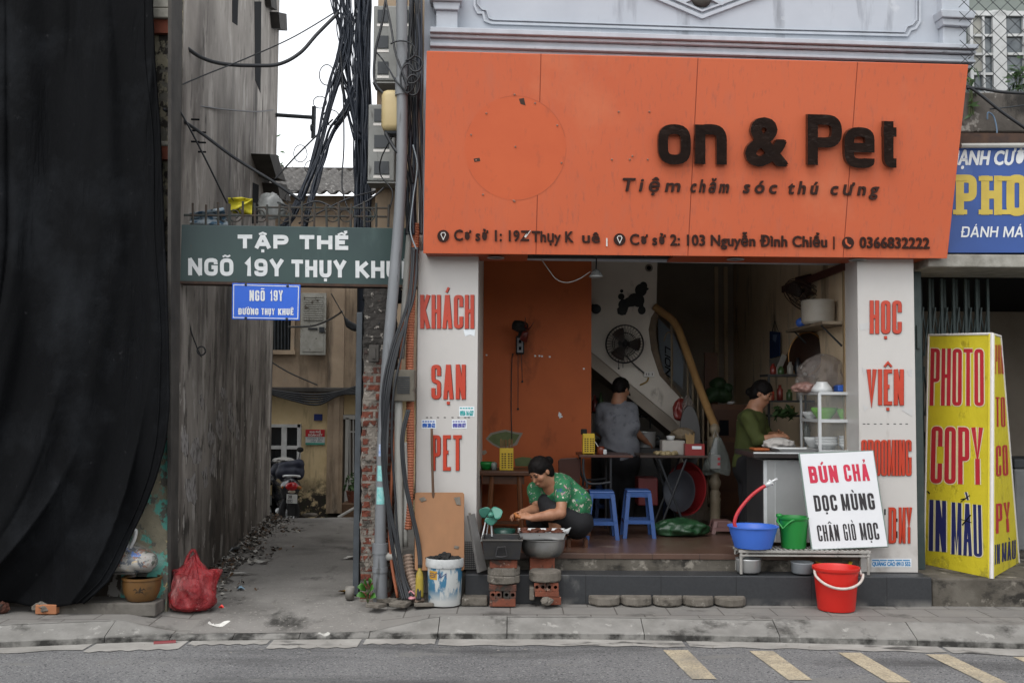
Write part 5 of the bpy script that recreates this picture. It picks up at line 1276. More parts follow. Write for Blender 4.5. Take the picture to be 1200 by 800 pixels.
# blue photocopy shop sign
M_bluesign = mat('deep_blue_sign', C('#2b4f95', .85), C('#274888', .85), sc=2, rough=.4, spec=.4, layers=[(C('#4a66a0', .85), 3, .6, .15, (1, 1, .4))])
M_gold = mat('gold_letters', C('#c9b14a', .85), C('#b9a143', .85), sc=6, rough=.5)
YQ = -.3
ns = thing('neighbour_sign', 'blue shop sign with gold PHOTO letters cut off by the right edge of the picture', 'sign', P(1160, 296, YQ))
w = MB(); w.ppx([(1121, 174), (1330, 172), (1330, 296), (1111, 296)], YQ, .08); obj('panel', w, M_bluesign, ns)
pl = planeY(YQ); w = MB(); font_text('MẠNH CƯỜNG', 1110, 1225, 193, pl, bold=.8, shear=.15, capH=16, mb=w); caps('ĐÁNH MÁY VI TÍNH', 1126, 265.5, 1270, 278, 2.0, pl, mb=w, gap=1.6, shear=.12); obj('lettering', w, M_signwhite, ns)
w = MB(); caps('PHOTO', 1120, 206, 1262, 252, 9.5, pl, mb=w, gap=5, th=7)
for x, y in ((1120, 206), (1120, 252), (1150, 206), (1150, 252), (1172, 206), (1172, 252)):
 lay([([(x - 3.5, y + (3.4 if y < 230 else -3.4)), (x + 13, y + (3.4 if y < 230 else -3.4))], 5.5, False)], pl, .0062, mb=w)
obj('lettering', w, M_gold, ns)
# folding gate
M_gate = mat('dark_green_gate', C('#3a4a4a', .75), C('#4f5a58', .7), sc=8, rough=.55, layers=[(C('#5b4a3c', .7), 14, .64, .05, (1, 1, .4))])
fg = thing('folding_gate', 'dark green concertina metal gate folded open beside the right white pillar', 'gate', P(1115, 660, .12))
w = MB(); xs = [1075, 1082, 1089, 1096, 1103, 1110, 1117, 1124, 1131, 1138, 1144, 1150, 1157]
for i, x in enumerate(xs):
 p = P(x, 400, .45); w.box((p.x, .45 + (.05 if i % 2 else -.02), (PD2 + zl0) / 2), (.022, .03, zl0 - PD2 - .02))
obj('bars', w, M_gate, fg)
w = MB()
for z0 in (.35, .95, 1.55, 2.1):
 for i in range(len(xs) - 1):
  a = P(xs[i], 400, .45).x; b = P(xs[i + 1], 400, .45).x
  w.tube([(a, .435, z0), (b, .435, z0 + .45)], .009, 4); w.tube([(a, .465, z0 + .45), (b, .465, z0)], .009, 4)
obj('lattice', w, M_gate, fg)
w = MB(); p = P(1068 + 6, 400, -.05); w.box((p.x + .02, .02, (PD2 + zl0) / 2), (.07, .1, zl0 - PD2 - .01)); w.box((p.x + .02, -.04, P(1074, 395, 0).z), (.03, .03, .2)); obj('end_post', w, M_gate, fg)
# photocopier in the dark shop
pc = thing('photocopier', 'grey photocopier standing deep in the dark shop behind the yellow sign', 'photocopier', (5.2, 1.4, PD2))
w = MB(); q = P(1196, 560, 1.2); w.box((q.x + .25, 1.5, PD2 + .4), (.62, .6, .8), bev=.02); obj('body', w, mat('copier_grey', C('#8f9190', .7), C('#7f8180', .7)), pc)
w = MB(); w.box((q.x + .25, 1.5, PD2 + .85), (.6, .56, .1), bev=.02); w.box((q.x - .1, 1.4, PD2 + .62), (.14, .3, .03)); obj('lid', w, mat('copier_dark', C('#4d5052', .7)), pc)
# ------------------------------------------------------------------ yellow PHOTO COPY standing sign
M_ysign = mat('yellow_banner', C('#d6c631', .92), C('#cdbd2c', .92), sc=3, rough=.5, bump=.35, bsc=6, bdist=.03, layers=[(C('#b0a02a', .9), 5, .6, .1, (1, 1, 1)), (C('#8b8246', .8), 4, .55, .15, (1, 1, 1), (.5, .25))])
M_redp = mat('red_print', C('#c22f3a', .9), C('#b32a36', .9), sc=5, rough=.5)
M_navy = mat('navy_print', C('#20265c', .9), C('#2a2f63', .9), sc=5, rough=.5)
ps = thing('photocopy_sign', 'tall yellow standing sign with red PHOTO COPY and navy IN MÀU on two faces', 'standing sign', P(1150, 665, -.2))
cB = P(1162, 671.5, -.46); cB.z = PD2 + .002; ztop = P(1163, 391, -.40).z
lB = PZ(1083, 660.5, PD2 + .002); rB = PZ(1194, 659, PD2 + .002)
cT = P(1163, 391, -.40); lT = PZ(1088.5, 392, ztop); rT = PZ(1172, 394, ztop)
lT = P(1088.5, 392, -.28); rT = P(1172.5, 393, -.10)
PF = plane3(cB, lB, cT); PSd = plane3(cB, rB, cT)
lT = PP(1088.5, 392.5, PF); rT = PP(1172.5, 394, PSd)
w = MB(); w.prism([lB, cB, cT, lT], -PF[1] * .03); obj('front_panel', w, M_ysign, ps)
w = MB(); w.prism([cB, rB, rT, cT], -PSd[1] * .03); obj('side_panel', w, M_ysign, ps)
w = MB(); w.tube([cB, cT], .017, 6); w.tube([lB, lT], .010, 6); w.tube([rB, rT], .010, 6); w.tube([lT, cT], .011, 6); w.tube([cT, rT], .011, 6); obj('white_frame', w, M_white, ps)
bkp = (lB + rB) / 2 + Vector((.1, .15, 0)); w = MB(); w.tube([bkp, (lT + rT) / 2], .014, 6); w.tube([lB, bkp, rB], .012, 6); obj('rear_frame', w, M_steel, ps)
def ftext(s, x0, yt, x1, yb, t, pl_, m, halo=None, sl=0.0, gap=None, x0b=None, x1b=None):
 # letters widen downwards with the tapering face
 x0b = x0 if x0b is None else x0b; x1b = x1 if x1b is None else x1b
 def fn(x, y):
  v = (y - yt) / (yb - yt); u = (x - x0) / (x1 - x0)
  return (x0 + (x0b - x0) * v) + u * ((x1 + (x1b - x1) * v) - (x0 + (x0b - x0) * v)), y + sl * (x - x0)
 if halo:
  w_ = MB(); lay(stroke_text(s, x0, yt, x1, yb, t, gap), pl_, .002, fn=fn, mb=w_)
  g_ = MB(); rb = [(p, w2 + 2.2, c) for p, w2, c in stroke_text(s, x0, yt, x1, yb, t, gap)]; lay(rb, pl_, .0005, fn=fn, mb=g_); obj('letter_halo', g_, halo, ps)
 else:
  w_ = MB(); lay(stroke_text(s, x0, yt, x1, yb, t, gap), pl_, .002, fn=fn, mb=w_)
 return obj('lettering', w_, m, ps)
M_pinkh = mat('pale_halo', C('#e4dcb8', .9)); 
ftext('PHOTO', 1091, 408, 1153, 475, 6.0, PF, M_redp, M_pinkh, .012, 2.0, 1089.5, 1153.5)
ftext('COPY', 1092, 499, 1152, 566, 6.8, PF, M_redp, M_pinkh, .03, 2.6, 1090.5, 1153)
ftext('IN', 1089.5, 585, 1109, 645, 5.6, PF, M_navy, M_pinkh, .08, 2.6, 1088.5, 1109); ftext('MÀU', 1115.5, 588, 1150, 649, 5.0, PF, M_navy, M_pinkh, .1, 2.0, 1115, 1151.5)
ftext('PHO', 1166, 404, 1174.5, 438, 1.5, PSd, M_redp, None, 0, .9, 1166, 1176); ftext('TO', 1166.5, 465, 1177, 500, 2.2, PSd, M_redp, None, 0, 1.4, 1166.5, 1178); ftext('CO', 1167, 522, 1180, 558, 2.6, PSd, M_redp, None, -.1, 1.6, 1167, 1181.5)
ftext('PY', 1167, 590, 1183, 625, 2.8, PSd, M_redp, None, -.15, 1.8, 1167, 1185); ftext('IN', 1165.5, 638, 1171.5, 661, 1.8, PSd, M_navy, None, -.2, 1.2); ftext('MÀU', 1174, 636, 1190, 658, 2, PSd, M_navy, None, -.25, 1)
w = MB(); lay([([(1126, 585), (1135, 583)], 1, False), ([(1126, 588), (1137, 580)], 1, False), ([(1128, 615), (1138, 603)], 1.6, False), ([(1126, 608), (1139, 612)], 1, False), ([(1087, 575), (1090, 578)], 1.4, False)], PF, .004, mb=w); obj('scratches', w, M_dark, ps)
# ------------------------------------------------------------------ unseen low row of houses behind the camera, added to shape light and reflections
M_op = [mat('opposite_render_' + n, C(c, .6), sc=2, rough=.9) for n, c in (('ochre', '#b09a72'), ('grey', '#8f8d88'), ('cream', '#bdb49f'), ('green', '#7f8f84'))]
for i, (x0, x1, h) in enumerate(((-30, -12.2, 3.2), (-12, -4.2, 4.2), (-4, .8, 3.4), (1, 6.2, 4.4), (6.4, 12, 3.3), (12.2, 30, 3.6))):
 w = MB(); w.box(((x0 + x1) / 2, -19, h / 2 - .3), (x1 - x0, 8, h))
 o = obj('unseen_street_houses', w, M_op[i % 4], kind='structure')
 w = MB()
 for fz in range(1):
  nx = max(2, int((x1 - x0) / 2.2))
  for k in range(nx):
   w.box((x0 + (x1 - x0) * (k + .5) / nx, -14.98, 1.6 + 3.2 * fz), (1.1, .06, 1.6))
 obj('windows', w, M_glass, o)
w = MB(); w.box((0, -12.5, -.06), (240, 5, .12)); obj('pavement_opposite', w, M_kerb, kind='structure')
# ------------------------------------------------------------------ shared materials for the small things
def plastic(n, c, k=.9, rough=.35): return mat('plastic_' + n, C(c, k), C(c, k * .92), sc=3, rough=rough, spec=.5, rough2=rough + .12)
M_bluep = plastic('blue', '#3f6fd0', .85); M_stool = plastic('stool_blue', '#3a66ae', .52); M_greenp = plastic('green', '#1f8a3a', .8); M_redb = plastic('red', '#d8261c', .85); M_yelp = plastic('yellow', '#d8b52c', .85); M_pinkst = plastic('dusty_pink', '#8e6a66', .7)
M_alu = mat('aluminium', C('#cfd1d1', .95), C('#c2c4c4', .95), sc=6, rough=.4, metal=.3, layers=[(C('#6e6a64', .7), 9, .64, .06, (1, 1, 1))])
M_stainless = mat('stainless_sheet', C('#c5c6c5', .92), C('#b2b3b2', .9), sc=1.5, rough=.3, metal=.55, rough2=.45)
M_iron = mat('sooty_iron', C('#26262a', .8), C('#35332f', .7), sc=12, rough=.6, bump=.2)
M_dkwood = mat('dark_brown_wood', C('#5f3a22', .75), C('#4a2c19', .75), sc=4, rough=.4, st=(1, 1, .2))
M_bw = mat('blackened_bits', C('#151515'), C('#232323'), sc=20, rough=.8, bump=.5)
M_ceram = mat('white_ceramic', C('#d2d4d3', .9), rough=.2, spec=.6)
M_clear = mat('clear_glass_pane', C('#dfe6e6'), rough=.04, spec=.6, alpha=.07)
M_cinder = mat('grey_paver', C('#8d867c', .6), C('#736c62', .58), sc=10, rough=.92, bump=.5, bsc=40, layers=[(C('#5a544c', .6), 5, .57, .1, (1, 1, 1)), (C('#aaa398', .6), 24, .62, .05, (1, 1, 1))])
M_clay = mat('red_brick', C('#94553f', .68), C('#7b4634', .64), sc=10, rough=.9, bump=.4, bsc=50, layers=[(C('#57453c', .6), 7, .54, .08, (1, 1, 1)), (C('#b59a88', .6), 18, .62, .05, (1, 1, 1))])
M_clayd = mat('sooty_brick', C('#7a4a3a', .65), C('#5b4037', .6), sc=10, rough=.92, bump=.4, layers=[(C('#4a453f', .6), 7, .48, .1, (1, 1, 1))])
def px(n, Y): return n / S(Y)
# ------------------------------------------------------------------ pavement: row of paving discs, brick stacks
def paver(x0, y0, x1, y1, Y, sd, hexa=8):
 """worn cement disc: flat top, bulged chipped rim"""
 c = P((x0 + x1) / 2, y1, Y); r = px((x1 - x0) / 2, Y); h = px((y1 - y0) * .72, Y); r_ = random.Random(sd)
 rr = [r * (1 + r_.uniform(-.035, .035)) for _ in range(24)]
 w = MB(); o = 0
 for z, k in ((0, .94), (h * .15, 1.0), (h * .8, 1.0), (h, .95)):
  for i in range(24):
   a = i * 6.283 / 24; w.v.append((c.x + rr[i] * k * math.cos(a), c.y + r + rr[i] * k * math.sin(a) - .0, c.z + z + r_.uniform(-.003, .003)))
 for j in range(3):
  for i in range(24): w.f.append((j * 24 + i, j * 24 + (i + 1) % 24, (j + 1) * 24 + (i + 1) % 24, (j + 1) * 24 + i))
 w.f.append(tuple(range(24))[::-1]); w.f.append(tuple(72 + i for i in range(24))); return w
words = ('leftmost', 'second', 'middle', 'fourth', 'rightmost')
for i, (a, b, y) in enumerate(((691, 728, 709.5), (729, 766, 711), (767, 802, 710), (803, 839, 710), (840, 877, 712))):
 g = paver(a, y - 14, b, y, -.62, i); z0 = min(v[2] for v in g.v); g.v = [(v[0], v[1], v[2] - z0 + .002) for v in g.v]
 obj('paving_disc', g, M_cinder, label=words[i] + ' of the five worn cement discs lined up on the pavement along the dark step', cat='paving disc', group='cement discs along the step')
def brick(x0, y0, x1, y1, Y, m, name='brick', d=.1, bev=.006, rz=0.0, zb=None):
 c = P((x0 + x1) / 2, (y0 + y1) / 2, Y); w = MB()
 w.box((c.x, Y + d / 2, c.z), (px(x1 - x0, Y), d, px(y1 - y0, Y)), Matrix.Rotation(rz, 3, 'Z') if rz else None, bev); return w
def hollow(x0, y0, x1, y1, Y):
 """hollow brick seen end-on: two round holes"""
 c = P((x0 + x1) / 2, (y0 + y1) / 2, Y); W = px(x1 - x0, Y); H = px(y1 - y0, Y); D = .2; w = MB()
 n = 16; hw = W / 2
 for s in (-1, 1):
  cx = c.x + s * hw / 2; outer = []; inner = []; r = min(hw, H) * .30
  for k in range(n):
   a = 2 * math.pi * (k + .5) / n; ca, sa = math.cos(a), math.sin(a); q = min((hw / 2) / max(abs(ca), 1e-6), (H / 2) / max(abs(sa), 1e-6))
   outer.append((cx + q * ca, c.z + q * sa)); inner.append((cx + r * ca, c.z + r * sa))
  vs = [(x, Y, z) for x, z in outer] + [(x, Y, z) for x, z in inner] + [(x, Y + D, z) for x, z in outer] + [(x, Y + D * .9, z) for x, z in inner]
  fs = []
  for k in range(n):
   j = (k + 1) % n; fs += [(k, j, n + j, n + k), (n + k, n + j, 3 * n + j, 3 * n + k), (k, 2 * n + k, 2 * n + j, j)]
  fs.append(tuple(range(3 * n, 4 * n))); w.add(vs, fs)
 return w
Y1 = -.66
def disc(x0, y0, x1, y1, Y, sd, lab, m=None):
 g = paver(x0, y0, x1, y1, Y, sd); obj('paving_disc', g, m or M_cinder, label=lab, cat='paving disc')
obj('brick', brick(574, 701, 604, 710.5, Y1, M_clay, d=.19), M_clay, label='bottom red brick of the stack under the charcoal grill', cat='brick')
obj('hollow_brick', hollow(574, 692.6, 588, 700.8, Y1), M_clay, label='left hollow brick with two holes in the stack under the charcoal grill', cat='brick')
obj('hollow_brick', hollow(590, 692.6, 604.5, 700.8, Y1), M_clayd, label='right sooty hollow brick with two holes in the stack under the charcoal grill', cat='brick')
obj('brick', brick(573, 685, 605, 692.4, Y1, M_clayd, d=.19), M_clayd, label='dark brick under the two cement discs of the grill stack', cat='brick')
def ydisc(x0, y0, x1, y1, Y, sd, lab):
 c = P((x0 + x1) / 2, y1, Y); r = px((x1 - x0) / 2, Y); h = px(y1 - y0, Y); r_ = random.Random(sd); w = MB()
 rr = [r * (1 + r_.uniform(-.03, .03)) for _ in range(28)]
 for z, k in ((0, .95), (h * .12, 1.0), (h * .85, 1.0), (h, .96)):
  for i in range(28): a = i * 6.283 / 28; w.v.append((c.x + rr[i] * k * math.cos(a), Y + r + rr[i] * k * math.sin(a), c.z + z + r_.uniform(-.003, .003)))
 for j in range(3):
  for i in range(28): w.f.append((j * 28 + i, j * 28 + (i + 1) % 28, (j + 1) * 28 + (i + 1) % 28, (j + 1) * 28 + i))
 w.f.append(tuple(range(28))[::-1]); w.f.append(tuple(84 + i for i in range(28)))
 return obj('paving_disc', w, M_cinder, label=lab, cat='paving disc')
ydisc(571, 675.6, 609.5, 684.8, Y1 - .03, 3, 'lower cement disc of the pair in the brick stack under the charcoal grill')
ydisc(571.5, 665.8, 609.5, 675.4, Y1 - .03, 4, 'upper cement disc of the pair in the brick stack under the charcoal grill')
obj('brick', brick(574, 656, 606, 665.5, Y1, M_clay, d=.19), M_clay, label='top red brick right under the black charcoal grill', cat='brick')
ydisc(620.5, 671, 658, 682.5, -.68, 6, 'thick round cement disc topping the low hollow brick stack in front of the step')
obj('hollow_brick', hollow(626, 683, 639.5, 692.6, -.64), M_clay, label='left clean orange hollow brick right under the thick cement disc', cat='brick')
obj('hollow_brick', hollow(640.5, 683, 654.5, 692.6, -.64), M_clay, label='right clean orange hollow brick right under the thick cement disc', cat='brick')
obj('brick', brick(627, 693, 655, 699, -.64, M_clay, d=.2), M_clay, label='flat red brick in the low stack under the pair of clean hollow bricks', cat='brick')
obj('brick', brick(636, 699.5, 656, 708.5, -.64, M_clayd, d=.2, rz=.12), M_clay, label='broken red brick lying at the bottom right of the low stack', cat='brick')
w = MB(); w.blob(P(640, 704, -.68), (.045, .05, .035), 8, 14, .3); obj('cement_lump', w, M_cinder, label='grey lump of cement at the foot of the low brick stack', cat='cement lump')
w = MB(); w.bpx(620.5, 688, 626.2, 703, -.63, .18, bev=.01); obj('cement_lump', w, M_cinder, label='grey cement slab end standing on the left side of the low brick stack', cat='cement lump')
obj('brick', brick(621, 652.5, 650, 669, -.44, M_clay, d=.19), M_clay, label='red brick block on the dark step under the big steel bowl', cat='brick')
w = MB(); c = P(556, 706, -.62); w.box((c.x, -.54, .035), (.21, .16, .07), bev=.014); obj('kerb_block', w, M_cinder, label='dark grey cement block lying between the paint bucket and the brick stack', cat='block')
# ------------------------------------------------------------------ charcoal grill, fan, big bowl, skewers
gr = thing('charcoal_grill', 'black sooty metal charcoal grill box standing on the tall brick stack', 'grill', P(590, 655, -.6))
w = MB()
yg0, yg1 = -.72, -.36
def gp(x, y, Y): return P(x, y, Y)
zt = P(590, 633, yg0).z; zb = P(590, 655.5, yg0).z; xl0 = P(565, 640, yg0).x; xr0 = P(612, 640, yg0).x; t = .012; ins = .03
for a, b in (((xl0, yg0), (xr0, yg0)), ((xr0, yg0), (xr0, yg1)), ((xr0, yg1), (xl0, yg1)), ((xl0, yg1), (xl0, yg0))):
 cx, cy = (xl0 + xr0) / 2, (yg0 + yg1) / 2
 f = lambda p, k: (cx + (p[0] - cx) * k, cy + (p[1] - cy) * k)
 a1, b1 = f(a, .88), f(b, .88); ai, bi = f(a, .95), f(b, .95); a1i, b1i = f(a, .84), f(b, .84)
 w.add([(*a, zt), (*b, zt), (*b1, zb), (*a1, zb), (*ai, zt), (*bi, zt), (*b1i, zb + .01), (*a1i, zb + .01)], [(0, 1, 2, 3), (4, 7, 6, 5), (0, 4, 5, 1), (3, 2, 6, 7)])
w.box((cx, cy, zb + .004), ((xr0 - xl0) * .86, (yg1 - yg0) * .86, .008))
obj('trough', w, M_iron, gr)
w = MB(); w.tube([P(x, y, yg0 - .015) for x, y in ((581, 652), (583, 641), (592, 640.5), (594, 651), (588, 652.5), (581, 652))], .008, 6); obj('handle', w, M_iron, gr)
w = MB(); w.tube([(xl0, yg0, zt), (xr0, yg0, zt), (xr0, yg1, zt), (xl0, yg1, zt), (xl0, yg0, zt)], .009, 6); obj('rim', w, mat('worn_rim', C('#55524e', .7), rough=.5, metal=.4), gr)
r_ = random.Random(12); w = MB()
for i in range(40): w.blob((r_.uniform(xl0 + .04, xr0 - .04), r_.uniform(yg0 + .04, yg1 - .04), zt - .045 + r_.uniform(-.02, .02)), (.03, .025, .02), i, 8, .3)
obj('charcoal', w, M_bw, gr)
M_mint = mat('mint_plastic', C('#46907c', .6), C('#5aa08c', .6), sc=5, rough=.4)
hf = thing('small_fan', 'little mint green bladed fan on thin wire legs fanning the charcoal grill', 'fan', P(574, 632, -.4))
hc = P(575, 603, -.4); w = MB()
for a in (150, 25, 275):
 ca = rad(a)
 def bl(u, v, ca=ca):
  r = .022 + .085 * u; wd = .045 * math.sin(math.pi * min(1, .25 + .75 * u)) + .008; tw = (v - .5) * wd * 2
  return hc + Vector((r * math.cos(ca) - tw * math.sin(ca), -.015 + tw * .5, r * math.sin(ca) * .8 + tw * math.cos(ca)))
 w2 = MB(); w2.grid(bl, 8, 6); obj('blade', w2, M_mint, hf, smooth=True, solid=.004)
w.lathe([(0, -.035), (.02, -.03), (.026, 0), (.03, .05), (0, .06)], hc, 16, (0, 1, 0)); obj('hub', w, M_mint, hf, smooth=True)
w = MB(); w.tube([hc + Vector((-.03, .02, 0)), P(564, 634, -.42)], .006, 6); w.tube([hc + Vector((0, .03, -.01)), P(577, 634, -.38)], .007, 6); w.tube([hc + Vector((-.01, .03, 0)), P(569, 634, -.36)], .005, 6); obj('wire_legs', w, M_alu, hf)
bw = thing('steel_bowl', 'large stainless steel bowl standing on a red brick block at the step', 'bowl', P(636, 652, -.3))
Yb_ = -.36; c = P(636, 652, Yb_); k = 1 / S(Yb_)
w = MB(); w.lathe([(r * k, h * k) for r, h in ((0, 0), (15, .0), (20, 2), (24, 7), (25.5, 13), (26, 20), (27.5, 21), (27.5, 22), (25.2, 21), (24.5, 13), (21, 5), (0, 2))], c + Vector((0, .0, 0)), 36); obj('body', w, mat('sooty_stainless', C('#b5b5b3', .85), C('#84837f', .8), sc=3, rough=.3, metal=.75, st=(1, 1, 1)), bw, smooth=True, auto=50)
tray = thing('meat_tray', 'rectangular steel tray of browned meat patties resting across the big steel bowl', 'tray', P(635, 632, Yb_))
zt_ = c.z + 22.5 * k; x0, x1, y0, y1 = P(608, 632, Yb_ - .12).x, P(663, 632, Yb_ - .12).x, Yb_ - .16, Yb_ + .16
w = MB()
def traybox(x0, x1, y0, y1, z0, z1, fl, w, t=.004):
 for (ax, ay), (bx, by) in (((x0, y0), (x1, y0)), ((x1, y0), (x1, y1)), ((x1, y1), (x0, y1)), ((x0, y1), (x0, y0))):
  cx, cy = (x0 + x1) / 2, (y0 + y1) / 2
  o = lambda p, k, kk: ((cx + (p[0] - cx) * k) , (cy + (p[1] - cy) * k))
  q = [o((ax, ay), fl, 0), o((bx, by), fl, 0)]
  w.add([(*q[0], z0), (*q[1], z0), (bx, by, z1), (ax, ay, z1), (*o((ax, ay), 1.04, 0), z1 + .001), (*o((bx, by), 1.04, 0), z1 + .001), (*o((ax, ay), .97, 0), z1 - .004), (*o((bx, by), .97, 0), z1 - .004), (*o(q[0], .97, 0), z0 + .003), (*o(q[1], .97, 0), z0 + .003)],
              [(0, 1, 2, 3), (3, 2, 5, 4), (7, 6, 8, 9)])
 w.box(((x0 + x1) / 2, (y0 + y1) / 2, z0 + .002), ((x1 - x0) * fl, (y1 - y0) * fl, .004))
traybox(x0, x1, y0, y1, zt_ + .0, zt_ + .055, .9, w); obj('tray', w, M_stainless, tray)
M_meat = mat('grilled_meat', C('#6b3b27', .7), C('#4a2519', .7), sc=25, rough=.5, bump=.4)
r_ = random.Random(4); w = MB()
for i in range(70): w.blob((r_.uniform(x0 + .03, x1 - .03), r_.uniform(y0 + .03, y1 - .03), zt_ + .045 + r_.uniform(-.012, .012)), (r_.uniform(.02, .03), r_.uniform(.02, .03), .011), i, 9, .2)
obj('meat', w, M_meat, tray, smooth=True)
w = MB()
for i in range(5):
 w.tube([P(646 + i, 628 - i * .6, -.3), P(669 - i * .8, 618 + i * 1.6, -.38)], .004, 5); 
obj('grill_rack', w, M_alu, label='wire skewer rack handles sticking out over the right end of the meat tray', cat='rack')
wr = thing('grill_basket', 'flat wire grilling basket with dark meat lying behind the steel tray', 'rack', P(620, 626, -.1))
w = MB()
for i in range(9): w.tube([P(602 + i * 6, 628.5, -.22), P(604 + i * 6, 624, .02)], .004, 5)
w.tube([P(600, 628.5, -.22), P(656, 628.5, -.22), P(656, 624, .02), P(602, 624, .02), P(600, 628.5, -.22)], .005, 5); obj('wires', w, M_iron, wr)
w = MB()
for i in range(26): w.blob(P(603 + 2.1 * (i % 24), 626.5, -.2 + .012 * (i % 13)), (.024, .024, .012), i + 90, 8, .2)
obj('meat', w, M_meat, wr, smooth=True)
# ------------------------------------------------------------------ boards, bucket, broom at the left pillar
M_ply = mat('orange_plywood', C('#96663a', .72), C('#895c32', .72), sc=3, rough=.55, st=(3, 3, .3), layers=[(C('#8a5630', .8), 6, .62, .1, (3, 3, .3))])
pb_ = thing('wooden_board', 'orange brown wooden board with rounded corners leaning on the white pillar', 'board', P(520, 655, -.6))
def rrect(x0, y0, x1, y1, r, n=5):
 out = []
 for cx, cy, a0 in ((x1 - r, y0 + r, -90), (x1 - r, y1 - r, 0), (x0 + r, y1 - r, 90), (x0 + r, y0 + r, 180)):
  for k in range(n + 1): a = rad(a0 + 90 * k / n); out.append((cx + r * math.cos(a), cy + r * math.sin(a)))
 return out
PLB = plane3(P(486, 668, -.62), P(544, 668, -.62), P(515, 577, -.36))
w = MB(); w.prism([PP(x, y, PLB) for x, y in rrect(486, 576.5, 544, 668, 3)], -PLB[1] * .02); obj('panel', w, M_ply, pb_, bevel=.003)
w = MB()
for q in (((491, 584), (497, 582), (500, 586), (494, 588)), ((532, 583), (539, 582), (540, 592), (535, 591)), ((533, 639), (538, 640), (537, 643), (532, 642))): w.prism([PP(x, y, PLB) + PLB[1] * .001 for x, y in q], PLB[1] * .006)
obj('glue_remnants', w, M_cinder, pb_)
sl = thing('grey_slab', 'thin grey fibre board slab leaning beside the charcoal grill', 'board', P(560, 668, -.55))
SPB = plane3(P(562, 672, -.56), P(570, 668, -.5), P(550, 602, -.4))
w = MB(); w.prism([PP(x, y, SPB) for x, y in ((549.5, 603), (556.5, 601), (571, 667), (561.5, 670.5))], -SPB[1] * .03); obj('slab', w, mat('fibre_cement', C('#7d7b78', .6), C('#6a6866', .6), sc=6, rough=.9, bump=.2), sl, bevel=.003)
w = MB(); w.bpx(549, 601, 552, 604, -.395, .02); obj('edge_nick', w, M_cinder, sl)
wmh = MB()
for i in range(8): wmh.tube([P(545 + i * 2.4, 634, -.33), P(545 + i * 2.4, 666, -.34)], .003, 4, False)
for j in range(13): wmh.tube([P(544.5, 634.5 + j * 2.5, -.335), P(562, 634.5 + j * 2.5, -.335)], .003, 4, False)
obj('wire_grid', wmh, M_steel, label='small square wire grid standing at the pillar foot behind the grey slab', cat='wire grid')
w = MB(); w.tube(SP([(506, 502, -.34), (506.5, 540, -.36), (508, 590, -.37)], 4), .011, 8); obj('broom_stick', w, mat('weathered_stick', C('#6d5340', .7), C('#57412f', .7), sc=8), smooth=True, label='thin brown broomstick leaning upright on the white pillar over the letters PET', cat='stick')
pbk = thing('paint_bucket', 'blue and white paint bucket with dried drips filled with charcoal lumps', 'bucket', P(520, 711, -.75))
Yk = -.72; c = P(519.5, 711.5, Yk); k = 1 / S(Yk)
M_pbk = mat('painted_bucket', C('#4a86a8', .8), C('#3f7799', .8), sc=3, rough=.45, layers=[(C('#c9ccca', .85), 6, .53, .03, (1.3, 1.3, .35)), (C('#b9bab6', .8), 3, .6, .04, (1, 1, .5)), (C('#575a5c', .7), 16, .63, .05, (1, 1, .6)), (C('#d3d5d2', .85), 7, .35, .06, (1, 1, 1), (.14, .05))])
w = MB(); w.lathe([(r * k, h * k) for r, h in ((0, 0), (18.5, 0), (19.2, 1), (21, 46), (20, 46), (18.5, 4), (0, 3))], c + Vector((0, .15, 0)), 36); obj('body', w, M_pbk, pbk, smooth=True, auto=40)
w = MB(); w.lathe([(r * k, h * k) for r, h in ((20.5, 44), (22.6, 44.5), (23, 47), (22.6, 53), (21.6, 54.5), (20.8, 53), (20.8, 44))], c + Vector((0, .15, 0)), 36); obj('rim', w, mat('white_rim_painty', C('#c4c6c5', .85), C('#a9abaa', .8), sc=12, rough=.5, layers=[(C('#6a7075', .7), 14, .62, .05, (1, 1, 1))]), pbk, smooth=True, auto=40)
def wrapc(cx, cyz, r0, r1, x0, x1, y0, y1):
 def fn(u, v):
  h = y1 + (y0 - y1) * v; r = r0 + (r1 - r0) * h / 46.0
  a = (x0 + (x1 - x0) * u - 0) / r
  return Vector((cx.x + math.sin(a) * r * k * 1.004, cx.y + .15 - math.cos(a) * r * k * 1.004, cx.z + h * k))
 return fn
w = MB(); w.grid(wrapc(c, 0, 19.2, 21, -20, -8, 41, 31), 10, 3); lb_ = obj('label', w, mat('label_yellow', C('#c99a2e', .85), C('#b98c28', .8), sc=8, layers=[(C('#6b2b20'), 9, .6, .04, (1, 1, 1))]), pbk)
fnw = wrapc(c, 0, 19.4, 21.2, -20, -8, 41, 31)
w = MB()
for pts, wd, cl in stroke_text('SUN', .12, .25, .92, .8, .07):
 L, Rr = _ribbon(pts, wd, cl); o = len(w.v); n = len(L)
 w.v += [tuple(fnw(p.x, p.y)) for p in L] + [tuple(fnw(p.x, p.y)) for p in Rr]
 w.f += [(o + q, o + (q + 1) % n, o + n + (q + 1) % n, o + n + q) for q in (range(n) if cl else range(n - 1))]
obj('lettering', w, M_navy, lb_)
r_ = random.Random(2); w = MB()
for i in range(44): a = r_.uniform(0, 6.28); rr_ = r_.uniform(0, 17) * k; w.blob(c + Vector((rr_ * math.cos(a), .15 + rr_ * math.sin(a), (50 + 6 * (1 - rr_ / (20 * k)) + r_.uniform(-2, 2.5)) * k)), (r_.uniform(.02, .045), r_.uniform(.02, .035), r_.uniform(.015, .028)), i, 7, .35)
obj('charcoal', w, M_bw, pbk)
yb_ = thing('yellow_bottle', 'dirty yellow plastic bottle standing between the cables and the paint bucket', 'bottle', P(491, 697, -.6))
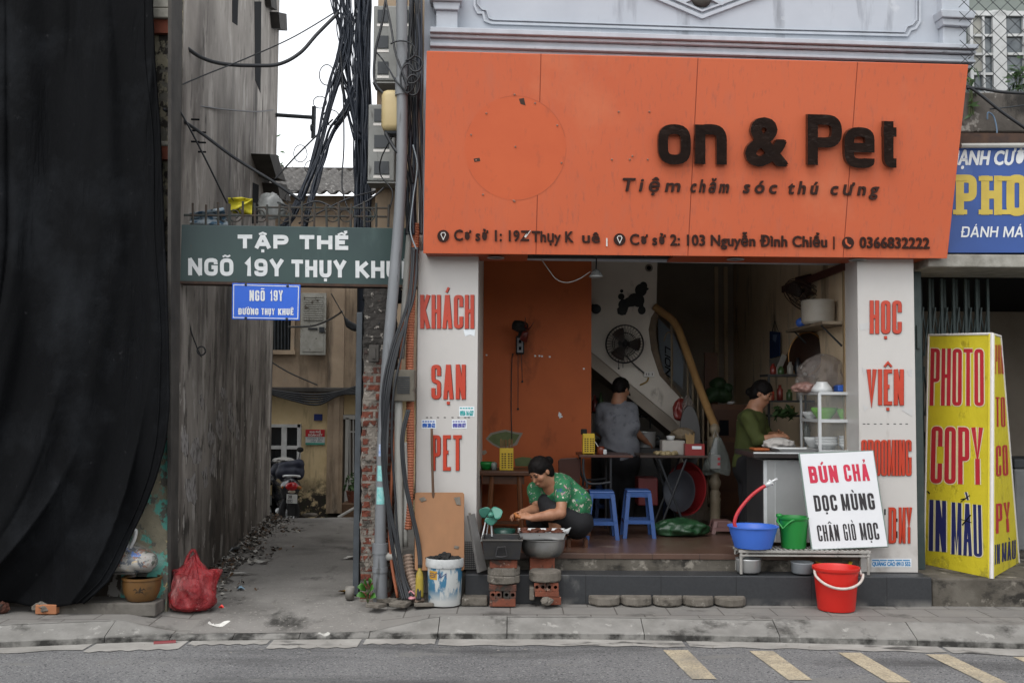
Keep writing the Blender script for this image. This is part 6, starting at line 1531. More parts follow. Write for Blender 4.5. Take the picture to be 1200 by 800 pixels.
c = P(491.5, 699, -.62); k2 = 1 / S(-.62); w = MB(); w.lathe([(r * k2, h * k2) for r, h in ((0, 0), (4.4, 0), (4.8, 2), (4.6, 22), (3.6, 28), (1.8, 31), (1.8, 34), (0, 34))], c, 18); obj('body', w, mat('dirty_yellow', C('#b7a13f', .8), C('#9d8a3a', .7), sc=10, rough=.4), yb_, smooth=True)
w = MB(); w.lathe([(r * k2, h * k2) for r, h in ((2.2, 33.5), (2.2, 37), (0, 37.5))], c, 14); obj('cap', w, M_steel, yb_)
w = MB(); w.blob(P(483, 700, -.6), (.035, .05, .014), 4, 12, .1); w.tube(SP([(478, 697, -.6), (481, 692, -.6), (486, 696, -.62)], 5), .006, 6); obj('sandal', w, plastic('pink', '#c98a90'), smooth=True, label='pink plastic sandal lying at the foot of the pipes', cat='sandal')
# ------------------------------------------------------------------ right: bench, basins, buckets, standing board
bn = thing('metal_bench', 'low white slatted metal bench with rusty legs on the dark step', 'bench', P(938, 664, -.4))
YA, YC = -.47, -.22; zt = P(938, 641.5, YC).z; xa, xb = P(866, 650, YA).x, P(1021, 650, YA).x; zt2 = P(938, 646.5, YA).z
M_bench = mat('worn_white_metal', C('#b5b3ad', .8), C('#9b9892', .75), sc=9, rough=.5, layers=[(C('#5a4636', .7), 12, .6, .05, (1, 1, 1)), (C('#3f3a36', .7), 6, .63, .06, (1, 1, 1))])
zb_ = zt2
w = MB()
for yy in (YA + .012, (YA + YC) / 2, YC - .012): w.box(((xa + xb) / 2, yy, zb_), (xb - xa, .024, .022), bev=.004)
for i in range(26): w.box((xa + .02 + (xb - xa - .04) * i / 25, (YA + YC) / 2, zb_ + .012), (.018, YC - YA, .006))
obj('top', w, M_bench, bn)
w = MB(); w.box(((xa + xb) / 2, YA + .006, zb_ - .03), (xb - xa - .02, .012, .014)); obj('rail', w, M_bench, bn)
for xx in (xa + .02, xb - .02):
 for yy in (YA + .015, YC - .015):
  w = MB(); w.tube([(xx, yy, zb_), (xx, yy, PD + .012)], .012, 8); w.tube([(xx, yy, zb_ - .06), (xx + (.06 if xx < 2 else -.06), yy, zb_ - .01)], .006, 6); obj('leg', w, M_bench, bn)
BZ = zb_ + .015
def basin(name, label, cat, x0, x1, ytop, ybot, Y, m, z0=None, inner=None, rb=.72, extra=()):
 k = 1 / S(Y); r = (x1 - x0) / 2 * k; c = P((x0 + x1) / 2, ybot, Y); h = (ybot - ytop) * k
 if z0 is not None: c.z = z0
 t = thing(name, label, cat, c); w = MB()
 w.lathe([(0, .004), (r * rb * .9, .002), (r * rb, .008), (r * (rb + (1 - rb) * .75), h * .86), (r * .93, h * .93), (r, h * .95), (r * 1.0, h), (r * .96, h), (r * .9, h * .92), (r * (rb - .04), .018), (0, .014)], c, 40); obj('bowl', w, m, t, smooth=True, auto=50); return t, c, r, h
b1, c1_, r1_, h1_ = basin('blue_basin', 'round bright blue plastic basin on the left end of the low metal bench', 'basin', 853, 912, 616, 642, -.36, M_bluep, BZ)
hs_ = thing('red_hose', 'red rubber hose with a metal tap rising out of the blue basin', 'hose', c1_ + Vector((0, 0, .06)))
w = MB(); w.tube(SP([(868, 630, -.36), (862, 618, -.36), (861, 610, -.36), (866, 598, -.36), (878, 583, -.36), (890, 573, -.37), (899, 568, -.38)], 6), .016, 10); obj('tube', w, plastic('hose_red', '#c03338', .85), hs_, smooth=True)
w = MB(); w.tube([P(897, 569, -.38), P(904, 564.5, -.38)], .02, 10); w.tube([P(902, 565.5, -.38), P(911, 560.5, -.38)], .011, 10); w.tube([P(904, 563.5, -.38), P(906, 568.5, -.38)], .009, 8); w.tube([P(901, 562, -.38), P(905, 565, -.38)], .008, 8); obj('tap', w, M_alu, hs_, smooth=True)
def bucket(name, label, x0, x1, ytop, ybot, Y, m, z0, bail=None):
 k = 1 / S(Y); r = (x1 - x0) / 2 * k; c = P((x0 + x1) / 2, ybot, Y); c.z = z0; h = (ybot - ytop) * k
 t = thing(name, label, 'bucket', c); w = MB()
 w.lathe([(0, .006), (r * .76, .0), (r * .78, .01), (r * .93, h * .9), (r * .97, h * .91), (r, h * .95), (r, h), (r * .96, h), (r * .9, h * .93), (r * .74, .02), (0, .02)], c, 40); obj('body', w, m, t, smooth=True, auto=50); return t, c, r, h
gb, cg, rg, hg = bucket('green_bucket', 'green plastic bucket on the metal bench beside the BÚN CHẢ board', 912, 948, 606, 642, -.32, M_greenp, BZ)
w = MB(); w.tube([cg + Vector((-rg * .98, -.01, hg * .96)), cg + Vector((-rg * 1.12, -.04, hg * .86)), cg + Vector((-rg * .9, -.12, hg * .66)), cg + Vector((-rg * .5, -rg * .85, hg * .85)), cg + Vector((-rg * .2, -rg * .98, hg * .95))], .009, 8); w.blob(cg + Vector((-rg * .9, 0, hg * 1.02)), (.03, .03, .02), 2, 10, .1); obj('handle', w, M_greenp, gb, smooth=True)
rb_, cr, rr_, hr = bucket('red_bucket', 'red plastic bucket with a white handle standing on the pavement below the bench', 953, 1007, 660, 709, -.66, M_redb, .003)
w = MB()
q = [cr + Vector((-rr_ * .95, -.02, hr * .92))]
for k in range(1, 12):
 a = math.pi * k / 12; q.append(cr + Vector((-math.cos(a) * rr_ * 1.02 + .012 * k / 12 , -.02 - math.sin(a) * rr_ * 1.0, hr * .92 - math.sin(a) * .135 + .04 * k / 12 * math.sin(a))))
q.append(cr + Vector((rr_ * 1.05, -.03, hr * .80))); q.append(cr + Vector((rr_ * 1.0, -.0, hr * .93)))
w.tube(spline(q, 3), .011, 8); obj('handle', w, mat('dirty_white_handle', C('#cfc6bf', .9), C('#b9aea6', .85), sc=20, rough=.5), rb_, smooth=True)
# things under the bench
def pot(label, x0, x1, y0, y1, Y, m, name, cat, z0):
 k = 1 / S(Y); r = (x1 - x0) / 2 * k; c = P((x0 + x1) / 2, y1, Y); c.z = z0; h = (y1 - y0) * k; w = MB()
 w.lathe([(0, 0), (r * .82, 0), (r * .93, h * .12), (r * .96, h * .9), (r, h), (r * .94, h), (r * .9, h * .2), (0, .01)], c, 32); return obj(name, w, m, smooth=True, label=label, cat=cat)
pot('stainless steel pot standing on the dark step under the left end of the bench', 862, 892, 650, 666, -.36, M_stainless, 'steel_pot', 'pot', PD + .012)
pot('grey translucent plastic bowl on the dark step under the middle of the bench', 927, 953, 655, 668, -.4, plastic('smoke', '#8b9094', .75), 'plastic_bowl', 'bowl', PD + .012)
pot('shallow yellow basin on the dark step under the right part of the bench', 956, 998, 650, 661, -.28, M_yelp, 'yellow_basin', 'basin', PD + .012)
# leaning menu board
mbd = thing('menu_board', 'leaning white menu board with red and black capitals on the metal bench', 'board', P(990, 642, -.4))
MPL = plane3(P(953, 642, -.42), P(1040, 640, -.42), P(980, 530, -.30))
cor = [(937, 531.5), (1023, 528), (1040.5, 640), (952, 643.5)]
w = MB(); w.prism([PP(x, y, MPL) for x, y in cor], -MPL[1] * .018); obj('board', w, mat('white_vinyl', C('#dadbdd', .9), C('#d2d3d6', .9), sc=2, rough=.4), mbd)
w = MB(); ed = [PP(x, y, MPL) - MPL[1] * .009 for x, y in cor]; w.tube(ed + [ed[0]], .0105, 6); obj('edge_frame', w, mat('green_grey_frame', C('#7f9088', .75), rough=.5), mbd)
def mtext(s, x0, yt, x1, yb, t, m, lx=.152, sl=-.035, gap=None):
 fn = lambda x, y: (x + lx * (y - yb), y + sl * (x - x0))
 w = MB(); lay(stroke_text(s, x0, yt, x1, yb, t, gap), MPL, .0015, fn=fn, mb=w); obj('lettering', w, m, mbd)
M_pinkred = mat('crimson_print', C('#c62a48', .9), C('#bb2641', .9), sc=8, rough=.5); M_blk = mat('black_print', C('#231f22'), C('#2c282a'), sc=8, rough=.5)
mtext('BÚN', 949.5, 546, 983, 566, 4.0, M_pinkred); mtext('CHẢ', 990.5, 544, 1019.5, 564, 4.0, M_pinkred)
mtext('DỌC', 955.5, 580, 982, 599, 3.6, M_blk); mtext('MÙNG', 987.5, 578.5, 1026, 598, 3.6, M_blk)
mtext('CHÂN', 959.5, 615, 984.5, 634, 2.7, M_blk); mtext('GIÒ', 990, 613.5, 1004, 633, 2.7, M_blk); mtext('MỌC', 1009.5, 612.5, 1031, 632.5, 2.7, M_blk)
# ------------------------------------------------------------------ food cart and glass cabinet
ct = thing('food_cart', 'stainless steel food cart with a dark counter top behind the green bucket', 'cart', P(930, 640, .3))
CY0, CY1 = .05, .70; cxl = P(895, 560, CY0).x; cxr = P(1003.5, 560, CY0).x - .03; zc = P(930, 533, CY0).z
w = MB(); w.box(((cxl + cxr) / 2, (CY0 + CY1) / 2, (FL + zc - .04) / 2 + .03), (cxr - cxl, CY1 - CY0, zc - FL - .1)); obj('body', w, M_stainless, ct, bevel=.004)
w = MB(); pts_ = cxl
w.box((cxl + .012, CY0 - .004, (FL + zc) / 2), (.03, .008, zc - FL - .1)); w.box((cxl + .1, CY0 - .003, (FL + zc) / 2), (.004, .006, zc - FL - .14)); w.box((cxl + .42, CY0 - .003, (FL + zc) / 2), (.004, .006, zc - FL - .14)); obj('seams', w, M_alu, ct)
w = MB(); w.box((cxl - .004, (CY0 + CY1) / 2, (FL + zc) / 2), (.006, CY1 - CY0 - .02, zc - FL - .1)); obj('side_panel', w, mat('dull_steel_side', C('#5f6062', .7), C('#4d4e50', .7), sc=2, rough=.5, metal=.5), ct)
w = MB(); w.box(((cxl + cxr) / 2 - .03, (CY0 + CY1) / 2 - .03, zc + .0), (cxr - cxl + .16, CY1 - CY0 + .12, .05), bev=.008); obj('counter_top', w, mat('dark_counter', C('#3a3432', .8), C('#2b2726', .8), sc=6, rough=.3), ct)
w = MB(); w.box(((cxl + cxr) / 2 - .03, CY0 - .092, zc + .022), (cxr - cxl + .16, .006, .012)); obj('counter_edge', w, M_alu, ct)
ZC = zc + .026
gc = thing('glass_cabinet', 'aluminium framed glass cabinet of bowls standing on the food cart', 'cabinet', P(975, 528, .1))
gx0 = P(960.5, 500, .03).x; gx1 = P(1004, 500, .03).x; gy0, gy1 = .03, .62; gz0 = ZC; gz1 = P(985, 461, .03).z
w = MB(); fr = .018
for x in (gx0, gx1):
 for y in (gy0, gy1): w.box((x, y, (gz0 + gz1) / 2), (.026 if (x == gx0 and y == gy0) else fr, .026 if (x == gx0 and y == gy0) else fr, gz1 - gz0))
for z in (gz0 + .01, gz1):
 for y in (gy0, gy1): w.box(((gx0 + gx1) / 2, y, z), (gx1 - gx0 + .02, fr + .004, .022))
 for x in (gx0, gx1): w.box((x, (gy0 + gy1) / 2, z), (fr + .003, gy1 - gy0, .0215))
obj('frame', w, M_alu, gc)
zsh = P(985, 493, .03).z
w = MB(); w.box(((gx0 + gx1) / 2, (gy0 + gy1) / 2, zsh), (gx1 - gx0 - .02, gy1 - gy0 - .02, .008)); w.box(((gx0 + gx1) / 2, gy0, zsh), (gx1 - gx0 - .01, .014, .03)); w.box((gx0, (gy0 + gy1) / 2, zsh), (.014, gy1 - gy0, .028)); obj('shelf', w, M_alu, gc)
w = MB(); w.box(((gx0 + gx1) / 2, (gy0 + gy1) / 2, gz1 + .012), (gx1 - gx0, gy1 - gy0, .004)); obj('top_panel', w, M_alu, gc)
w = MB(); w.box(((gx0 + gx1) / 2, gy0 + .004, (gz0 + gz1) / 2), (gx1 - gx0 - .03, .003, gz1 - gz0 - .03)); obj('glass', w, M_clear, gc)
w = MB(); w.box((gx0 + .003, (gy0 + gy1) / 2, (gz0 + gz1) / 2), (.003, gy1 - gy0 - .03, gz1 - gz0 - .03)); obj('glass', w, M_clear, gc)
def bowl(cx, cy, z0, r, h, m, label, name='bowl', cat='bowl', flip=False, group=None):
 pr = [(0, .0), (r * .5, 0), (r * .52, h * .12), (r * .85, h * .55), (r, h), (r * .96, h), (r * .8, h * .55), (r * .45, h * .16), (0, h * .12)]
 if flip: pr = [(a, h - b) for a, b in pr]
 w = MB(); w.lathe(pr, (cx, cy, z0), 28); return obj(name, w, m, smooth=True, label=label, cat=cat, group=group)
M_greenb = plastic('lime_bowl', '#6fae3a', .85)
bowl(gx0 + .12, .3, zsh + .006, .12, .11, M_greenb, 'large lime green bowl on the upper shelf of the glass cabinet')
bowl(gx0 + .27, .2, zsh + .006, .065, .1, M_greenb, 'small lime green cup on the right of the upper cabinet shelf', 'cup', 'cup')
bowl(gx0 + .06, .52, zsh + .006, .08, .07, M_ceram, 'white bowl with a faint pattern at the back left of the upper cabinet shelf')
for i in range(3): bowl(gx0 + .12, .24, gz0 + .02 + i * .025, .105, .06, M_ceram, ('lowest', 'middle', 'topmost')[i] + ' white bowl of the left stack on the cabinet floor')
for i in range(4): bowl(gx0 + .27, .16, gz0 + .02 + i * .024, .062, .05, M_ceram, ('lowest', 'second lowest', 'second highest', 'topmost')[i] + ' small white bowl of the right stack on the cabinet floor')
bowl(gx0 + .08, .5, gz0 + .02, .09, .1, M_ceram, 'deep white bowl at the back left of the cabinet floor')
w = MB(); w.lathe([(0, 0), (.03, 0), (.033, .09), (.015, .12), (.015, .14), (0, .14)], (gx0 + .03, .54, zsh - .19), 16); obj('glass_bottle', w, mat('dim_bottle', C('#5a5d58'), rough=.1, alpha=.7), smooth=True, label='small dim bottle behind the frame in the left of the cabinet', cat='bottle')
bowl(gx0 + .08, .22, gz1 + .016, .1, .09, M_ceram, 'upturned white bowl on top of the glass cabinet', flip=True)
M_bagp = mat('thin_plastic', C('#b5aaa2', .8), C('#8f847d', .75), sc=9, rough=.25, spec=.6, alpha=.42, bump=1.0, bsc=14, bdist=.04, layers=[(C('#e6e2dd', .9), 7, .6, .05, (1, 1, 1)), (C('#6f615a', .8), 6, .6, .08, (1, 1, 1))])  # white layer paints crinkle highlights into the film colour
def bag(c, r, sd, m, label, name='plastic_bag', cat='plastic bag', knot=True, n=26):
 w = MB(); c = Vector(c); r = Vector(r); rr2 = random.Random(sd); ph = [rr2.uniform(0, 6.28) for _ in range(8)]
 def fn(u, v):
  a = 6.283 * u; b = math.pi * (v - .5)
  k = 1 + .10 * math.sin(5 * a + ph[0] + 3 * b) * math.cos(b) + .06 * math.sin(11 * a + ph[1] - 4 * b) + .05 * math.sin(8 * b + ph[2] + 2 * a)
  zz = math.sin(b)
  if zz < -.55: zz = -.55 - (zz + .55) * -.3
  return c + Vector((r.x * k * math.cos(a) * math.cos(b), r.y * k * math.sin(a) * math.cos(b), r.z * zz * (1 + .05 * math.sin(3 * a + ph[3]))))
 w.grid(fn, n * 2, n, True)
 return obj(name, w, m, smooth=True, label=label, cat=cat)
bag((gx0 + .14, .42, gz1 + .17), (.22, .16, .19), 1, M_bagp, 'big heap of clear plastic bags on top of the glass cabinet')
bag((gx0 - .02, .38, gz1 + .05), (.12, .1, .06), 2, mat('pink_bag', C('#b08b80', .8), C('#8f6a60', .75), sc=9, rough=.3, spec=.6, bump=.6, bsc=18, bdist=.02), 'small pinkish bag beside the upturned bowl on the cabinet')
w = MB(); w.box((gx1 - .05, .3, gz1 + .05), (.1, .14, .06), bev=.01); obj('blue_packet', w, M_bluep, label='blue packet at the right end of the cabinet top', cat='packet')
tr_ = thing('serving_tray', 'flat steel serving tray on the counter left of the glass cabinet', 'tray', P(938, 527, .0)); w = MB(); traybox(P(912, 525, .0).x, P(957, 525, .0).x, -.02, .3, ZC + .002, ZC + .03, .92, w); obj('tray', w, M_stainless, tr_)
w = MB(); w.box((P(890, 523, .35).x, .35, ZC + .012), (.14, .2, .02), bev=.006); obj('cutting_board', w, mat('orange_wood', C('#a9592c', .8)), label='small orange wooden cutting board at the left end of the cart counter', cat='board')
bag((P(912, 520, .5).x, .5, ZC + .05), (.14, .1, .06), 7, mat('white_napkin', C('#b9b5b0', .85), sc=8, rough=.8), 'white noodles or cloth heap on the counter in front of the woman at the cart', 'noodle_heap', 'noodles')
# ------------------------------------------------------------------ wall shelf and clutter on the right wall
XW = XR_ - .01
def W(pxx, pyy, off=0.0):                                   # point on the right wall seen at a pixel
 d = ray(pxx, pyy); t = (XW - off - CAM.x) / d.x; return CAM + d * t
shf = thing('wall_shelf', 'pale wooden shelf board on the right wall below the oblique fan', 'shelf', W(970, 382))
zs = P(962, 384, .8).z
w = MB(); w.box((XW - .12, .75, zs), (.24, 1.25, .025)); obj('board', w, mat('dusty_shelf', C('#9a8a74', .75), C('#7d6e5b', .7), sc=6), shf)
w = MB(); w.tube([(XW - .01, .3, zs - .01), (XW - .2, .3, zs - .01), (XW - .01, .3, zs - .2)], .01, 6); w.tube([(XW - .01, 1.2, zs - .01), (XW - .2, 1.2, zs - .01), (XW - .01, 1.2, zs - .2)], .01, 6); obj('bracket', w, M_steel, shf)
w = MB(); w.lathe([(0, 0), (.13, 0), (.15, .02), (.155, .2), (.15, .22), (.13, .225), (0, .22)], (XW - .16, .52, zs + .014), 24); obj('white_tub', w, mat('off_white_tub', C('#b5aea2', .8), C('#a39c90', .8), sc=4, rough=.5), smooth=True, auto=40, label='off white round tub on the wall shelf', cat='tub')
w = MB(); w.blob((XW - .2, .95, zs + .06), (.05, .06, .05), 3, 12, .15); obj('blue_ball_bag', w, M_bluep, smooth=True, label='small blue bundle on the shelf left of the off white tub', cat='bundle')
def fan(name, label, c, ax, r, group=None, motor=.12, m=None, arm=None):
 t = thing(name, label, 'fan', c); c = Vector(c); ax = Vector(ax).normalized(); q = ax.to_track_quat('Z', 'Y'); M = m or M_iron
 w = MB()
 for rr3, z in ((r, 0), (r * .98, .035), (r * .98, -.035), (r * .6, .075), (r * .6, -.07), (r * .2, .085)):
  w.tube([c + q @ Vector((rr3 * math.cos(k * 6.283 / 28), rr3 * math.sin(k * 6.283 / 28), z)) for k in range(29)], .006 if rr3 == r else .004, 5)
 for k in range(36):
  a = k * 6.283 / 36; w.tube([c + q @ Vector((r * .2 * math.cos(a), r * .2 * math.sin(a), .085)), c + q @ Vector((r * .6 * math.cos(a), r * .6 * math.sin(a), .075)), c + q @ Vector((r * math.cos(a), r * math.sin(a), .0))], .0022, 4, False)
  w.tube([c + q @ Vector((r * .2 * math.cos(a), r * .2 * math.sin(a), -.08)), c + q @ Vector((r * .6 * math.cos(a), r * .6 * math.sin(a), -.07)), c + q @ Vector((r * math.cos(a), r * math.sin(a), .0))], .0022, 4, False)
 obj('cage', w, M, t)
 for a0 in (0, 2.09, 4.19):
  w = MB()
  def bl(u, v):
   rr3 = r * (.15 + .7 * u); a = a0 + (v - .5) * (1.1 - .2 * u); return c + q @ Vector((rr3 * math.cos(a), rr3 * math.sin(a), (v - .5) * .07))
  w.grid(bl, 6, 6); obj('blade', w, mat('smoky_blade', C('#3a2f2a'), rough=.3), t, smooth=True, solid=.003)
 w = MB(); w.lathe([(0, -motor - .08), (r * .22, -motor - .07), (r * .26, -motor), (r * .25, -.06), (r * .12, -.04), (r * .12, .06), (0, .07)], c, 18, ax); obj('motor', w, M, t, smooth=True)
 if arm: w = MB(); w.tube([c - ax * (motor + .02)] + [Vector(p) for p in arm], .02, 8); obj('wall_arm', w, M, t, smooth=True)
 return t
fc = P(943, 347, 1.35)
fan('wall_fan', 'dark wall fan seen obliquely high on the right wall above the shelf', fc, (-.58, -.27, -.76), .225, m=mat('brown_fan', C('#3b2f2a'), C('#4d3a30'), rough=.4), arm=[P(970, 342, .95), P(985, 347, .6) + Vector((.06, 0, 0))])
fan('wall_fan', 'dark round wall fan facing the street on the white stair wall', P(732, 403, 2.28), (.05, -1, -.12), 22.5 / S(2.28), arm=[P(733, 400, 2.49)])
cable([(734, 417, 2.3), (741, 425, 2.42), (749, 432, 2.46), (755, 437, 2.46)], .008, 'black cord running from the round fan to the wall socket')
w = MB(); w.tube([P(725, 422, 2.3), P(725, 430, 2.3)], .004, 5); w.blob(P(725, 431.5, 2.3), .012, 1, 8, .0); w.tube([P(730, 422, 2.3), P(730, 431, 2.3)], .004, 5); obj('pull_cord', w, M_black, label='two short pull cords hanging under the round fan on the stair wall', cat='cord')
sk = thing('wall_socket', 'white double wall socket on the stair wall under the round fan', 'socket', P(760, 438, 2.49)); w = MB(); w.bpx(754.5, 435, 767, 441.5, 2.47, .03, bev=.004); obj('plate', w, M_white, sk)
w = MB()
for x in (757, 760, 764): w.bpx(x, 437, x + .8, 439.5, 2.468, .004)
obj('holes', w, M_dark, sk)
w = MB(); w.tube(SP([(760, 442, 2.47), (758, 447, 2.47), (750, 451, 2.47)], 5), .008, 6); obj('loose_wire', w, mat('yellow_cord', C('#a88a45', .8)), label='short yellow cord hanging out of the wall socket', cat='cord')
w = MB(); w.lathe([(0, 0), (3 / S(2.49), -.004), (4.4 / S(2.49), -.012), (4.6 / S(2.49), 0)], P(760.5, 314, 2.495), 20, (0, 1, 0)); v_ = obj('round_vent', w, mat('vent_rim', C('#8f867b', .7)), smooth=True, label='round vent hole high on the white stair wall', cat='vent'); w = MB(); w.lathe([(0, 0), (2.6 / S(2.49), .0), (2.4 / S(2.49), .003)], P(760.5, 314, 2.482), 16, (0, 1, 0)); obj('hole', w, M_dark, v_)
pl_ = thing('plug_lamp', 'small dusty spot lamp at the edge of the stair wall', 'lamp', P(700, 362, 2.4)); w = MB(); w.lathe([(.01, .08), (.05, .03), (.055, -.05), (.04, -.06), (0, -.06)], P(699, 362, 2.42), 16, (.2, 1, .1)); obj('shade', w, M_steel, pl_, smooth=True)
w = MB(); w.tube([P(694, 358, 2.48), P(699, 360, 2.45)], .02, 8); obj('mount', w, M_steel, pl_)
dl = thing('hanging_lamp', 'small glass dome lamp hanging from the broken sign soffit', 'lamp', P(698.5, 300, -.1)); w = MB(); k = 1 / S(-.1); c = P(698.5, 325, -.1); w.lathe([(r * k, h * k) for r, h in ((0, 9), (3, 9), (5.5, 6), (8.2, 2), (8.6, .5), (8, 0), (7.6, 1), (5, 5), (0, 7))], c, 24); obj('dome', w, mat('lamp_glass', C('#a7a9a7', .8), rough=.15, spec=.7, metal=.4), dl, smooth=True)
w = MB(); w.tube([c + Vector((0, 0, 9 * k)), P(699, 303, -.1)], .006, 6); obj('cord', w, M_black, dl)
cable([(634, 303, -.12), (643, 316, -.1), (652, 327, -.1), (664, 331, -.1), (678, 327, -.1), (692, 318, -.1)], .004, 'thin pale wire sagging from the soffit to the hanging dome lamp', m=M_pipew)
# the fan on the orange wall
of = thing('wall_fan', 'small black and red wall fan seen edge on fixed to the orange wall', 'fan', P(609, 410, 1.65))
w = MB(); w.bpx(604.5, 393, 614.5, 414.5, 1.56, .12, bev=.012); obj('base', w, M_bw, of)
w = MB(); w.bpx(606, 396, 613, 413, 1.55, .012, bev=.004); pn = obj('control_panel', w, mat('grey_controls', C('#8d8f93', .7)), of); w = MB(); w.bpx(608, 398, 611, 402, 1.545, .006); w.bpx(608, 406, 611, 410, 1.545, .006); obj('buttons', w, M_dark, pn)
w = MB(); w.lathe([(0, -.09), (.05, -.085), (.062, -.02), (.055, .05), (0, .06)], P(611, 383, 1.45), 18, (1, -.5, -.3)); obj('motor', w, M_bw, of, smooth=True)
w = MB(); w.tube([P(609, 396, 1.6), P(610, 386, 1.5)], .02, 8); obj('neck', w, M_bw, of)
for a0 in (.3, 2.4, 4.5):
 w = MB(); hc2 = P(617, 386, 1.38); q = Vector((1, -.35, -.25)).normalized().to_track_quat('Z', 'Y')
 w.grid(lambda u, v: hc2 + q @ Vector(((.02 + .11 * u) * math.cos(a0 + (v - .5) * .9), (.02 + .11 * u) * math.sin(a0 + (v - .5) * .9), (v - .5) * .05)), 5, 5); obj('blade', w, mat('maroon_blade', C('#5a1f1a', .8), rough=.35), of, smooth=True, solid=.004)
w = MB(); w.tube([P(607, 415, 1.6), P(607, 449, 1.64), P(607, 478, 1.66)], .0035, 5); w.blob(P(607, 479, 1.66), .012, 1, 8, 0); w.tube([P(611, 415, 1.6), P(612, 446, 1.64)], .0035, 5); w.blob(P(612, 447, 1.64), .012, 1, 8, 0); obj('pull_cords', w, M_black, of)
cable([(602, 415, 1.66), (600, 420, 1.68), (599, 470, 1.69), (600, 520, 1.69)], .005, 'dark cord running down the orange wall behind the yellow chopstick box')
# clutter on right wall
cal = thing('wall_calendar', 'small dark blue hanging wall calendar on the right wall', 'calendar', W(908, 400, .02)); w = MB()
a, b = W(903, 388, .015), W(914.5, 389, .015); c_, d_ = W(914.5, 417, .015), W(903, 420, .015); w.prism([a, b, c_, d_], (-.012, 0, 0)); obj('blue_card', w, mat('dark_blue_card', C('#1f3766', .8)), cal)
w = MB(); w.prism([W(902, 421, .015), W(914.5, 418.5, .015), W(914, 433, .015), W(903, 438, .015)], (-.008, 0, 0)); obj('white_pad', w, mat('dim_paper', C('#a8a39a', .7)), cal)
w = MB(); w.tube([W(905, 388, .02), W(908, 376, .02), W(912, 388, .02)], .004, 5); obj('hanger', w, M_black, cal)
w = MB(); w.prism([W(906, 392, .03), W(911, 392, .03), W(909, 401, .03), W(906, 398, .03)], (-.004, 0, 0)); obj('emblem', w, mat('pale_print', C('#7f93b4', .7)), cal)
w = MB(); a = P(907, 440, 1.9); b = P(940, 384, 1.6); dirv = (b - a); sidev = Vector((.13, .05, .02)); w.prism([a, a + sidev, b + sidev, b], (0, -.05, 0)); obj('wood_plank', w, M_dkwood, label='dark brown plank leaning diagonally against the right wall', cat='plank')
w = MB(); w.prism([P(906, 439, 1.8), P(912, 441, 1.8), P(922, 417, 1.75), P(916, 415, 1.75)], (0, -.02, 0)); obj('paper_label', w, mat('dim_paper', C('#a8a39a', .7)), label='pale printed card leaning on the dark plank', cat='card')
tr2 = thing('round_tray', 'dark round tray with golden rim standing on edge against the right wall', 'tray', P(947, 440, 1.2)); w = MB(); axx = Vector((-.8, -.55, .12)); w.lathe([(0, .012), (.2, .012), (.215, .0), (.22, .02), (.2, .03), (0, .028)], P(946, 415, 1.2), 36, axx); obj('plate', w, mat('dark_lacquer', C('#2f2019', .8), rough=.3), tr2, smooth=True, auto=40)
w = MB(); q = axx.normalized().to_track_quat('Z', 'Y'); cc = P(946, 415, 1.2); w.tube([cc + q @ Vector((.218 * math.cos(k * .18), .218 * math.sin(k * .18), .02)) for k in range(36)], .009, 6); obj('rim', w, mat('golden_rim', C('#9c7038', .85), rough=.4, metal=.4), tr2)
w = MB(); a = W(918, 343, .05); b = W(991, 317, .05); w.prism([a, a + Vector((0, 0, .07)), b + Vector((0, 0, .07)), b], (-.02, 0, 0)); obj('red_beam', w, mat('dull_red_beam', C('#5b3127', .75)), label='narrow dull red board fixed slanting on the right wall above the fan', cat='board')
pf = thing('picture_frame', 'small dark red framed picture on the right wall above the fan', 'picture', W(942, 330, .02)); w = MB(); a = [W(x, y, .02) for x, y in ((934, 325), (951, 321), (951, 333), (934, 336))]; w.prism(a, (-.02, 0, 0)); obj('frame', w, mat('dark_red_frame', C('#43201f', .8)), pf); w = MB(); a = [W(x, y, .041) for x, y in ((945, 324.5), (950, 323.5), (950, 331), (945, 332.5))]; w.prism(a, (-.003, 0, 0)); obj('picture', w, mat('pink_picture', C('#9c4a58', .75)), pf)
rk = thing('dark_rack', 'dark metal rack of jars and sauces behind the woman at the cart', 'rack', P(922, 470, 1.3)); w = MB()
for z_ in (440, 470, 487):
 q = P(922, z_, 1.3); w.box((q.x, 1.3, q.z), (.46, .35, .02))
for x in (901, 944): w.tube([P(x, 440, 1.15), P(x, 600, 1.15)], .012, 6)
obj('shelves', w, M_iron, rk)
r_ = random.Random(8); cols = ('#7a2a22', '#3f5a33', '#9a968d', '#23262b', '#8d7a4a', '#b24a33')
for i, (x, yb2, h) in enumerate(((906, 439, 13), (915, 439, 10), (926, 439, 15), (935, 439, 20), (942, 439, 12), (904, 469, 14), (914, 469, 18), (925, 469, 13), (937, 469, 16), (912, 486, 9), (928, 486, 11))):
 c = P(x, yb2, 1.22); h_ = h / S(1.22); w = MB(); w.lathe([(0, 0), (.028, 0), (.032, .01), (.031, h_ * .7), (.016, h_ * .82), (.016, h_), (0, h_)], c, 14)
 obj('sauce_bottle', w, mat('jar_%d' % (i % 6), C(cols[i % 6], .7), rough=.3), smooth=True, label='small bottles and jars crowded on the dark rack behind the cart', cat='bottle', group='bottles on the dark rack')
lf = thing('green_vegetables', 'bunch of green leaves lying on the dark rack beside the woman at the cart', 'vegetables', P(922, 486, 1.1)); r_ = random.Random(6); w = MB()
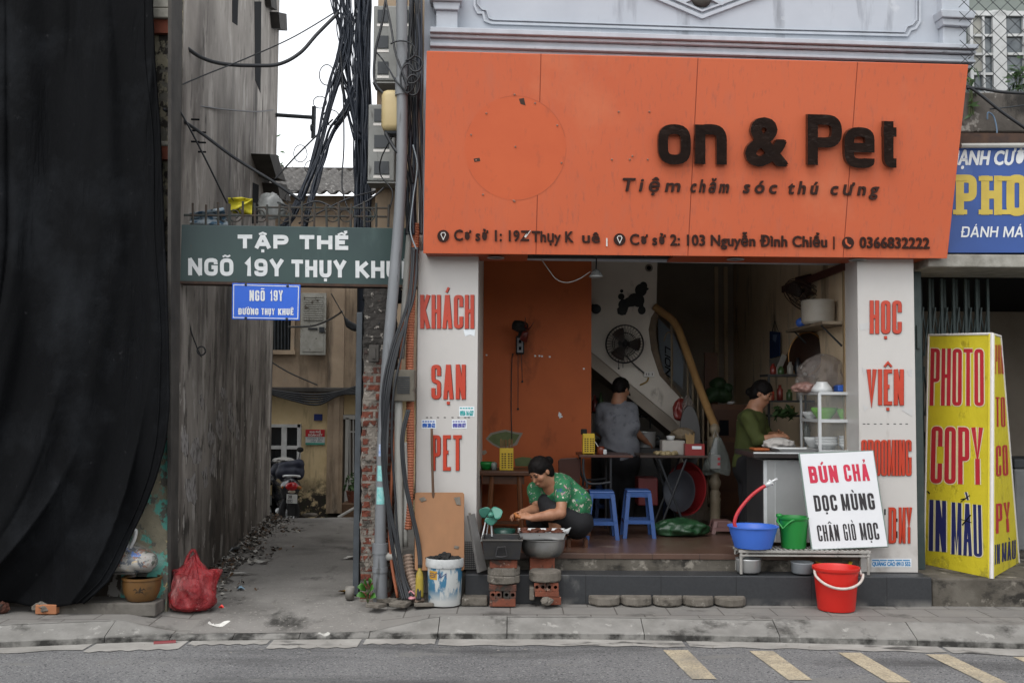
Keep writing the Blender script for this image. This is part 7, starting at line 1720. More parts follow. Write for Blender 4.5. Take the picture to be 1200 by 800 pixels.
for i in range(60):
 p = P(918 + r_.gauss(0, 6), 484 + r_.gauss(0, 3), 1.1 + r_.gauss(0, .04)); a = Vector((r_.gauss(0, 1), r_.gauss(0, .6), r_.gauss(0, .6))).normalized() * .05; b = a.orthogonal().normalized() * .018; w.add([p - a, p + b, p + a, p - b], [(0, 1, 2, 3)])
obj('leaves', w, M_leaf, lf)
# ------------------------------------------------------------------ tables, stools and things in the middle of the room
def stool(x0, x1, yt, yb, Y, label, m=None, name='plastic_stool'):
 """high plastic stool: square tapered body, four splayed legs with ribs, top with hole, low cross rail"""
 k = 1 / S(Y); h = None; cx = P((x0 + x1) / 2, yb, Y); zt_ = P(0, yt, Y).z; hz = zt_ - FL; wb = (x1 - x0) * k / 2; wt = wb * .72
 t = thing(name, label, 'stool', (cx.x, Y + wb, FL)); m = m or M_stool; c = Vector((cx.x, Y + wb, FL + .001))
 def at(f): return wt + (wb - wt) * f
 w = MB(); w.box(c + Vector((0, 0, hz - .012)), (wt * 2, wt * 2, .024), bev=.01); w.box(c + Vector((0, 0, hz - .04)), (wt * 2 - .006, wt * 2 - .006, .05)); obj('seat', w, m, t)
 w = MB(); 
 for sx in (-1, 1):
  for sy in (-1, 1):
   w2 = MB(); lt = .034; q = []
   for f in (.06, 1.0):
    e = at(f); z = hz * (1 - f); q.append([(sx * e, sy * e, z), (sx * (e - lt * 1.1), sy * e, z), (sx * (e - lt * 1.1), sy * (e - .008), z), (sx * (e - .008), sy * (e - .008), z), (sx * (e - .008), sy * (e - lt * 1.1), z), (sx * e, sy * (e - lt * 1.1), z)])
   vs = [c + Vector(p) for p in q[0] + q[1]]; w2.add(vs, [(i, (i + 1) % 6, 6 + (i + 1) % 6, 6 + i) for i in range(6)] + [(5, 4, 3, 2, 1, 0), (6, 7, 8, 9, 10, 11)])
   obj('leg', w2, m, t)
 f = .66; e = at(f); z = hz * (1 - f); w = MB()
 for s in (-1, 1):
  w.box(c + Vector((0, s * (e - .006), z)), (2 * e - .02, .012, .035)); w.box(c + Vector((s * (e - .006), 0, z)), (.011, 2 * e - .02, .035))
 # rounded corner webs under the seat
 for sx in (-1, 1):
  for s in (-1, 1):
   e2 = at(.14); w.prism([c + Vector((sx * (e2 - .03), s * (e2 - .005), hz * .94)), c + Vector((sx * (e2 - .075), s * (e2 - .005), hz * .94)), c + Vector((sx * (e2 - .048), s * (e2 - .005), hz * .90)), c + Vector((sx * (e2 - .032), s * (e2 - .005), hz * .82))], (0, -s * .008, 0))
   w.prism([c + Vector((s * (e2 - .005), sx * (e2 - .03), hz * .94)), c + Vector((s * (e2 - .005), sx * (e2 - .075), hz * .94)), c + Vector((s * (e2 - .005), sx * (e2 - .048), hz * .90)), c + Vector((s * (e2 - .005), sx * (e2 - .032), hz * .82))], (-s * .008, 0, 0))
 obj('rails', w, m, t); return t
def yfloor(yb): return F * (CAM.z - FL) / (yb - 468.5) - 9.25
stool(686, 726, 571.5, 629.5, yfloor(630), 'left bright blue plastic stool in front of the middle table')
stool(730, 769, 570, 627.5, yfloor(628), 'right bright blue plastic stool in front of the red box')
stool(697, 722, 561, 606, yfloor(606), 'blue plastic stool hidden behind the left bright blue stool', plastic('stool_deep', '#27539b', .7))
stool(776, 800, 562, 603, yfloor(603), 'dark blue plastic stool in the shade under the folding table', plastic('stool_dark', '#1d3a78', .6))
w_ = stool(834, 862, 605, 622.5, yfloor(622), 'low dusty pink plastic stool by the foot of the stair post', M_pinkst)
st_ = thing('wooden_footstool', 'tiny dark wooden stool the squatting woman sits on', 'stool', P(680, 636, .1)); w = MB(); w.bpx(664, 623, 692, 627.5, .08, .2, bev=.006); obj('seat', w, M_dkwood, st_); w = MB()
for x in (667, 687):
 for y in (.1, .25): p = P(x, 630, .1); w2 = MB(); w2.box((p.x, y, (FL + P(0, 627, .1).z) / 2), (.03, .03, P(0, 627, .1).z - FL)); obj('leg', w2, M_dkwood, st_)
# left wooden table
wt_ = thing('wooden_table', 'dark brown wooden table in front of the orange wall at left', 'table', P(595, 612, .95)); YT = .85; zt1 = P(595, 552, YT).z
w = MB(); a = P(558, 552, YT).x; b = P(622, 552, YT).x; w.box(((a + b) / 2, YT + .3, zt1 - .02), (b - a, .62, .045), bev=.008); obj('tabletop', w, M_dkwood, wt_)
w = MB(); w.box(((a + b) / 2, YT + .3, zt1 - .085), (b - a - .12, .5, .08)); obj('apron', w, M_dkwood, wt_)
for x in (576, 608):
 for yy in (YT + .06, YT + .52):
  p = P(x, 600, YT).x; w = MB(); w.tube([(p, yy, zt1 - .05), (p + (.03 if x > 590 else -.03), yy, FL)], .026, 8); obj('leg', w, mat('lit_brown_wood', C('#7a4b2a', .75), C('#633a20', .75), sc=5, rough=.4, st=(1, 1, .2)), wt_)
w = MB(); w.box((P(592, 600, YT).x, YT + .06, FL + .12), (.28, .03, .03)); obj('stretcher', w, M_dkwood, wt_)
def cbox(x0, y0, x1, y1, Y, label, m=M_yelp, sticks=None, top=None):
 t = thing('chopstick_box', label, 'chopstick box', P((x0 + x1) / 2, y1, Y)); w = MB(); D = .09
 k = 1 / S(Y); a = P((x0 + x1) / 2, (y0 + y1) / 2, Y); W_ = (x1 - x0) * k; H_ = (y1 - y0) * k
 w.box(a + Vector((0, D / 2, -H_ / 2 + .006)), (W_, D, .012)); w.box(a + Vector((-W_ / 2 + .003, D / 2, 0)), (.006, D, H_)); w.box(a + Vector((W_ / 2 - .003, D / 2, 0)), (.006, D, H_)); w.box(a + Vector((0, D - .003, 0)), (W_ - .012, .006, H_))
 w.box(a + Vector((0, .003, 0)), (W_ - .012, .006, H_)); obj('case', w, m, t, bevel=.002)
 w = MB()
 for i in range(4):
  for j in range(7): w.bpx(x0 + (x1 - x0) * (.14 + .2 * i + (.06 if i > 1 else 0)), y0 + (y1 - y0) * (.22 + .1 * j), x0 + (x1 - x0) * (.28 + .2 * i + (.06 if i > 1 else 0)), y0 + (y1 - y0) * (.28 + .1 * j), Y - .002, .006)
 obj('grille_holes', w, mat('hole_shadow', C('#6f5a17', .7)), t)
 if sticks:
  r_ = random.Random(3)
  for i in range(sticks):
   x = x0 + 1 + (x1 - x0 - 2) * i / (sticks - 1); w = MB(); w.tube([P(x, y1 - 2, Y + .02 + .05 * r_.random()), P(x + r_.uniform(-.5, .5), y0 - 10.5 + r_.uniform(-1, 1), Y + .02 + .05 * r_.random())], .0035, 5); obj('chopstick', w, mat('bamboo', C('#96704a', .8), C('#7d5a38', .8), sc=10), t)
 return t
cbox(585.5, 525, 601.5, 551.5, .92, 'yellow slotted plastic box full of brown chopsticks on the left wooden table', sticks=12)
bowl(P(570, 552, 1.1).x, 1.1, zt1 + .004, .085, .07, M_greenp, 'green plastic bowl on the left wooden table by the pillar')
w = MB(); w.lathe([(0, 0), (.03, 0), (.03, .06), (.02, .07), (0, .07)], (P(579, 551, 1.05).x, 1.05, zt1 + .003), 14); obj('small_jar', w, mat('pale_jar', C('#a9b3ad', .8), rough=.3), smooth=True, label='small pale jar between the green bowl and the yellow chopstick box', cat='jar')
bowl(P(591, 632, .0).x, .05, FL + .002, .1, .16, plastic('teal_dark', '#1f4f45', .7), 'dark teal tub on the floor behind the charcoal grill', 'tub', 'tub')
# chair behind the squatting woman
ch = thing('wooden_chair', 'reddish brown wooden chair behind the squatting woman', 'chair', P(665, 615, 1.1)); M_chair = mat('reddish_chair', C('#4f2a1d', .75), C('#3f2017', .75), sc=5, rough=.35); YC2 = 1.15
w = MB(); w.ppx([(654, 540), (657, 537), (676, 536), (681, 539), (679, 575), (655, 575)], YC2, .025); obj('backrest', w, M_chair, ch, bevel=.006)
w = MB(); zc_ = FL + .44; p = P(665, 580, YC2).x; w.box((p, YC2 - .2, zc_), (.36, .4, .04), bev=.01); obj('seat', w, M_chair, ch)
for sx in (-.16, .16):
 for yy in (YC2 - .37, YC2 - .02): w = MB(); w.tube([(p + sx, yy, zc_), (p + sx * 1.05, yy, FL)], .02, 8); obj('leg', w, M_chair, ch)
# middle table with bent black frame
mt_ = thing('middle_table', 'thin topped table with bent black tube frame between the stools and the standing man', 'table', P(710, 600, 1.0)); YM = .95; zm = P(710, 533, YM).z
w = MB(); a = P(679, 533, YM).x; b = P(742, 533, YM).x; w.box(((a + b) / 2, YM + .3, zm - .012), (b - a, .6, .024), bev=.004); obj('tabletop', w, mat('reddish_top', C('#5a3a30', .8), rough=.35), mt_)
for yy in (YM + .03, YM + .55):
 w = MB(); w.tube(spline([P(684, 537, YM) + Vector((0, yy - YM, 0)), P(684, 552, YM) + Vector((0, yy - YM, 0)), P(688, 565, YM) + Vector((0, yy - YM, 0)), P(700, 567, YM) + Vector((0, yy - YM, 0)), P(716, 565, YM) + Vector((0, yy - YM, 0))], 6), .012, 8)
 w.tube([P(716, 536, YM) + Vector((0, yy - YM, 0)), P(716, 565, YM) + Vector((0, yy - YM, 0)), Vector((P(716, 565, YM).x, yy, FL))], .012, 8); w.tube([P(688, 565, YM) + Vector((0, yy - YM, 0)), Vector((P(686, 565, YM).x, yy, FL))], .012, 8); obj('leg_frame', w, M_black, mt_)
t_ = cbox(683, 508, 697, 532, 1.05, 'yellow slotted plastic box with a black cap on the middle table')
w = MB(); w.bpx(681, 502.5, 688, 509, 1.06, .06, bev=.008); obj('black_cap', w, M_bw, t_)
w = MB(); w.ppx([(683.5, 508), (688, 508), (691, 514), (683.5, 514)], 1.06, .05); obj('spout', w, M_yelp, t_)
jr = thing('chilli_jar', 'small open jar of chilli sauce with a white spoon on the middle table', 'jar', P(704, 532, 1.05)); c = P(704, 532.5, 1.08); k = 1 / S(1.08); w = MB(); w.lathe([(r * k, h * k) for r, h in ((0, 0), (4, 0), (4.6, 1.5), (4.6, 8), (3.9, 9.5), (3.5, 9.5), (4, 7), (0, 6))], c, 18); obj('jar', w, mat('chilli_red', C('#7a3a26', .75), rough=.25), jr, smooth=True); w = MB(); w.tube([c + Vector((0, 0, .04)), P(697, 517, 1.08)], .005, 6); obj('spoon', w, M_ceram, jr)
w = MB(); w.bpx(707, 526.5, 711, 532, 1.04, .03, bev=.004); obj('white_box', w, M_ceram, label='tiny white box beside the chilli jar', cat='box')
# folding table at right
ft = thing('folding_table', 'folding table with crossed black legs carrying noodles and a red box', 'table', P(790, 605, 1.2)); YF = 1.1; zf = P(790, 533.5, YF).z
w = MB(); a = P(750, 534, YF).x; b = P(830, 534, YF).x; w.box(((a + b) / 2, YF + .25, zf - .012), (b - a, .5, .024), bev=.004); obj('tabletop', w, mat('dark_table_top', C('#45362e', .8), rough=.4), ft)
for yy in (YF + .04, YF + .46):
 for a_, b_ in ((772, 806), (806, 772)): w = MB(); w.tube([Vector((P(a_, 536, YF).x, yy, zf - .02)), Vector((P(b_, 606, YF).x, yy, FL))], .012, 8); obj('leg', w, M_black, ft)
cb = thing('white_container', 'white square container with a small bowl on top on the folding table', 'container', P(791, 532, 1.2)); w = MB(); w.bpx(776, 516, 803, 533, 1.25, .18, bev=.008); obj('box', w, mat('dull_white', C('#b5b0a8', .8)), cb); w = MB(); c = P(786, 516, 1.34); w.lathe([(0, 0), (.03, 0), (.042, .03), (.044, .045), (.03, .05), (0, .05)], c, 18); obj('lid_bowl', w, M_ceram, cb, smooth=True)
w = MB(); r_ = random.Random(5)
for i in range(16): c = P(r_.uniform(769, 792), 531.5, 1.16 + r_.uniform(-.03, .05)); w.blob(c + Vector((0, 0, .01 * r_.random())), (.03, .025, .022), i, 9, .3)
obj('noodle_heap', w, mat('pale_noodles', C('#b09f78', .85), C('#9a8962', .8), sc=30, bump=.5), smooth=True, label='heap of pale noodle bundles on the folding table in front of the white container', cat='noodles')
rx = thing('red_box', 'red plastic cutlery box with pale chopsticks on the folding table', 'box', P(815, 534, 1.15)); w = MB(); w.bpx(803, 520, 826, 534, 1.15, .14, bev=.006); obj('box', w, plastic('cutlery_red', '#8f1f1c', .8), rx); w = MB(); w.bpx(811, 522.5, 822, 526, 1.147, .004); obj('white_label', w, M_stw, rx)
w = MB()
for i in range(7): w.tube([P(805 + i * 1.3, 522, 1.2), P(803.5 + i * 1.6, 507.5 + (i % 3), 1.2)], .006, 5)
obj('sticks', w, mat('pale_bamboo', C('#a98d62', .8)), rx)
# the stuff under and behind
w = MB(); q = P(808, 512, 1.75); w.lathe([(0, .0), (.16, .0), (.175, .015), (.17, .03), (0, .03)], q, 36, (0, -1, .12), sq=(.62, 1.9)); obj('oval_tray', w, mat('dark_oval', C('#3d3936', .7), rough=.4), smooth=True, auto=40, label='dark oval tray standing upright against the stair railing', cat='tray')
w = MB(); q = P(812, 573, 1.5); w.lathe([(0, .0), (.2, .0), (.26, .1), (.27, .11), (.255, .11), (.19, .015), (0, .012)], q, 36, (-.75, -.6, .1)); obj('red_basin', w, plastic('basin_red', '#8e2326', .7), smooth=True, auto=50, label='dark red round basin standing on its side under the folding table', cat='basin')
w = MB(); q = P(800, 575, 1.42); w.lathe([(0, .0), (.16, .0), (.21, .05), (.215, .055), (.2, .055), (.15, .012), (0, .01)], q, 32, (-.75, -.6, .1)); obj('grey_basin', w, mat('dull_metal_basin', C('#5c6068', .75), rough=.35, metal=.5), smooth=True, auto=50, label='grey metal basin nested in front of the red basin', cat='basin')
M_greenbag = mat('green_bag', C('#2f5a38', .7), C('#1f3f28', .7), sc=9, rough=.3, spec=.6, bump=.6, bsc=16, bdist=.02)
bag((P(797, 607, .95).x, .95, FL + .07), (.26, .16, .1), 11, M_greenbag, 'dark green net bag lying on the floor under the folding table')
hk = bag((P(797, 480, 2.1).x, 2.1, P(797, 482, 2.1).z), (.075, .05, .14), 12, mat('sheer_red_bag', C('#8e2c24', .8), C('#74231d', .8), sc=9, rough=.3, spec=.6), 'thin red plastic bag hanging on the stair railing')
bag((P(806, 478, 2.0).x, 2.0, P(806, 480, 2.0).z), (.06, .05, .15), 13, M_bagp, 'cloudy plastic bag hanging on the railing beside the red bag')
bag((P(800, 508, 1.6).x, 1.6, P(800, 509, 1.6).z), (.12, .08, .07), 15, mat('beige_sack', C('#8d7d68', .75), C('#75664f', .75), sc=9, rough=.7), 'beige cloth bag sitting behind the white container', 'cloth_bag', 'bag')
w = MB(); w.bpx(748, 560, 771, 592, 1.5, .3, bev=.01); rc = obj('crate', w, plastic('crate_red', '#6e1c1d', .7), label='dark red crate standing behind the right blue stool', cat='crate')
w = MB(); q = MB(); font_text('Coca', 751, 762, 577, planeY(1.498), bold=.3, shear=.2, mb=w); obj('lettering', w, M_white, rc)
tb = thing('tissue_bag', 'clear plastic bag with a tissue packet hanging on the stair post', 'plastic bag', P(840, 520, 1.5)); w = MB()
def tbf(u, v):
 a = 6.283 * u; wd = .03 + .13 * v ** .9 * (1 - max(0, v - .8) * .8); zz = P(840, 512 + 41 * v, 1.5).z
 return Vector((P(840, 530, 1.5).x + wd * math.cos(a) * (1 + .12 * math.sin(3 * a + 5 * v)), 1.46 + .35 * wd * math.sin(a), zz + .03 * math.sin(2 * a) * v))
w.grid(tbf, 28, 14, True); obj('bag', w, mat('misty_plastic', C('#8f958f', .75), C('#767c76', .7), sc=9, rough=.2, spec=.7, alpha=.6), tb, smooth=True)
w = MB(); w.bpx(832.5, 533, 844.5, 549, 1.40, .05, bev=.006); pk = obj('tissue_packet', w, mat('packet_grey', C('#a8aaa6', .8)), tb); w = MB(); w.bpx(841, 536, 844, 539, 1.398, .004); w.bpx(841, 542, 844, 545, 1.398, .004); obj('red_spots', w, M_redp, pk)
w = MB(); w.tube([P(836, 512, 1.5), P(838, 503, 1.53), P(842, 512, 1.5)], .005, 5); obj('handle', w, M_pipew, tb)
# wooden cupboard, vegetables and pot behind the stair post
cp = thing('wooden_cupboard', 'brown wooden cupboard in the gloom behind the stair post', 'cupboard', P(856, 600, 2.8)); w = MB(); w.bpx(834, 474, 876, 612, 2.8, .5); obj('case', w, mat('brown_cupboard', C('#70492f', .75), C('#5d3b25', .75), sc=5, rough=.5), cp)
w = MB(); w.bpx(838, 480, 871, 512, 2.79, .02); w.bpx(838, 518, 871, 575, 2.79, .02); obj('doors', w, mat('dim_cupboard_door', C('#5b3a26', .75), rough=.5), cp); w = MB(); w.bpx(843, 492, 854, 510, 2.785, .02); obj('dark_niche', w, M_dark, cp)
w = MB(); w.bpx(826, 413, 841, 474, 3.4, .04); w.bpx(826, 413, 828, 474, 3.38, .03); obj('carved_panel', w, mat('brown_cupboard', C('#70492f', .75)), label='narrow brown carved panel standing on the cupboard against the back wall', cat='panel')
lf = thing('cabbage_heap', 'heap of dark green cabbages on the brown cupboard', 'vegetables', P(843, 474, 2.75)); w = MB()
for i, (x, y, r2) in enumerate(((838, 462, .1), (848, 463, .1), (842, 450, .09), (852, 455, .07), (832, 466, .07))): w.blob(P(x, y, 2.85), (r2, r2, r2 * .9), i, 18, .16)
obj('cabbages', w, mat('dark_cabbage', C('#2f4a2a', .7), C('#243a20', .7), sc=12, rough=.6, bump=.5), lf, smooth=True)
bowl(P(858, 472, 2.75).x, 2.85, P(858, 473.5, 2.75).z, .06, .03, M_ceram, 'small white saucer beside the cabbages on the cupboard', 'saucer', 'saucer')
# the cook's worktop under the stairs
wk = thing('worktop', 'dark kitchen worktop with pots behind the standing man', 'worktop', P(735, 545, 2.7)); zz = P(740, 520, 2.6).z
w = MB(); w.box((1.55, 3.2, zz), (1.9, .6, .04)); w.box((1.55, 3.3, (FL + zz) / 2), (1.8, .4, zz - FL - .05)); obj('cabinet', w, mat('dark_worktop', C('#2c2a29', .8), rough=.5), wk)
pt = thing('cooking_pot', 'steel cooking pot in front of the standing man', 'pot', P(760, 520, 2.2)); w = MB(); c = P(756, 524, 2.25); w.lathe([(0, 0), (.1, 0), (.11, .02), (.115, .16), (.12, .17), (.105, .17), (.1, .03), (0, .02)], c, 24); obj('body', w, M_stainless, pt, smooth=True, auto=50); w = MB(); w.tube(spline([c + Vector((.11, -.02, .13)), c + Vector((.15, -.03, .12)), c + Vector((.15, -.03, .07)), c + Vector((.11, -.02, .06))], 5), .008, 6); obj('handle', w, M_black, pt)
st2 = thing('cooker_stand', 'dark stand holding the steel cooking pot', 'stand', P(760, 600, 2.3)); w = MB(); w.box((c.x, c.y, c.z - .03), (.4, .35, .05)); w.box((c.x, c.y, (FL + c.z) / 2 - .03), (.34, .3, c.z - FL - .06)); obj('body', w, M_iron, st2)
for i, (x, y0, y1, mm) in enumerate(((697, 463, 482, 0), (704, 460, 482, 1), (700, 466, 482, 3))):
 c = P(x, y1, 2.6); h_ = (y1 - y0) / S(2.6); w = MB(); w.lathe([(0, 0), (.032, 0), (.034, .01), (.034, h_ * .6), (.013, h_ * .78), (.013, h_), (0, h_)], c, 14); obj('sauce_bottle', w, mat('jar_%d' % mm, C(cols[mm], .7), rough=.3), smooth=True, label=('dark red sauce bottle left of the standing man under the stairs', 'tall greenish sauce bottle nearest the standing man under the stairs', 'black sauce bottle between the other two under the stairs')[i], cat='bottle')
w = MB(); w.box((P(701, 484, 2.6).x, 2.6, P(701, 483, 2.6).z), (.24, .2, .02)); obj('wall_ledge', w, M_dark, label='small dark ledge holding the sauce bottles under the stairs', cat='shelf')
cable([(736, 458, 2.5), (742, 470, 2.6), (752, 480, 2.7), (765, 488, 3.0)], .012, 'thick black cord hanging under the stair flight beside the man')
w = MB(); w.tube(SP([(748, 488, 3.0), (752, 485, 3.0), (758, 484, 3.0), (764, 487, 3.0)], 5), .01, 6); w.tube([P(744, 488, 3.0), P(790, 488, 3.0)], .008, 6); w.tube([P(762, 488, 3.0), P(762, 502, 3.0)], .008, 6); obj('wall_rack', w, M_black, label='thin black wall rack with hooks on the wall under the stairs', cat='rack')
# ------------------------------------------------------------------ alley: motorbike, rubbish
def wheel(c, r, t, axis, par, nm='wheel'):
 w = MB(); c = Vector(c); q = Vector(axis).normalized().to_track_quat('Z', 'Y')
 n = 28; 
 def fn(u, v): a = 6.283 * u; b = 6.283 * v; return c + q @ Vector(((r - t + t * math.cos(b)) * math.cos(a), (r - t + t * math.cos(b)) * math.sin(a), t * math.sin(b)))
 w.grid(fn, n, 10, True); wh = obj(nm, w, mat('tyre_rubber', C('#1b1b1c'), rough=.8), par, smooth=True)
 w = MB(); w.tube([c + q @ Vector(((r - 1.9 * t) * math.cos(k * .2244), (r - 1.9 * t) * math.sin(k * .2244), 0)) for k in range(29)], .014, 6)
 for k in range(5): a = k * 1.2566; w.tube([c, c + q @ Vector(((r - 1.9 * t) * math.cos(a), (r - 1.9 * t) * math.sin(a), 0))], .014, 6)
 w.lathe([(.05, -.04), (.05, .04)], c, 14, axis); obj('rim', w, M_alu, wh)
YMb = 7.4; zg = interp(AZ, YMb)
mc = P(336, 560, YMb); fx = mc.x; km = 1 / S(YMb)
mk = thing('motorbike', 'dark motor scooter with red tail light and white plate at the alley end', 'motorbike', (fx, YMb + .5, zg))
ax = Vector((.94, -.32, 0)); fw = Vector((-.32, 0.94, 0)).normalized(); up_ = Vector((0, 0, 1)); B0 = Vector((P(341, 590, YMb).x, YMb, zg))
def mp(r, f, u): return B0 + ax.normalized() * r + fw * f + up_ * u          # right, forward, up
wheel(mp(0, .25, .28), .28, .06, ax, mk); wheel(mp(.03, 1.5, .28), .28, .055, ax, mk)
M_scoot = mat('dark_scooter_paint', C('#1a1c20'), C('#202227'), sc=3, rough=.25, spec=.6, coat=.4)
s_ = SDF()
for a, b, r0, r1 in ((mp(-.05, .1, .72), mp(-.05, .75, .70), .12, .14), (mp(.05, .1, .72), mp(.05, .75, .7), .12, .14), (mp(0, .2, .6), mp(0, .8, .5), .13, .16), (mp(0, 0, .8), mp(0, .2, .7), .07, .12), (mp(0, .8, .42), mp(0, 1.2, .35), .13, .1), (mp(0, 1.25, .4), mp(0, 1.3, .95), .14, .13)): s_.cap(a, b, r0, r1, .06)
obj('body', s_.mesh(.022), M_scoot, mk, smooth=True)
s_ = SDF(); s_.cap(mp(0, .12, .8), mp(0, .75, .78), .1, .12, .05); obj('seat', s_.mesh(.02), mat('black_vinyl_seat', C('#17171a'), rough=.5), mk, smooth=True)
w = MB(); w.tube(spline([mp(-.13, .1, .88), mp(-.13, -.08, .9), mp(0, -.14, .91), mp(.13, -.08, .9), mp(.13, .1, .88)], 6), .018, 8); obj('grab_rail', w, M_alu, mk, smooth=True)
s_ = SDF(); s_.ell(mp(0, -.06, .74), (.1, .06, .07), None, .01); obj('tail_light', s_.mesh(.012), mat('red_lens', C('#b3141a', .9), rough=.15, spec=.7), mk, smooth=True)
w = MB(); w.blob(mp(.0, -.06, .655), (.06, .03, .025), 1, 12, .05); obj('reflector', w, mat('amber_white', C('#c9bba8')), mk, smooth=True)
Rm = Matrix((ax.normalized(), fw, up_)).transposed()
w = MB(); w.box(mp(.0, -.1, .55), (.19, .008, .14), Rm); lp2 = obj('licence_plate', w, mat('plate_white', C('#c9c9c5')), mk)
w = MB(); w.box(mp(0, -.02, .5), (.13, .1, .24), Rm); w.box(mp(0, -.06, .36), (.14, .03, .16), Rm); obj('mudguard', w, M_bw, mk)
plp = (mp(0, -.106, .55), -fw)
if plp[1].dot(CAM - plp[0]) < 0: plp = (plp[0], fw)
def p2(x, z): v = mp(x, -.106, z); d = ROT.transposed() @ (v - CAM); return (600 + F * d.x / -d.z, 400 - F * d.y / -d.z)
for s2, z0, z1, xa_, xb_ in (('30 F7', .605, .56, -.07, .07), ('092 76', .54, .495, -.08, .08)):
 A_ = p2(xa_, z0); B_ = p2(xb_, z1); w = MB(); caps(s2.replace(' ', ''), A_[0], A_[1], B_[0], B_[1], .9, plp, mb=w, gap=.8, d0=.002); obj('lettering', w, M_blk, lp2)
w = MB(); w.tube([mp(-.16, .5, .3), mp(-.2, -.05, .33)], .05, 12, True, .06); obj('exhaust', w, M_alu, mk, smooth=True)
w = MB(); w.tube([mp(-.36, 1.2, 1.08), mp(-.2, 1.28, 1.04), mp(0, 1.3, 1.0), mp(.2, 1.28, 1.04), mp(.36, 1.2, 1.08)], .018, 8); w.tube([mp(0, 1.3, 1.0), mp(.03, 1.5, .28)], .035, 8); obj('handlebar', w, M_black, mk)
for sx in (-.3, .3): w = MB(); w.tube([mp(sx, 1.25, 1.05), mp(sx * 1.1, 1.22, 1.22)], .008, 6); w.blob(mp(sx * 1.1, 1.22, 1.26), (.06, .02, .045), 1, 14, .03); obj('mirror', w, M_bw, mk, smooth=True)
for sx in (-.14, .14): w = MB(); w.blob(mp(sx, -.02, .72), (.04, .03, .03), 1, 10, .02); obj('indicator', w, mat('amber_lens', C('#a7662a', .8), rough=.2), mk, smooth=True)
sbg = SDF(); sbg.cap(mp(-.15, .2, .92), mp(.14, .2, .94), .1, .11, .02).cap(mp(-.14, .2, 1.03), mp(.17, .2, 1.08), .07, .075, .03).cap(mp(-.18, .5, .95), mp(.1, .5, .96), .12, .12, .05); obj('saddle_bag', sbg.mesh(.02, noise=.012, nsc=16), mat('navy_cloth_cover', C('#1f2436'), C('#171b29'), sc=5, rough=.6), smooth=True, label='bulging dark navy cloth bag tied over the motorbike seat', cat='bag')
bag(mp(-.1, .35, 1.12), (.17, .12, .05), 4, mat('white_rag', C('#b5b3ae', .8)), 'crumpled white cloth on top of the navy bag on the motorbike', 'white_cloth', 'cloth')
m2 = thing('parked_scooter', 'second scooter half hidden behind the alley wall corner with only its yellow plate end showing', 'motorbike', P(314, 600, 8.2)); q = P(313, 590, 8.1)
wheel(Vector((q.x - .05, 8.3, interp(AZ, 8.2) + .27)), .27, .06, (1, -.2, 0), m2); s_ = SDF(); s_.cap((q.x - .05, 8.2, .0), (q.x - .15, 8.8, .05), .14, .16).cap((q.x - .05, 8.2, .25), (q.x - .1, 8.7, .25), .12, .14); obj('body', s_.mesh(.025), M_scoot, m2, smooth=True)
w = MB(); p = P(314, 574, 8.0); w.box(p, (.13, .01, .16)); obj('licence_plate', w, mat('yellowish_plate', C('#b5a47c', .85)), m2); w = MB(); w.box(P(314, 586, 8.0), (.12, .03, .15)); obj('mudguard', w, M_cab, m2)
w = MB(); w.blob(P(312, 563, 8.02), (.05, .03, .05), 2, 12, .1); obj('tail_light', w, mat('dim_pink_lens', C('#a0746a', .7)), m2, smooth=True)
# things at the end of the alley
w = MB(); w.tube([P(396, 606, 6.0), P(417, 594, 6.2)], .02, 8); obj('pale_stick', w, M_pipew, label='pale stick leaning at the right end of the alley by the steel post', cat='stick')
w = MB(); w.bpx(400, 589, 418, 612, 8.2, .4, bev=.03); obj('brown_box', w, mat('brown_carton', C('#6e5238', .7), C('#5a4330', .7), sc=5), label='brown carton at the foot of the house wall near the steel post', cat='box')
fp_ = thing('potted_plant', 'terracotta pot with a small green plant by the white grille door', 'plant', P(413, 588, 8.4)); w = MB(); c = P(414, 589, 8.3); w.lathe([(0, 0), (.08, 0), (.12, .18), (.13, .2), (.11, .2), (0, .18)], c, 16); obj('pot', w, M_clay, fp_, smooth=True, auto=40); r_ = random.Random(3); w = MB()
for i in range(40): p = c + Vector((r_.gauss(0, .08), r_.gauss(0, .05), .3 + r_.gauss(0, .09))); a = Vector((r_.gauss(0, 1), r_.gauss(0, 1), r_.gauss(0, 1))).normalized() * .06; b = a.orthogonal().normalized() * .025; w.add([p - a, p + b, p + a, p - b], [(0, 1, 2, 3)])
obj('leaves', w, M_leaf, fp_)
w = MB(); w.blob(P(364, 603, 7.6), (.13, .08, .035), 3, 14, .2); obj('flat_stone', w, M_cinder, smooth=True, label='flat grey stone on the alley floor right of the motorbike', cat='stone')
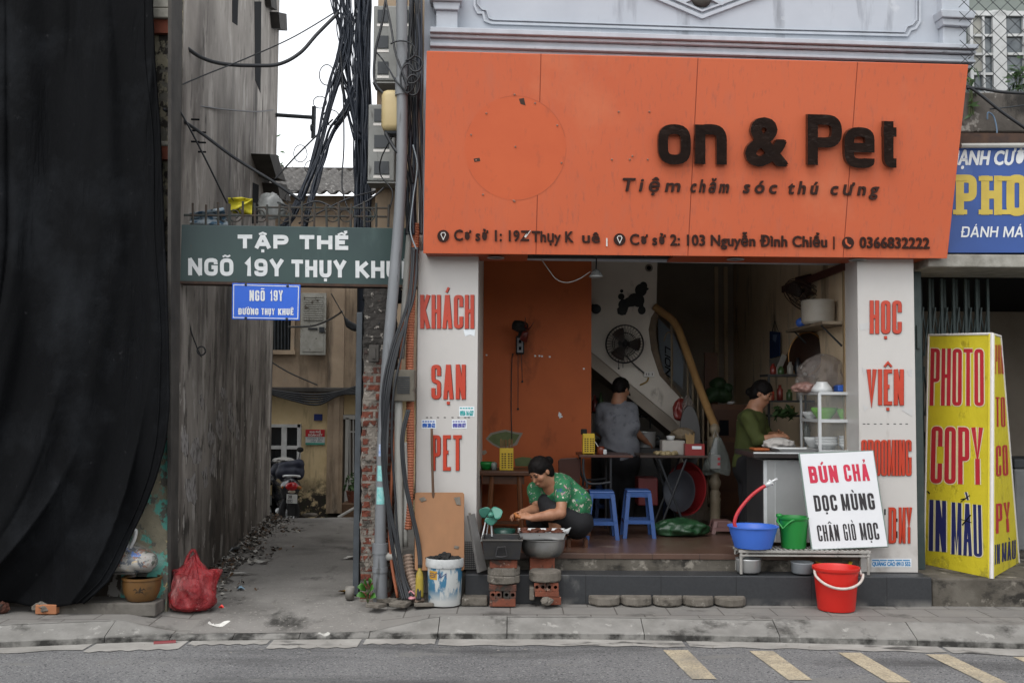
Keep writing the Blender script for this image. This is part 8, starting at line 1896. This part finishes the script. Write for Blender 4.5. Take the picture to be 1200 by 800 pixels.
# red rubbish bag, flowerpot and clear bag
M_redbag = mat('sheer_red_bag_front', C('#bb2a30', .8), C('#941f28', .75), sc=7, rough=.25, spec=.6, bump=.9, bsc=20, bdist=.03, st=(1.6, 1.6, .6), layers=[(C('#d58a88', .8), 4, .6, .1, (1.4, 1.4, .6)), (C('#5a1822', .8), 5, .57, .1, (1, 1, 1)), (C('#c9b9b6', .8), 9, .68, .03, (1, 1, 1))], alpha=.72)  # pinkish layer puts highlights of the shiny film into the colour
rbg = thing('red_rubbish_bag', 'full red plastic rubbish bag with tied handles on the pavement by the alley wall', 'rubbish bag', P(218, 709, -.85)); YR = -.86; c = P(217, 709, YR); c.z = -.035; kb = 1 / S(YR)
def rbf(u, v):
 a = 6.283 * u; h = v
 r = interp([(0, .0), (.03, .14), (.1, .176), (.3, .186), (.5, .175), (.64, .14), (.74, .1), (.84, .055), (.93, .03), (1, .0)], h)
 pl_ = max(0, h - .25) * .28 * (math.sin(9 * a + 2 * math.sin(3 * a)) + .5 * math.sin(17 * a + 1)) ; lump = .10 * math.sin(3 * a + 5 * h + 1) * math.sin(h * 9) + .05 * math.sin(7 * a - 9 * h) + .035 * math.sin(13 * a + 21 * h)
 ear = .05 * max(0, math.cos(2 * a)) ** 3 * math.exp(-((h - .62) / .07) ** 2)
 r = r * (1 + pl_ + lump * (h < .8)) + ear
 z = .45 * h + ear * .9 + .012 * math.sin(5 * a + 14 * h) * math.sin(3.14 * h)
 return c + Vector((r * math.cos(a) + .01 * h, .17 + .85 * r * math.sin(a), z))
w = MB(); w.grid(rbf, 90, 60, True); obj('body', w, M_redbag, rbg, smooth=True)
w = MB(); 
def inn(u, v): p_ = rbf(u, v * .62); return p_.lerp(c + Vector((0, .17, .14)), .12)
w.grid(inn, 40, 20, True); obj('contents', w, mat('bag_contents', C('#a5404a', .8), C('#c9a8a2', .8), sc=10, rough=.7, layers=[(C('#4a2430'), 9, .56, .04, (1, 1, 1)), (C('#d5c9c2', .85), 12, .6, .03, (1, 1, 1))]), rbg, smooth=True)
w = MB(); w.tube(spline([c + Vector((-.05, .15, .37)), c + Vector((-.03, .16, .44)), c + Vector((.005, .16, .485)), c + Vector((.03, .16, .45)), c + Vector((.06, .15, .36))], 6), [.02 - .009 * math.sin(3.14 * i / 24) for i in range(25)], 7); obj('handles', w, M_redbag, rbg, smooth=True)
pot_ = thing('flowerpot', 'round mustard brown glazed flowerpot with a dark leaf mark by the black sheet', 'flowerpot', P(159, 698, -.95)); Yp = -1.0; c = P(159.5, 698, Yp); k = 1 / S(Yp); c.z = .085
w = MB(); w.lathe([(r * k, h * k) for r, h in ((0, 0), (15.5, 0), (17, 1.5), (20.5, 10), (22, 18), (21.8, 23.5), (23, 24.5), (23, 27), (20.5, 27), (20, 20), (14, 3), (0, 2))], c + Vector((0, .12, 0)), 40); obj('pot', w, mat('mustard_glaze', C('#7d5a30', .7), C('#6b4c28', .7), sc=5, rough=.35, spec=.5, layers=[(C('#5d4426', .7), 7, .6, .08, (1, 1, 1))]), pot_, smooth=True, auto=40)
w = MB()
def potpt(u, v):
 h = v; r = interp([(1.5, 17), (10, 20.5), (18, 22), (23, 21.8)], h) * k * 1.006; a = u / (21.0); return Vector((c.x + r * math.sin(a), c.y + .12 - r * math.cos(a), c.z + h * k))
for leaf in ([(4, 10), (7, 15), (5.5, 19), (3.6, 14)], [(4, 12), (0, 15), (-3, 14), (0, 17)], [(4, 12), (9, 15), (12, 14), (9, 17)], [(4, 12), (1, 11), (-2, 9), (1, 13.4)], [(4, 12), (8, 11), (10, 9), (8, 13.4)]):
 w.add([potpt(*q_) for q_ in leaf], [(0, 1, 2, 3)])
obj('leaf_mark', w, mat('dark_leaf_mark', C('#33291c')), pot_)
w = MB(); w.lathe([(0, 24 * k), (19.5 * k, 24 * k)], c + Vector((0, .12, 0)), 24); obj('soil', w, M_bw, pot_)
w = MB(); w.bpx(128, 671, 158, 673, Yp + .02, .2, bev=.004); obj('cover_plate', w, M_visor, label='thin dark plate under the clear rubbish bag on the flowerpot rim', cat='plate')
cbg = thing('clear_rubbish_bag', 'clear plastic bag of mixed rubbish with a knotted loop on the flowerpot', 'rubbish bag', P(152, 672, -.95)); c2 = P(152, 671, Yp + .1)
M_rub = mat('mixed_rubbish', C('#bcb8b0', .8), C('#8f8b84', .75), sc=5, rough=.4, spec=.6, bump=.5, bsc=14, bdist=.02, layers=[(C('#2c3a1f', .75), 9, .54, .03, (1, 1, 1)), (C('#3f4a58', .75), 11, .54, .03, (1, 1, 1)), (C('#2f66b5', .8), 8, .61, .02, (1, 1, 1)), (C('#8a5a40', .8), 10, .56, .03, (1, 1, 1)), (C('#c9a86a', .8), 14, .6, .03, (1, 1, 1))])
s_ = SDF(); s_.ell(c2 + Vector((-.03, .02, .1)), (.15, .12, .11), None, .04).ell(c2 + Vector((.08, .02, .09)), (.13, .11, .09), None, .05).ell(c2 + Vector((-.1, .02, .08)), (.1, .1, .08), None, .04); obj('rubbish', s_.mesh(.012, noise=.012, nsc=28), M_rub, cbg, smooth=True)
s_ = SDF(); s_.ell(c2 + Vector((-.02, .02, .105)), (.18, .14, .125), None, .04).ell(c2 + Vector((.11, .02, .085)), (.15, .12, .09), None, .06).cap(c2 + Vector((.0, .0, .2)), c2 + Vector((-.01, .0, .25)), .06, .03, .05).ell(c2 + Vector((-.09, .0, .24)), (.05, .02, .05), None, .03)
obj('film', s_.mesh(.012, noise=.008, nsc=32), mat('clear_film', C('#d5d8d6'), rough=.15, spec=.7, alpha=.09), cbg, smooth=True)
w = MB(); w.tube(SP([(149, 642, Yp + .08), (150, 630, Yp + .08), (155, 621, Yp + .07), (159, 622, Yp + .07), (157, 632, Yp + .07), (152, 642, Yp + .08)], 5), .016, 8); obj('loop', w, mat('white_film', C('#d0d2d0', .9), rough=.3, spec=.6), cbg, smooth=True)
for i, (q0, q1, m, lab, nm) in enumerate((((40, 697), (64, 711), M_cinder, 'rough chunk of brick and mortar at the foot of the black sheet', 'rubble_chunk'), ((-4, 699), (10, 709), M_clayd, 'dark chunk of rubble at the left picture edge under the black sheet', 'rubble_chunk'))):
 c = P((q0[0] + q1[0]) / 2, (q0[1] + q1[1]) / 2, -1.0); w = MB(); w.blob((c.x, -1.0, .045), (px((q1[0] - q0[0]) / 2, -1), .07, .05), i + 3, 14, .25); obj(nm, w, m, label=lab, cat='rubble')
br_ = brick(41.5, 702, 66, 713, -1.06, M_clay, d=.1); dz = min(v[2] for v in br_.v); br_.v = [(v[0], v[1], v[2] - dz + .003) for v in br_.v]
obj('brick', br_, mat('pale_brick', C('#b57a55', .8), C('#a56d4b', .8), sc=9, rough=.9, bump=.3), label='pale orange brick lying at the bottom of the black sheet', cat='brick')
w = MB(); p0 = PZ(180, 753.5, -.122); p1 = PZ(206, 752, -.122); w.tube([p0, p1], .016, 8); obj('red_tube', w, plastic('lighter_red', '#8f3338', .7), label='thin red plastic tube lying in the gutter at the alley mouth', cat='tube')
# litter strip: uncountable leaves and grit along the alley wall
r_ = random.Random(99); w = MB(); mats_l = [mat('litter_dark', C('#4a443c', .6), C('#2f2a25', .6), sc=20), mat('litter_pale', C('#b5b1a8', .7)), mat('litter_brown', C('#6b5138', .65))]
fidx = []
for i in range(1700):
 t = r_.random() ** .8 * 6.0; sp_ = abs(r_.gauss(0, .19)) * (1 + .35 * math.sin(t * 3))
 base = A0 + (A1 - A0) * (t / 6.0 * .98 + .01); p = Vector((base.x + .02 + sp_, base.y, interp(AZ, max(0, base.y)) + .01 + max(0, .05 - sp_ * .16) * r_.random()))
 if base.y < -.55: continue
 s0 = r_.uniform(.006, .03) * (1 if r_.random() < .85 else 1.7); a = Vector((r_.gauss(0, 1), r_.gauss(0, 1), r_.gauss(0, .35))).normalized() * s0; b = Vector((-a.y, a.x, r_.gauss(0, s0 * .4))) * r_.uniform(.4, .9)
 w.add([p - a - b * .5, p + b, p + a, p - b], [(0, 1, 2, 3)]); fidx.append(0 if r_.random() < .5 else (2 if r_.random() < .55 else 1))
lo_ = obj('ground_litter', w, mats_l, label='dark strip of dead leaves grit and scraps along the foot of the alley wall', cat='litter', kind='stuff'); lo_.data.polygons.foreach_set('material_index', fidx)
w = MB(); r_ = random.Random(17)
for i in range(240):
 p = PZ(r_.uniform(-30, 1230), r_.uniform(700, 748), 0); b, z, k_ = kerb_at(0); 
 if r_.random() < .5: p = PZ(r_.uniform(200, 420), r_.uniform(640, 730), 0)
 elif r_.random() < .4: p = PZ(r_.uniform(-30, 1230), r_.choice((752, 755, 758, 763)) + r_.uniform(-3, 5), -.122)
 zz = p.z if p.z < -.05 else (0.0 if p.y > -.2 else .002 + max(-.08, 0))
 s0 = r_.uniform(.004, .013); w.add([Vector((p.x - s0, p.y, zz + .004)), Vector((p.x, p.y - s0, zz + .006)), Vector((p.x + s0, p.y, zz + .004)), Vector((p.x, p.y + s0, zz + .008))], [(0, 1, 2, 3)])
obj('grit', w, mat('grit_grey', C('#a09b93', .65)), label='scattered pale grit and tiny scraps over the pavement and gutter', cat='litter', kind='stuff')
def scrap(x, y, w_, h_, m, label, cat='litter', sd=1, z=None, name='paper_scrap', lift=.02):
 c = PZ(x, y, 0.0); rr4 = random.Random(sd); ph = [rr4.uniform(0, 6.28) for _ in range(4)]; mb_ = MB(); zz = interp(AZ, max(0, c.y)) if z is None else z
 kx = 1 / S(c.y)
 def fn(u, v):
  a = 6.283 * u; k2_ = v * (1 + .18 * math.sin(3 * a + ph[0]) + .1 * math.sin(5 * a + ph[1]))
  return Vector((c.x + w_ * kx / 2 * k2_ * math.cos(a), c.y + h_ * kx * 2.4 * k2_ * math.sin(a), zz + .006 + lift * (v * (.5 + .5 * math.sin(2 * a + ph[2])) + .4 * math.sin(7 * v + ph[3]) ** 2)))
 mb_.grid(fn, 22, 6, True); return obj(name, mb_, m, smooth=True, label=label, cat=cat)
M_wp = mat('white_litter', C('#c6c4be', .9), C('#aeaca6', .85), sc=14, rough=.7)
scrap(254, 656, 32, 5, M_wp, 'flattened white plastic sack on the litter strip of the alley', sd=2); scrap(271, 647, 20, 5, mat('grey_litter', C('#9a9ea1', .8)), 'grey crumpled plastic sheet beyond the white sack in the alley', sd=3, lift=.05)
scrap(291, 634, 17, 2.6, M_wp, 'white paper scrap in the middle of the alley beyond the sacks', sd=4); scrap(297, 648, 11, 2, M_wp, 'small white scrap lying in the middle of the alley floor', sd=5); scrap(308, 660, 14, 2.4, M_wp, 'small white wrapper on the alley floor nearer the street', sd=6)
scrap(281, 673, 38, 1.6, M_wp, 'long thin white strip on the alley floor', sd=7, lift=.01); scrap(255, 730, 24, 3, mat('foam_white', C('#d4d2cc', .95), rough=.8), 'white foam shard on the pavement at the alley mouth', sd=8, z=-.035, lift=.035); scrap(380, 736, 12, 1.8, M_wp, 'small white shard near the kerb at the alley mouth', sd=9, z=-.055)
scrap(411, 655, 14, 2, M_wp, 'white scrap near the steel post on the alley floor', sd=10); scrap(408, 695, 20, 4, mat('orange_litter', C('#b98a3a', .8)), 'orange yellow wrapper lying by the steel post', sd=11, lift=.03); scrap(252, 690, 7, 2, M_wp, 'tiny white scrap right of the red rubbish bag', sd=12); scrap(282, 691, 9, 2.4, mat('pale_blue_litter', C('#8fb0c4', .8)), 'tiny pale blue wrapper on the alley floor right of the red bag', sd=13)
scrap(288, 607, 30, 3, M_wp, 'heap of white grit at the far end of the litter strip', sd=14, lift=.09); scrap(259, 712, 5, 1.6, M_redb, 'tiny red scrap on the pavement right of the red bag', sd=15, z=-.01)
w = MB(); c = P(411, 690, -.3); w.lathe([(0, 0), (.035, 0), (.04, .1), (.036, .1), (.03, .01), (0, .008)], (c.x, -.35, .003), 16); obj('paper_cup', w, mat('dirty_cup', C('#8f8b84', .75), sc=10), smooth=True, label='dirty crushed paper cup by the foot of the steel post', cat='cup')
# weed at the pillar
wd = thing('weed', 'small bright green leafy weed growing at the foot of the brick pillar', 'plant', P(431, 705, -.5)); r_ = random.Random(4); c = P(431, 706, -.52); c.z = .0
leaves = [(-8, 18, 7, 4.2), (6, 17, 7, 4.4), (-2, 24, 6.5, 4), (-9, 8, 6, 3.6), (8, 7, 6.5, 3.8), (1, 12, 6, 3.8), (4, 26, 5, 3)]
k = 1 / S(-.52); w = MB(); ws = MB()
for i, (lx, lz, ll, lw) in enumerate(leaves):
 tip = c + Vector((lx * k * 1.25, -.05 - .02 * (i % 3), lz * k)); base = c + Vector((lx * k * .25, 0, lz * k * .75)); d = (tip - base).normalized(); sd_ = d.cross(Vector((0, -1, .5))).normalized()
 def fn(u, v): 
  ww = lw * k * math.sin(math.pi * min(1, .08 + .92 * u)) ; return base + (tip - base) * u * 1.15 + sd_ * (v - .5) * 2 * ww + Vector((0, -.02 * math.sin(u * 3.1), .02 * math.sin(u * 3.1) - abs(v - .5) * -.02))
 w.grid(fn, 8, 4); ws.tube([c + Vector((0, 0, 0)), base], .003, 5)
obj('leaves', w, mat('fresh_leaf', C('#4d8533', .65), C('#3d6f28', .65), sc=8, rough=.4), wd, smooth=True, solid=.001); obj('stems', ws, mat('plant_stem', C('#4e5a33', .7)), wd)
w = MB(); r_ = random.Random(40)
for i in range(5): w = MB(); q = PZ(440 + i * 14, 712 - (i % 2) * 5, 0.0); w.box((q.x, q.y + .05, .012 + .006 * (i % 3)), (r_.uniform(.09, .16), r_.uniform(.08, .14), .03), Matrix.Rotation(r_.uniform(-.5, .5), 3, 'Z') @ Matrix.Rotation(r_.uniform(-.15, .15), 3, 'X'), .006); obj('broken_slab', w, M_cinder, label='broken grey paving pieces lying loose at the foot of the pipes', cat='paving piece', group='loose paving pieces at the pipe foot')
# ------------------------------------------------------------------ people
M_skin = mat('skin', C('#ad7e62', .85), C('#94664c', .85), sc=11, rough=.5, spec=.4)
M_hair = mat('black_hair', C('#0b0908'), C('#120e0d'), sc=22, rough=.6, spec=.12, bump=.8, bsc=50, st=(1, 1, .3))
M_eye = mat('dark_eye', C('#17110f'), rough=.2)
M_lip = mat('lip', C('#8a4f45', .8), rough=.5)
def frame(f, u):
 f = Vector(f).normalized(); r = f.cross(Vector(u)).normalized(); u = r.cross(f).normalized()
 return Matrix((r, f, u)).transposed()                     # columns: her right, forward, up
def head(s, c, M, k=1.0):
 c = Vector(c); g = lambda r, f, u: c + M @ (Vector((r, f, u)) * k)
 e = lambda p, q, kk=.02: s.ell(g(*p), Vector(q) * k, M, kk)
 e((0, -.012, .025), (.074, .092, .088)); e((0, .03, -.045), (.052, .055, .062), .04); e((0, .055, -.088), (.024, .02, .02), .03)
 s.cap(g(0, .082, .012), g(0, .097, -.026), .007 * k, .0105 * k, .012)
 for x in (-1, 1):
  e((x * .03, .072, .026), (.022, .012, .010), .015); e((x * .042, .056, -.02), (.026, .022, .022), .025); e((x * .078, -.012, -.004), (.010, .020, .030), .006)
 e((0, .086, -.058), (.022, .009, .009), .01)
def face(par, c, M, k=1.0):
 c = Vector(c); g = lambda r, f, u: c + M @ (Vector((r, f, u)) * k)
 for x in (-1, 1):
  w = MB(); w.lathe([(0, -.006 * k), (.013 * k, -.002 * k), (.013 * k, .001 * k), (0, .004 * k)], g(x * .031, .081, .008), 10, M @ Vector((x * .3, 1, -.1)), sq=(1, .5)); obj('eye', w, M_eye, par, smooth=True)
  w = MB(); w.tube([g(x * .014, .087, .028), g(x * .032, .083, .034), g(x * .05, .068, .027)], .0035 * k, 5); obj('eyebrow', w, M_hair, par)
 w = MB(); w.tube([g(-.020, .086, -.058), g(0, .0955, -.057), g(.020, .086, -.058)], [.002 * k, .005 * k, .002 * k], 6); obj('mouth', w, M_lip, par, smooth=True)
def hair(par, c, M, k=1.0, bun=None, short=False):
 c = Vector(c); g = lambda r, f, u: c + M @ (Vector((r, f, u)) * k); s = SDF()
 s.ell(g(0, -.018, .034), Vector((.086, .100, .094)) * k, M, .01)
 if not short: s.ell(g(0, -.06, -.03), Vector((.075, .055, .075)) * k, M, .04)
 else: s.ell(g(0, -.06, -.01), Vector((.068, .045, .06)) * k, M, .03)
 s.sub(g(0, .075, -.035), Vector((.07, .07, .088)) * k, M); s.sub(g(-.085, .02, -.03), Vector((.03, .05, .045)) * k, M); s.sub(g(.085, .02, -.03), Vector((.03, .05, .045)) * k, M)
 if bun: s.cap(g(*bun), g(bun[0], bun[1] + .03, bun[2]), .042 * k, .035 * k, .012)
 obj('hair', s.mesh(.006, noise=.004, nsc=60), M_hair, par, smooth=True)
def hand(s, w_, d, n, side, curl=1.0, k=1.0):
 """palm, four curled fingers of different lengths and a thumb; n = back of the hand, side = towards the thumb"""
 w_ = Vector(w_); d = Vector(d).normalized(); side = Vector(side); side = (side - d * side.dot(d)).normalized(); n = Vector(n); n = (n - d * n.dot(d) - side * n.dot(side)).normalized()
 M = Matrix((side, d, n)).transposed()
 s.ell(w_ + d * .045 * k, Vector((.038, .05, .016)) * k, M, .02)
 for i, (o, L) in enumerate(((.027, .85), (.009, 1.0), (-.009, .95), (-.027, .75))):
  p = w_ + d * .078 * k + side * o * k; a = .35 * curl
  for j, sl in enumerate((.040, .027, .021)):
   q = p + (d * math.cos(a) - n * math.sin(a)) * sl * L * k; s.cap(p, q, (.0095 - .0008 * j) * k, (.009 - .0008 * j) * k, .004); p = q; a += .75 * curl
 p = w_ + d * .025 * k + side * .03 * k; q = p + (d * .6 + side * .7 - n * .25).normalized() * .04 * k; s.cap(p, q, .012 * k, .0105 * k, .012); s.cap(q, q + (d * .85 + side * .1 - n * .5).normalized() * .032 * k, .0105 * k, .0085 * k, .004)
def limb(s, pts, rs, k=.025):
 for (a, b), (r0, r1) in zip(zip(pts, pts[1:]), zip(rs, rs[1:])): s.cap(a, b, r0, r1, k)
# woman squatting at the grill
w1 = thing('person', 'woman in a green patterned shirt squatting by the steel bowl threading meat', 'person', P(672, 636, .15))
H = P(633, 553, .02); MH = frame((-.62, -.55, -.56), (-.35, -.2, .9))
pel, spn, chs, nck = P(675, 612, .17), P(669, 592, .17), P(655, 575, .16), P(643, 564, .10)
shL, elL, wrL = P(660, 572, .02), P(657, 601, -.10), P(624, 606.5, -.17)
shR, elR, wrR = P(628, 574, .26), P(630, 597, .16), P(613, 600.5, -.06)
hpL, knL, anL = P(676, 612, .07), P(650, 601, -.0), P(651, 632, .02)
hpR, knR, anR = P(668, 612, .28), P(628, 611, .24), P(636, 634, .24)
s_ = SDF(); head(s_, H, MH, 1.06)
limb(s_, [H + MH @ Vector((0, -.02, -.06)), nck], [.052, .058]); limb(s_, [nck, chs, spn, pel], [.07, .12, .125, .135], .06)
limb(s_, [shL, elL, wrL], [.056, .043, .027]); limb(s_, [shR, elR, wrR], [.06, .047, .029]); limb(s_, [hpL, knL, anL], [.1, .068, .042]); limb(s_, [hpR, knR, anR], [.1, .066, .042])
limb(s_, [elL.lerp(wrL, .08), elL.lerp(wrL, .35), wrL], [.039, .043, .026]); limb(s_, [elR.lerp(wrR, .08), elR.lerp(wrR, .35), wrR], [.042, .046, .028])
hand(s_, wrL, P(612, 604, -.18) - wrL, (-.1, -.6, .8), (-.3, .6, .5), 1.0, 1.0); hand(s_, wrR, P(602, 602, -.1) - wrR, (-.2, -.5, .8), (-.1, -.7, .2), 1.0, 1.0)
s_.cap(anL, anL + Vector((-.12, -.06, -.02)), .04, .032, .03); s_.cap(anR, anR + Vector((-.12, -.05, -.02)), .04, .032, .03); s_.cut((0, 0, FL + .002), (0, 0, -1))
obj('body', s_.mesh(.0065), M_skin, w1, smooth=True); face(w1, H, MH, 1.06); hair(w1, H, MH, 1.08, bun=(.0, -.125, .02))
M_shirt = mat('green_patterned_cloth', C('#2f7a4f', .8), C('#276b46', .75), sc=9, rough=.8, bump=.15, bsc=25, layers=[(C('#c9c3b4', .8), 26, .60, .03, (1, 1, 1)), (C('#b58a92', .8), 17, .60, .04, (1, 1, 1)), (C('#3f4a8a', .75), 21, .64, .03, (1, 1, 1)), (C('#c7b54e', .8), 24, .66, .03, (1, 1, 1))])
s_ = SDF(); limb(s_, [nck.lerp(chs, .25), chs, spn, spn.lerp(pel, .6)], [.088, .134, .14, .146], .06); limb(s_, [chs.lerp(shL, .6), shL, shL.lerp(elL, .42)], [.08, .07, .064], .03); limb(s_, [chs.lerp(shR, .6), shR, shR.lerp(elR, .45)], [.085, .075, .068], .03)
s_.cap(chs + Vector((0, -.02, .03)), spn + Vector((.06, -.04, .04)), .12, .12, .06)
hm = P(690, 598, .1); s_.cut(P(668, 606, .1), Vector((.18, .0, -1))); s_.sub(H + MH @ Vector((0, .03, -.12)), (.09, .09, .1), MH)
obj('shirt', s_.mesh(.008, noise=.008, nsc=30), M_shirt, w1, smooth=True)
M_blackcl = mat('black_cloth', C('#131316'), C('#1a1a1d'), sc=8, rough=.85, bump=.2)
s_ = SDF(); limb(s_, [P(640, 588, .12), P(648, 600, .12), pel], [.08, .11, .145], .06); limb(s_, [hpL, knL, knL.lerp(anL, .1)], [.11, .078, .066], .05); limb(s_, [hpR, knR, knR.lerp(anR, .1)], [.12, .08, .07], .05); s_.cap(P(680, 612, .12), P(680, 612, .28), .105, .105, .05)
obj('trousers', s_.mesh(.008, noise=.004, nsc=26), M_blackcl, w1, smooth=True)
s_ = SDF(); s_.cap(P(603.5, 602, -.16), P(609, 606, -.2), .014, .012, .01).ell(P(606, 605, -.18), (.02, .016, .016), None, .01); obj('meat_piece', s_.mesh(.006), mat('raw_orange_meat', C('#b5733a', .85), C('#9a5a30', .8), sc=30, rough=.4), smooth=True, label='small orange piece of meat in the squatting woman\'s fingers', cat='meat')
# man standing at the worktop, back to the street
m1 = thing('person', 'man in a grey short sleeved shirt standing with his back to the street', 'person', P(724, 609, 2.0)); MHm = frame((.62, .7, -.32), (.1, .15, 1)); Hm = P(728, 456.5, 2.0)
nk = P(725, 471, 1.99); ch_ = P(722, 490, 1.98); wa = P(726, 518, 1.98); pv_ = P(726, 540, 2.0); sl_, el_, wl_ = P(706, 480, 2.06), P(703, 506, 2.1), P(716, 522, 2.28); sr_, er_, wr_ = P(739, 480, 1.92), P(742, 503, 1.9), P(757, 517, 2.1)
s_ = SDF(); head(s_, Hm, MHm, 1.0); limb(s_, [Hm + MHm @ Vector((0, -.03, -.05)), nk], [.056, .062]); limb(s_, [nk, ch_, wa, pv_], [.075, .112, .115, .125], .05); limb(s_, [sl_, el_, wl_], [.06, .045, .03]); limb(s_, [sr_, er_, wr_], [.06, .045, .03]); hand(s_, wr_, P(763, 521, 2.16) - wr_, (.3, -.3, .9), (-.2, .8, .4)); hand(s_, wl_, P(722, 525, 2.36) - wl_, (-.3, .2, .9), (.8, 0, .2))
for dx in (-.09, .09): a = pv_ + Vector((dx, 0, 0)); kn = Vector((a.x, a.y + .0, FL + .42)); an = Vector((a.x, a.y - .02, FL + .07)); limb(s_, [a, kn, an], [.085, .06, .042]); s_.cap(an, an + Vector((.06, .15, -.03)), .042, .035, .03)
s_.cut((0, 0, FL + .002), (0, 0, -1)); obj('body', s_.mesh(.009), M_skin, m1, smooth=True); face(m1, Hm, MHm); hair(m1, Hm, MHm, 1.03, short=True)
M_gshirt = mat('grey_shirt_cloth', C('#8d8f95', .7), C('#7d7f86', .7), sc=6, rough=.85, bump=.3, bsc=18, bdist=.02, layers=[(C('#6b6d73', .7), 14, .55, .1, (1, 1, 1))])
s_ = SDF(); s_.cap(P(710, 481, 2.03), P(736, 481, 1.95), .085, .085, .05); limb(s_, [ch_, wa, pv_.lerp(wa, .15)], [.155, .155, .168], .06); s_.cap(P(714, 500, 2.03), P(734, 500, 1.95), .13, .13, .06); s_.cap(P(716, 526, 2.03), P(734, 526, 1.96), .13, .14, .06); limb(s_, [sl_, sl_.lerp(el_, .8)], [.078, .07], .04); limb(s_, [sr_, sr_.lerp(er_, .85)], [.082, .074], .04); s_.cap(nk + Vector((0, 0, -.02)), nk + Vector((.01, 0, .01)), .072, .066, .03); s_.cut(P(724, 538.5, 1.98), (0, 0, -1)); s_.sub(Hm + MHm @ Vector((0, 0, -.03)), (.08, .1, .12), MHm)
obj('shirt', s_.mesh(.009, noise=.010, nsc=22), M_gshirt, m1, smooth=True)
s_ = SDF()
s_.cap(wa.lerp(pv_, .7) + Vector((-.05, 0, 0)), pv_ + Vector((.05, 0, -.02)), .17, .17, .05)
for dx in (-.09, .09): a = pv_ + Vector((dx, 0, .03)); limb(s_, [a, Vector((a.x, a.y, FL + .42)), Vector((a.x, a.y - .02, FL + .08))], [.12, .085, .07], .05)
obj('trousers', s_.mesh(.01, noise=.004), M_blackcl, m1, smooth=True)
# woman at the food cart
w2_ = thing('person', 'woman with hair in a bun and olive green top at the food cart', 'person', P(884, 624, .95)); MW = frame((.80, -.42, -.40), (.1, -.08, 1)); HW = P(893.5, 461, .92)
nk = P(885, 476, .95); ch_ = P(880, 495, .97); wa = P(880, 522, .98); pv_ = P(879, 546, 1.0); sl_, el_, wl_ = P(876, 489, .80), P(888, 516, .74), P(908, 511, .66); sr_, er_, wr_ = P(889, 487, 1.12), P(898, 510, 1.1), P(914, 509, .86)
s_ = SDF(); head(s_, HW, MW, .98); limb(s_, [HW + MW @ Vector((0, -.03, -.05)), nk], [.042, .046]); limb(s_, [nk, ch_, wa, pv_], [.07, .12, .115, .14], .06); limb(s_, [sl_, el_, wl_], [.055, .044, .027]); limb(s_, [sr_, er_, wr_], [.055, .043, .027]); hand(s_, wl_, P(918, 510, .64) - wl_, (.1, -.5, .85), (0, .8, .3)); hand(s_, wr_, P(920, 509, .76) - wr_, (.1, -.3, .9), (0, -.8, .3))
for dy in (-.09, .09): a = pv_ + Vector((0, dy, 0)); kn = Vector((a.x, a.y, FL + .42)); an = Vector((a.x - .02, a.y, FL + .07)); limb(s_, [a, kn, an], [.085, .058, .04]); s_.cap(an, an + Vector((.14, -.02, -.03)), .04, .032, .03)
s_.cut((0, 0, FL + .002), (0, 0, -1)); obj('body', s_.mesh(.008), M_skin, w2_, smooth=True); face(w2_, HW, MW, .98); hair(w2_, HW, MW, 1.02, bun=(0, -.115, -.035))
M_olive = mat('olive_cloth', C('#4a5220', .65), C('#40481b', .65), sc=6, rough=.85, bump=.25, bsc=16, bdist=.02)
s_ = SDF(); s_.cap(P(877, 489, .86), P(888, 488, 1.06), .075, .075, .05); limb(s_, [ch_, wa, pv_.lerp(wa, .0), pv_], [.14, .138, .16, .165], .06); limb(s_, [sl_, sl_.lerp(el_, .98), el_.lerp(wl_, .22)], [.072, .062, .054], .035); limb(s_, [sr_, er_, er_.lerp(wr_, .2)], [.072, .06, .054], .035); s_.cap(nk + Vector((0, 0, -.03)), nk + Vector((0, 0, -.005)), .068, .058, .03); s_.cut(P(880, 547, .97), (0, 0, -1)); s_.sub(HW + MW @ Vector((0, .02, -.05)), (.07, .09, .1), MW)
obj('blouse', s_.mesh(.008, noise=.008, nsc=24), M_olive, w2_, smooth=True)
s_ = SDF()
s_.cap(pv_ + Vector((0, -.05, 0)), pv_ + Vector((0, .05, -.02)), .158, .158, .05)
for dy in (-.09, .09): a = pv_ + Vector((0, dy, .02)); limb(s_, [a, Vector((a.x, a.y, FL + .42)), Vector((a.x - .02, a.y, FL + .1))], [.125, .085, .07], .05)
obj('trousers', s_.mesh(.01, noise=.004), M_blackcl, w2_, smooth=True)
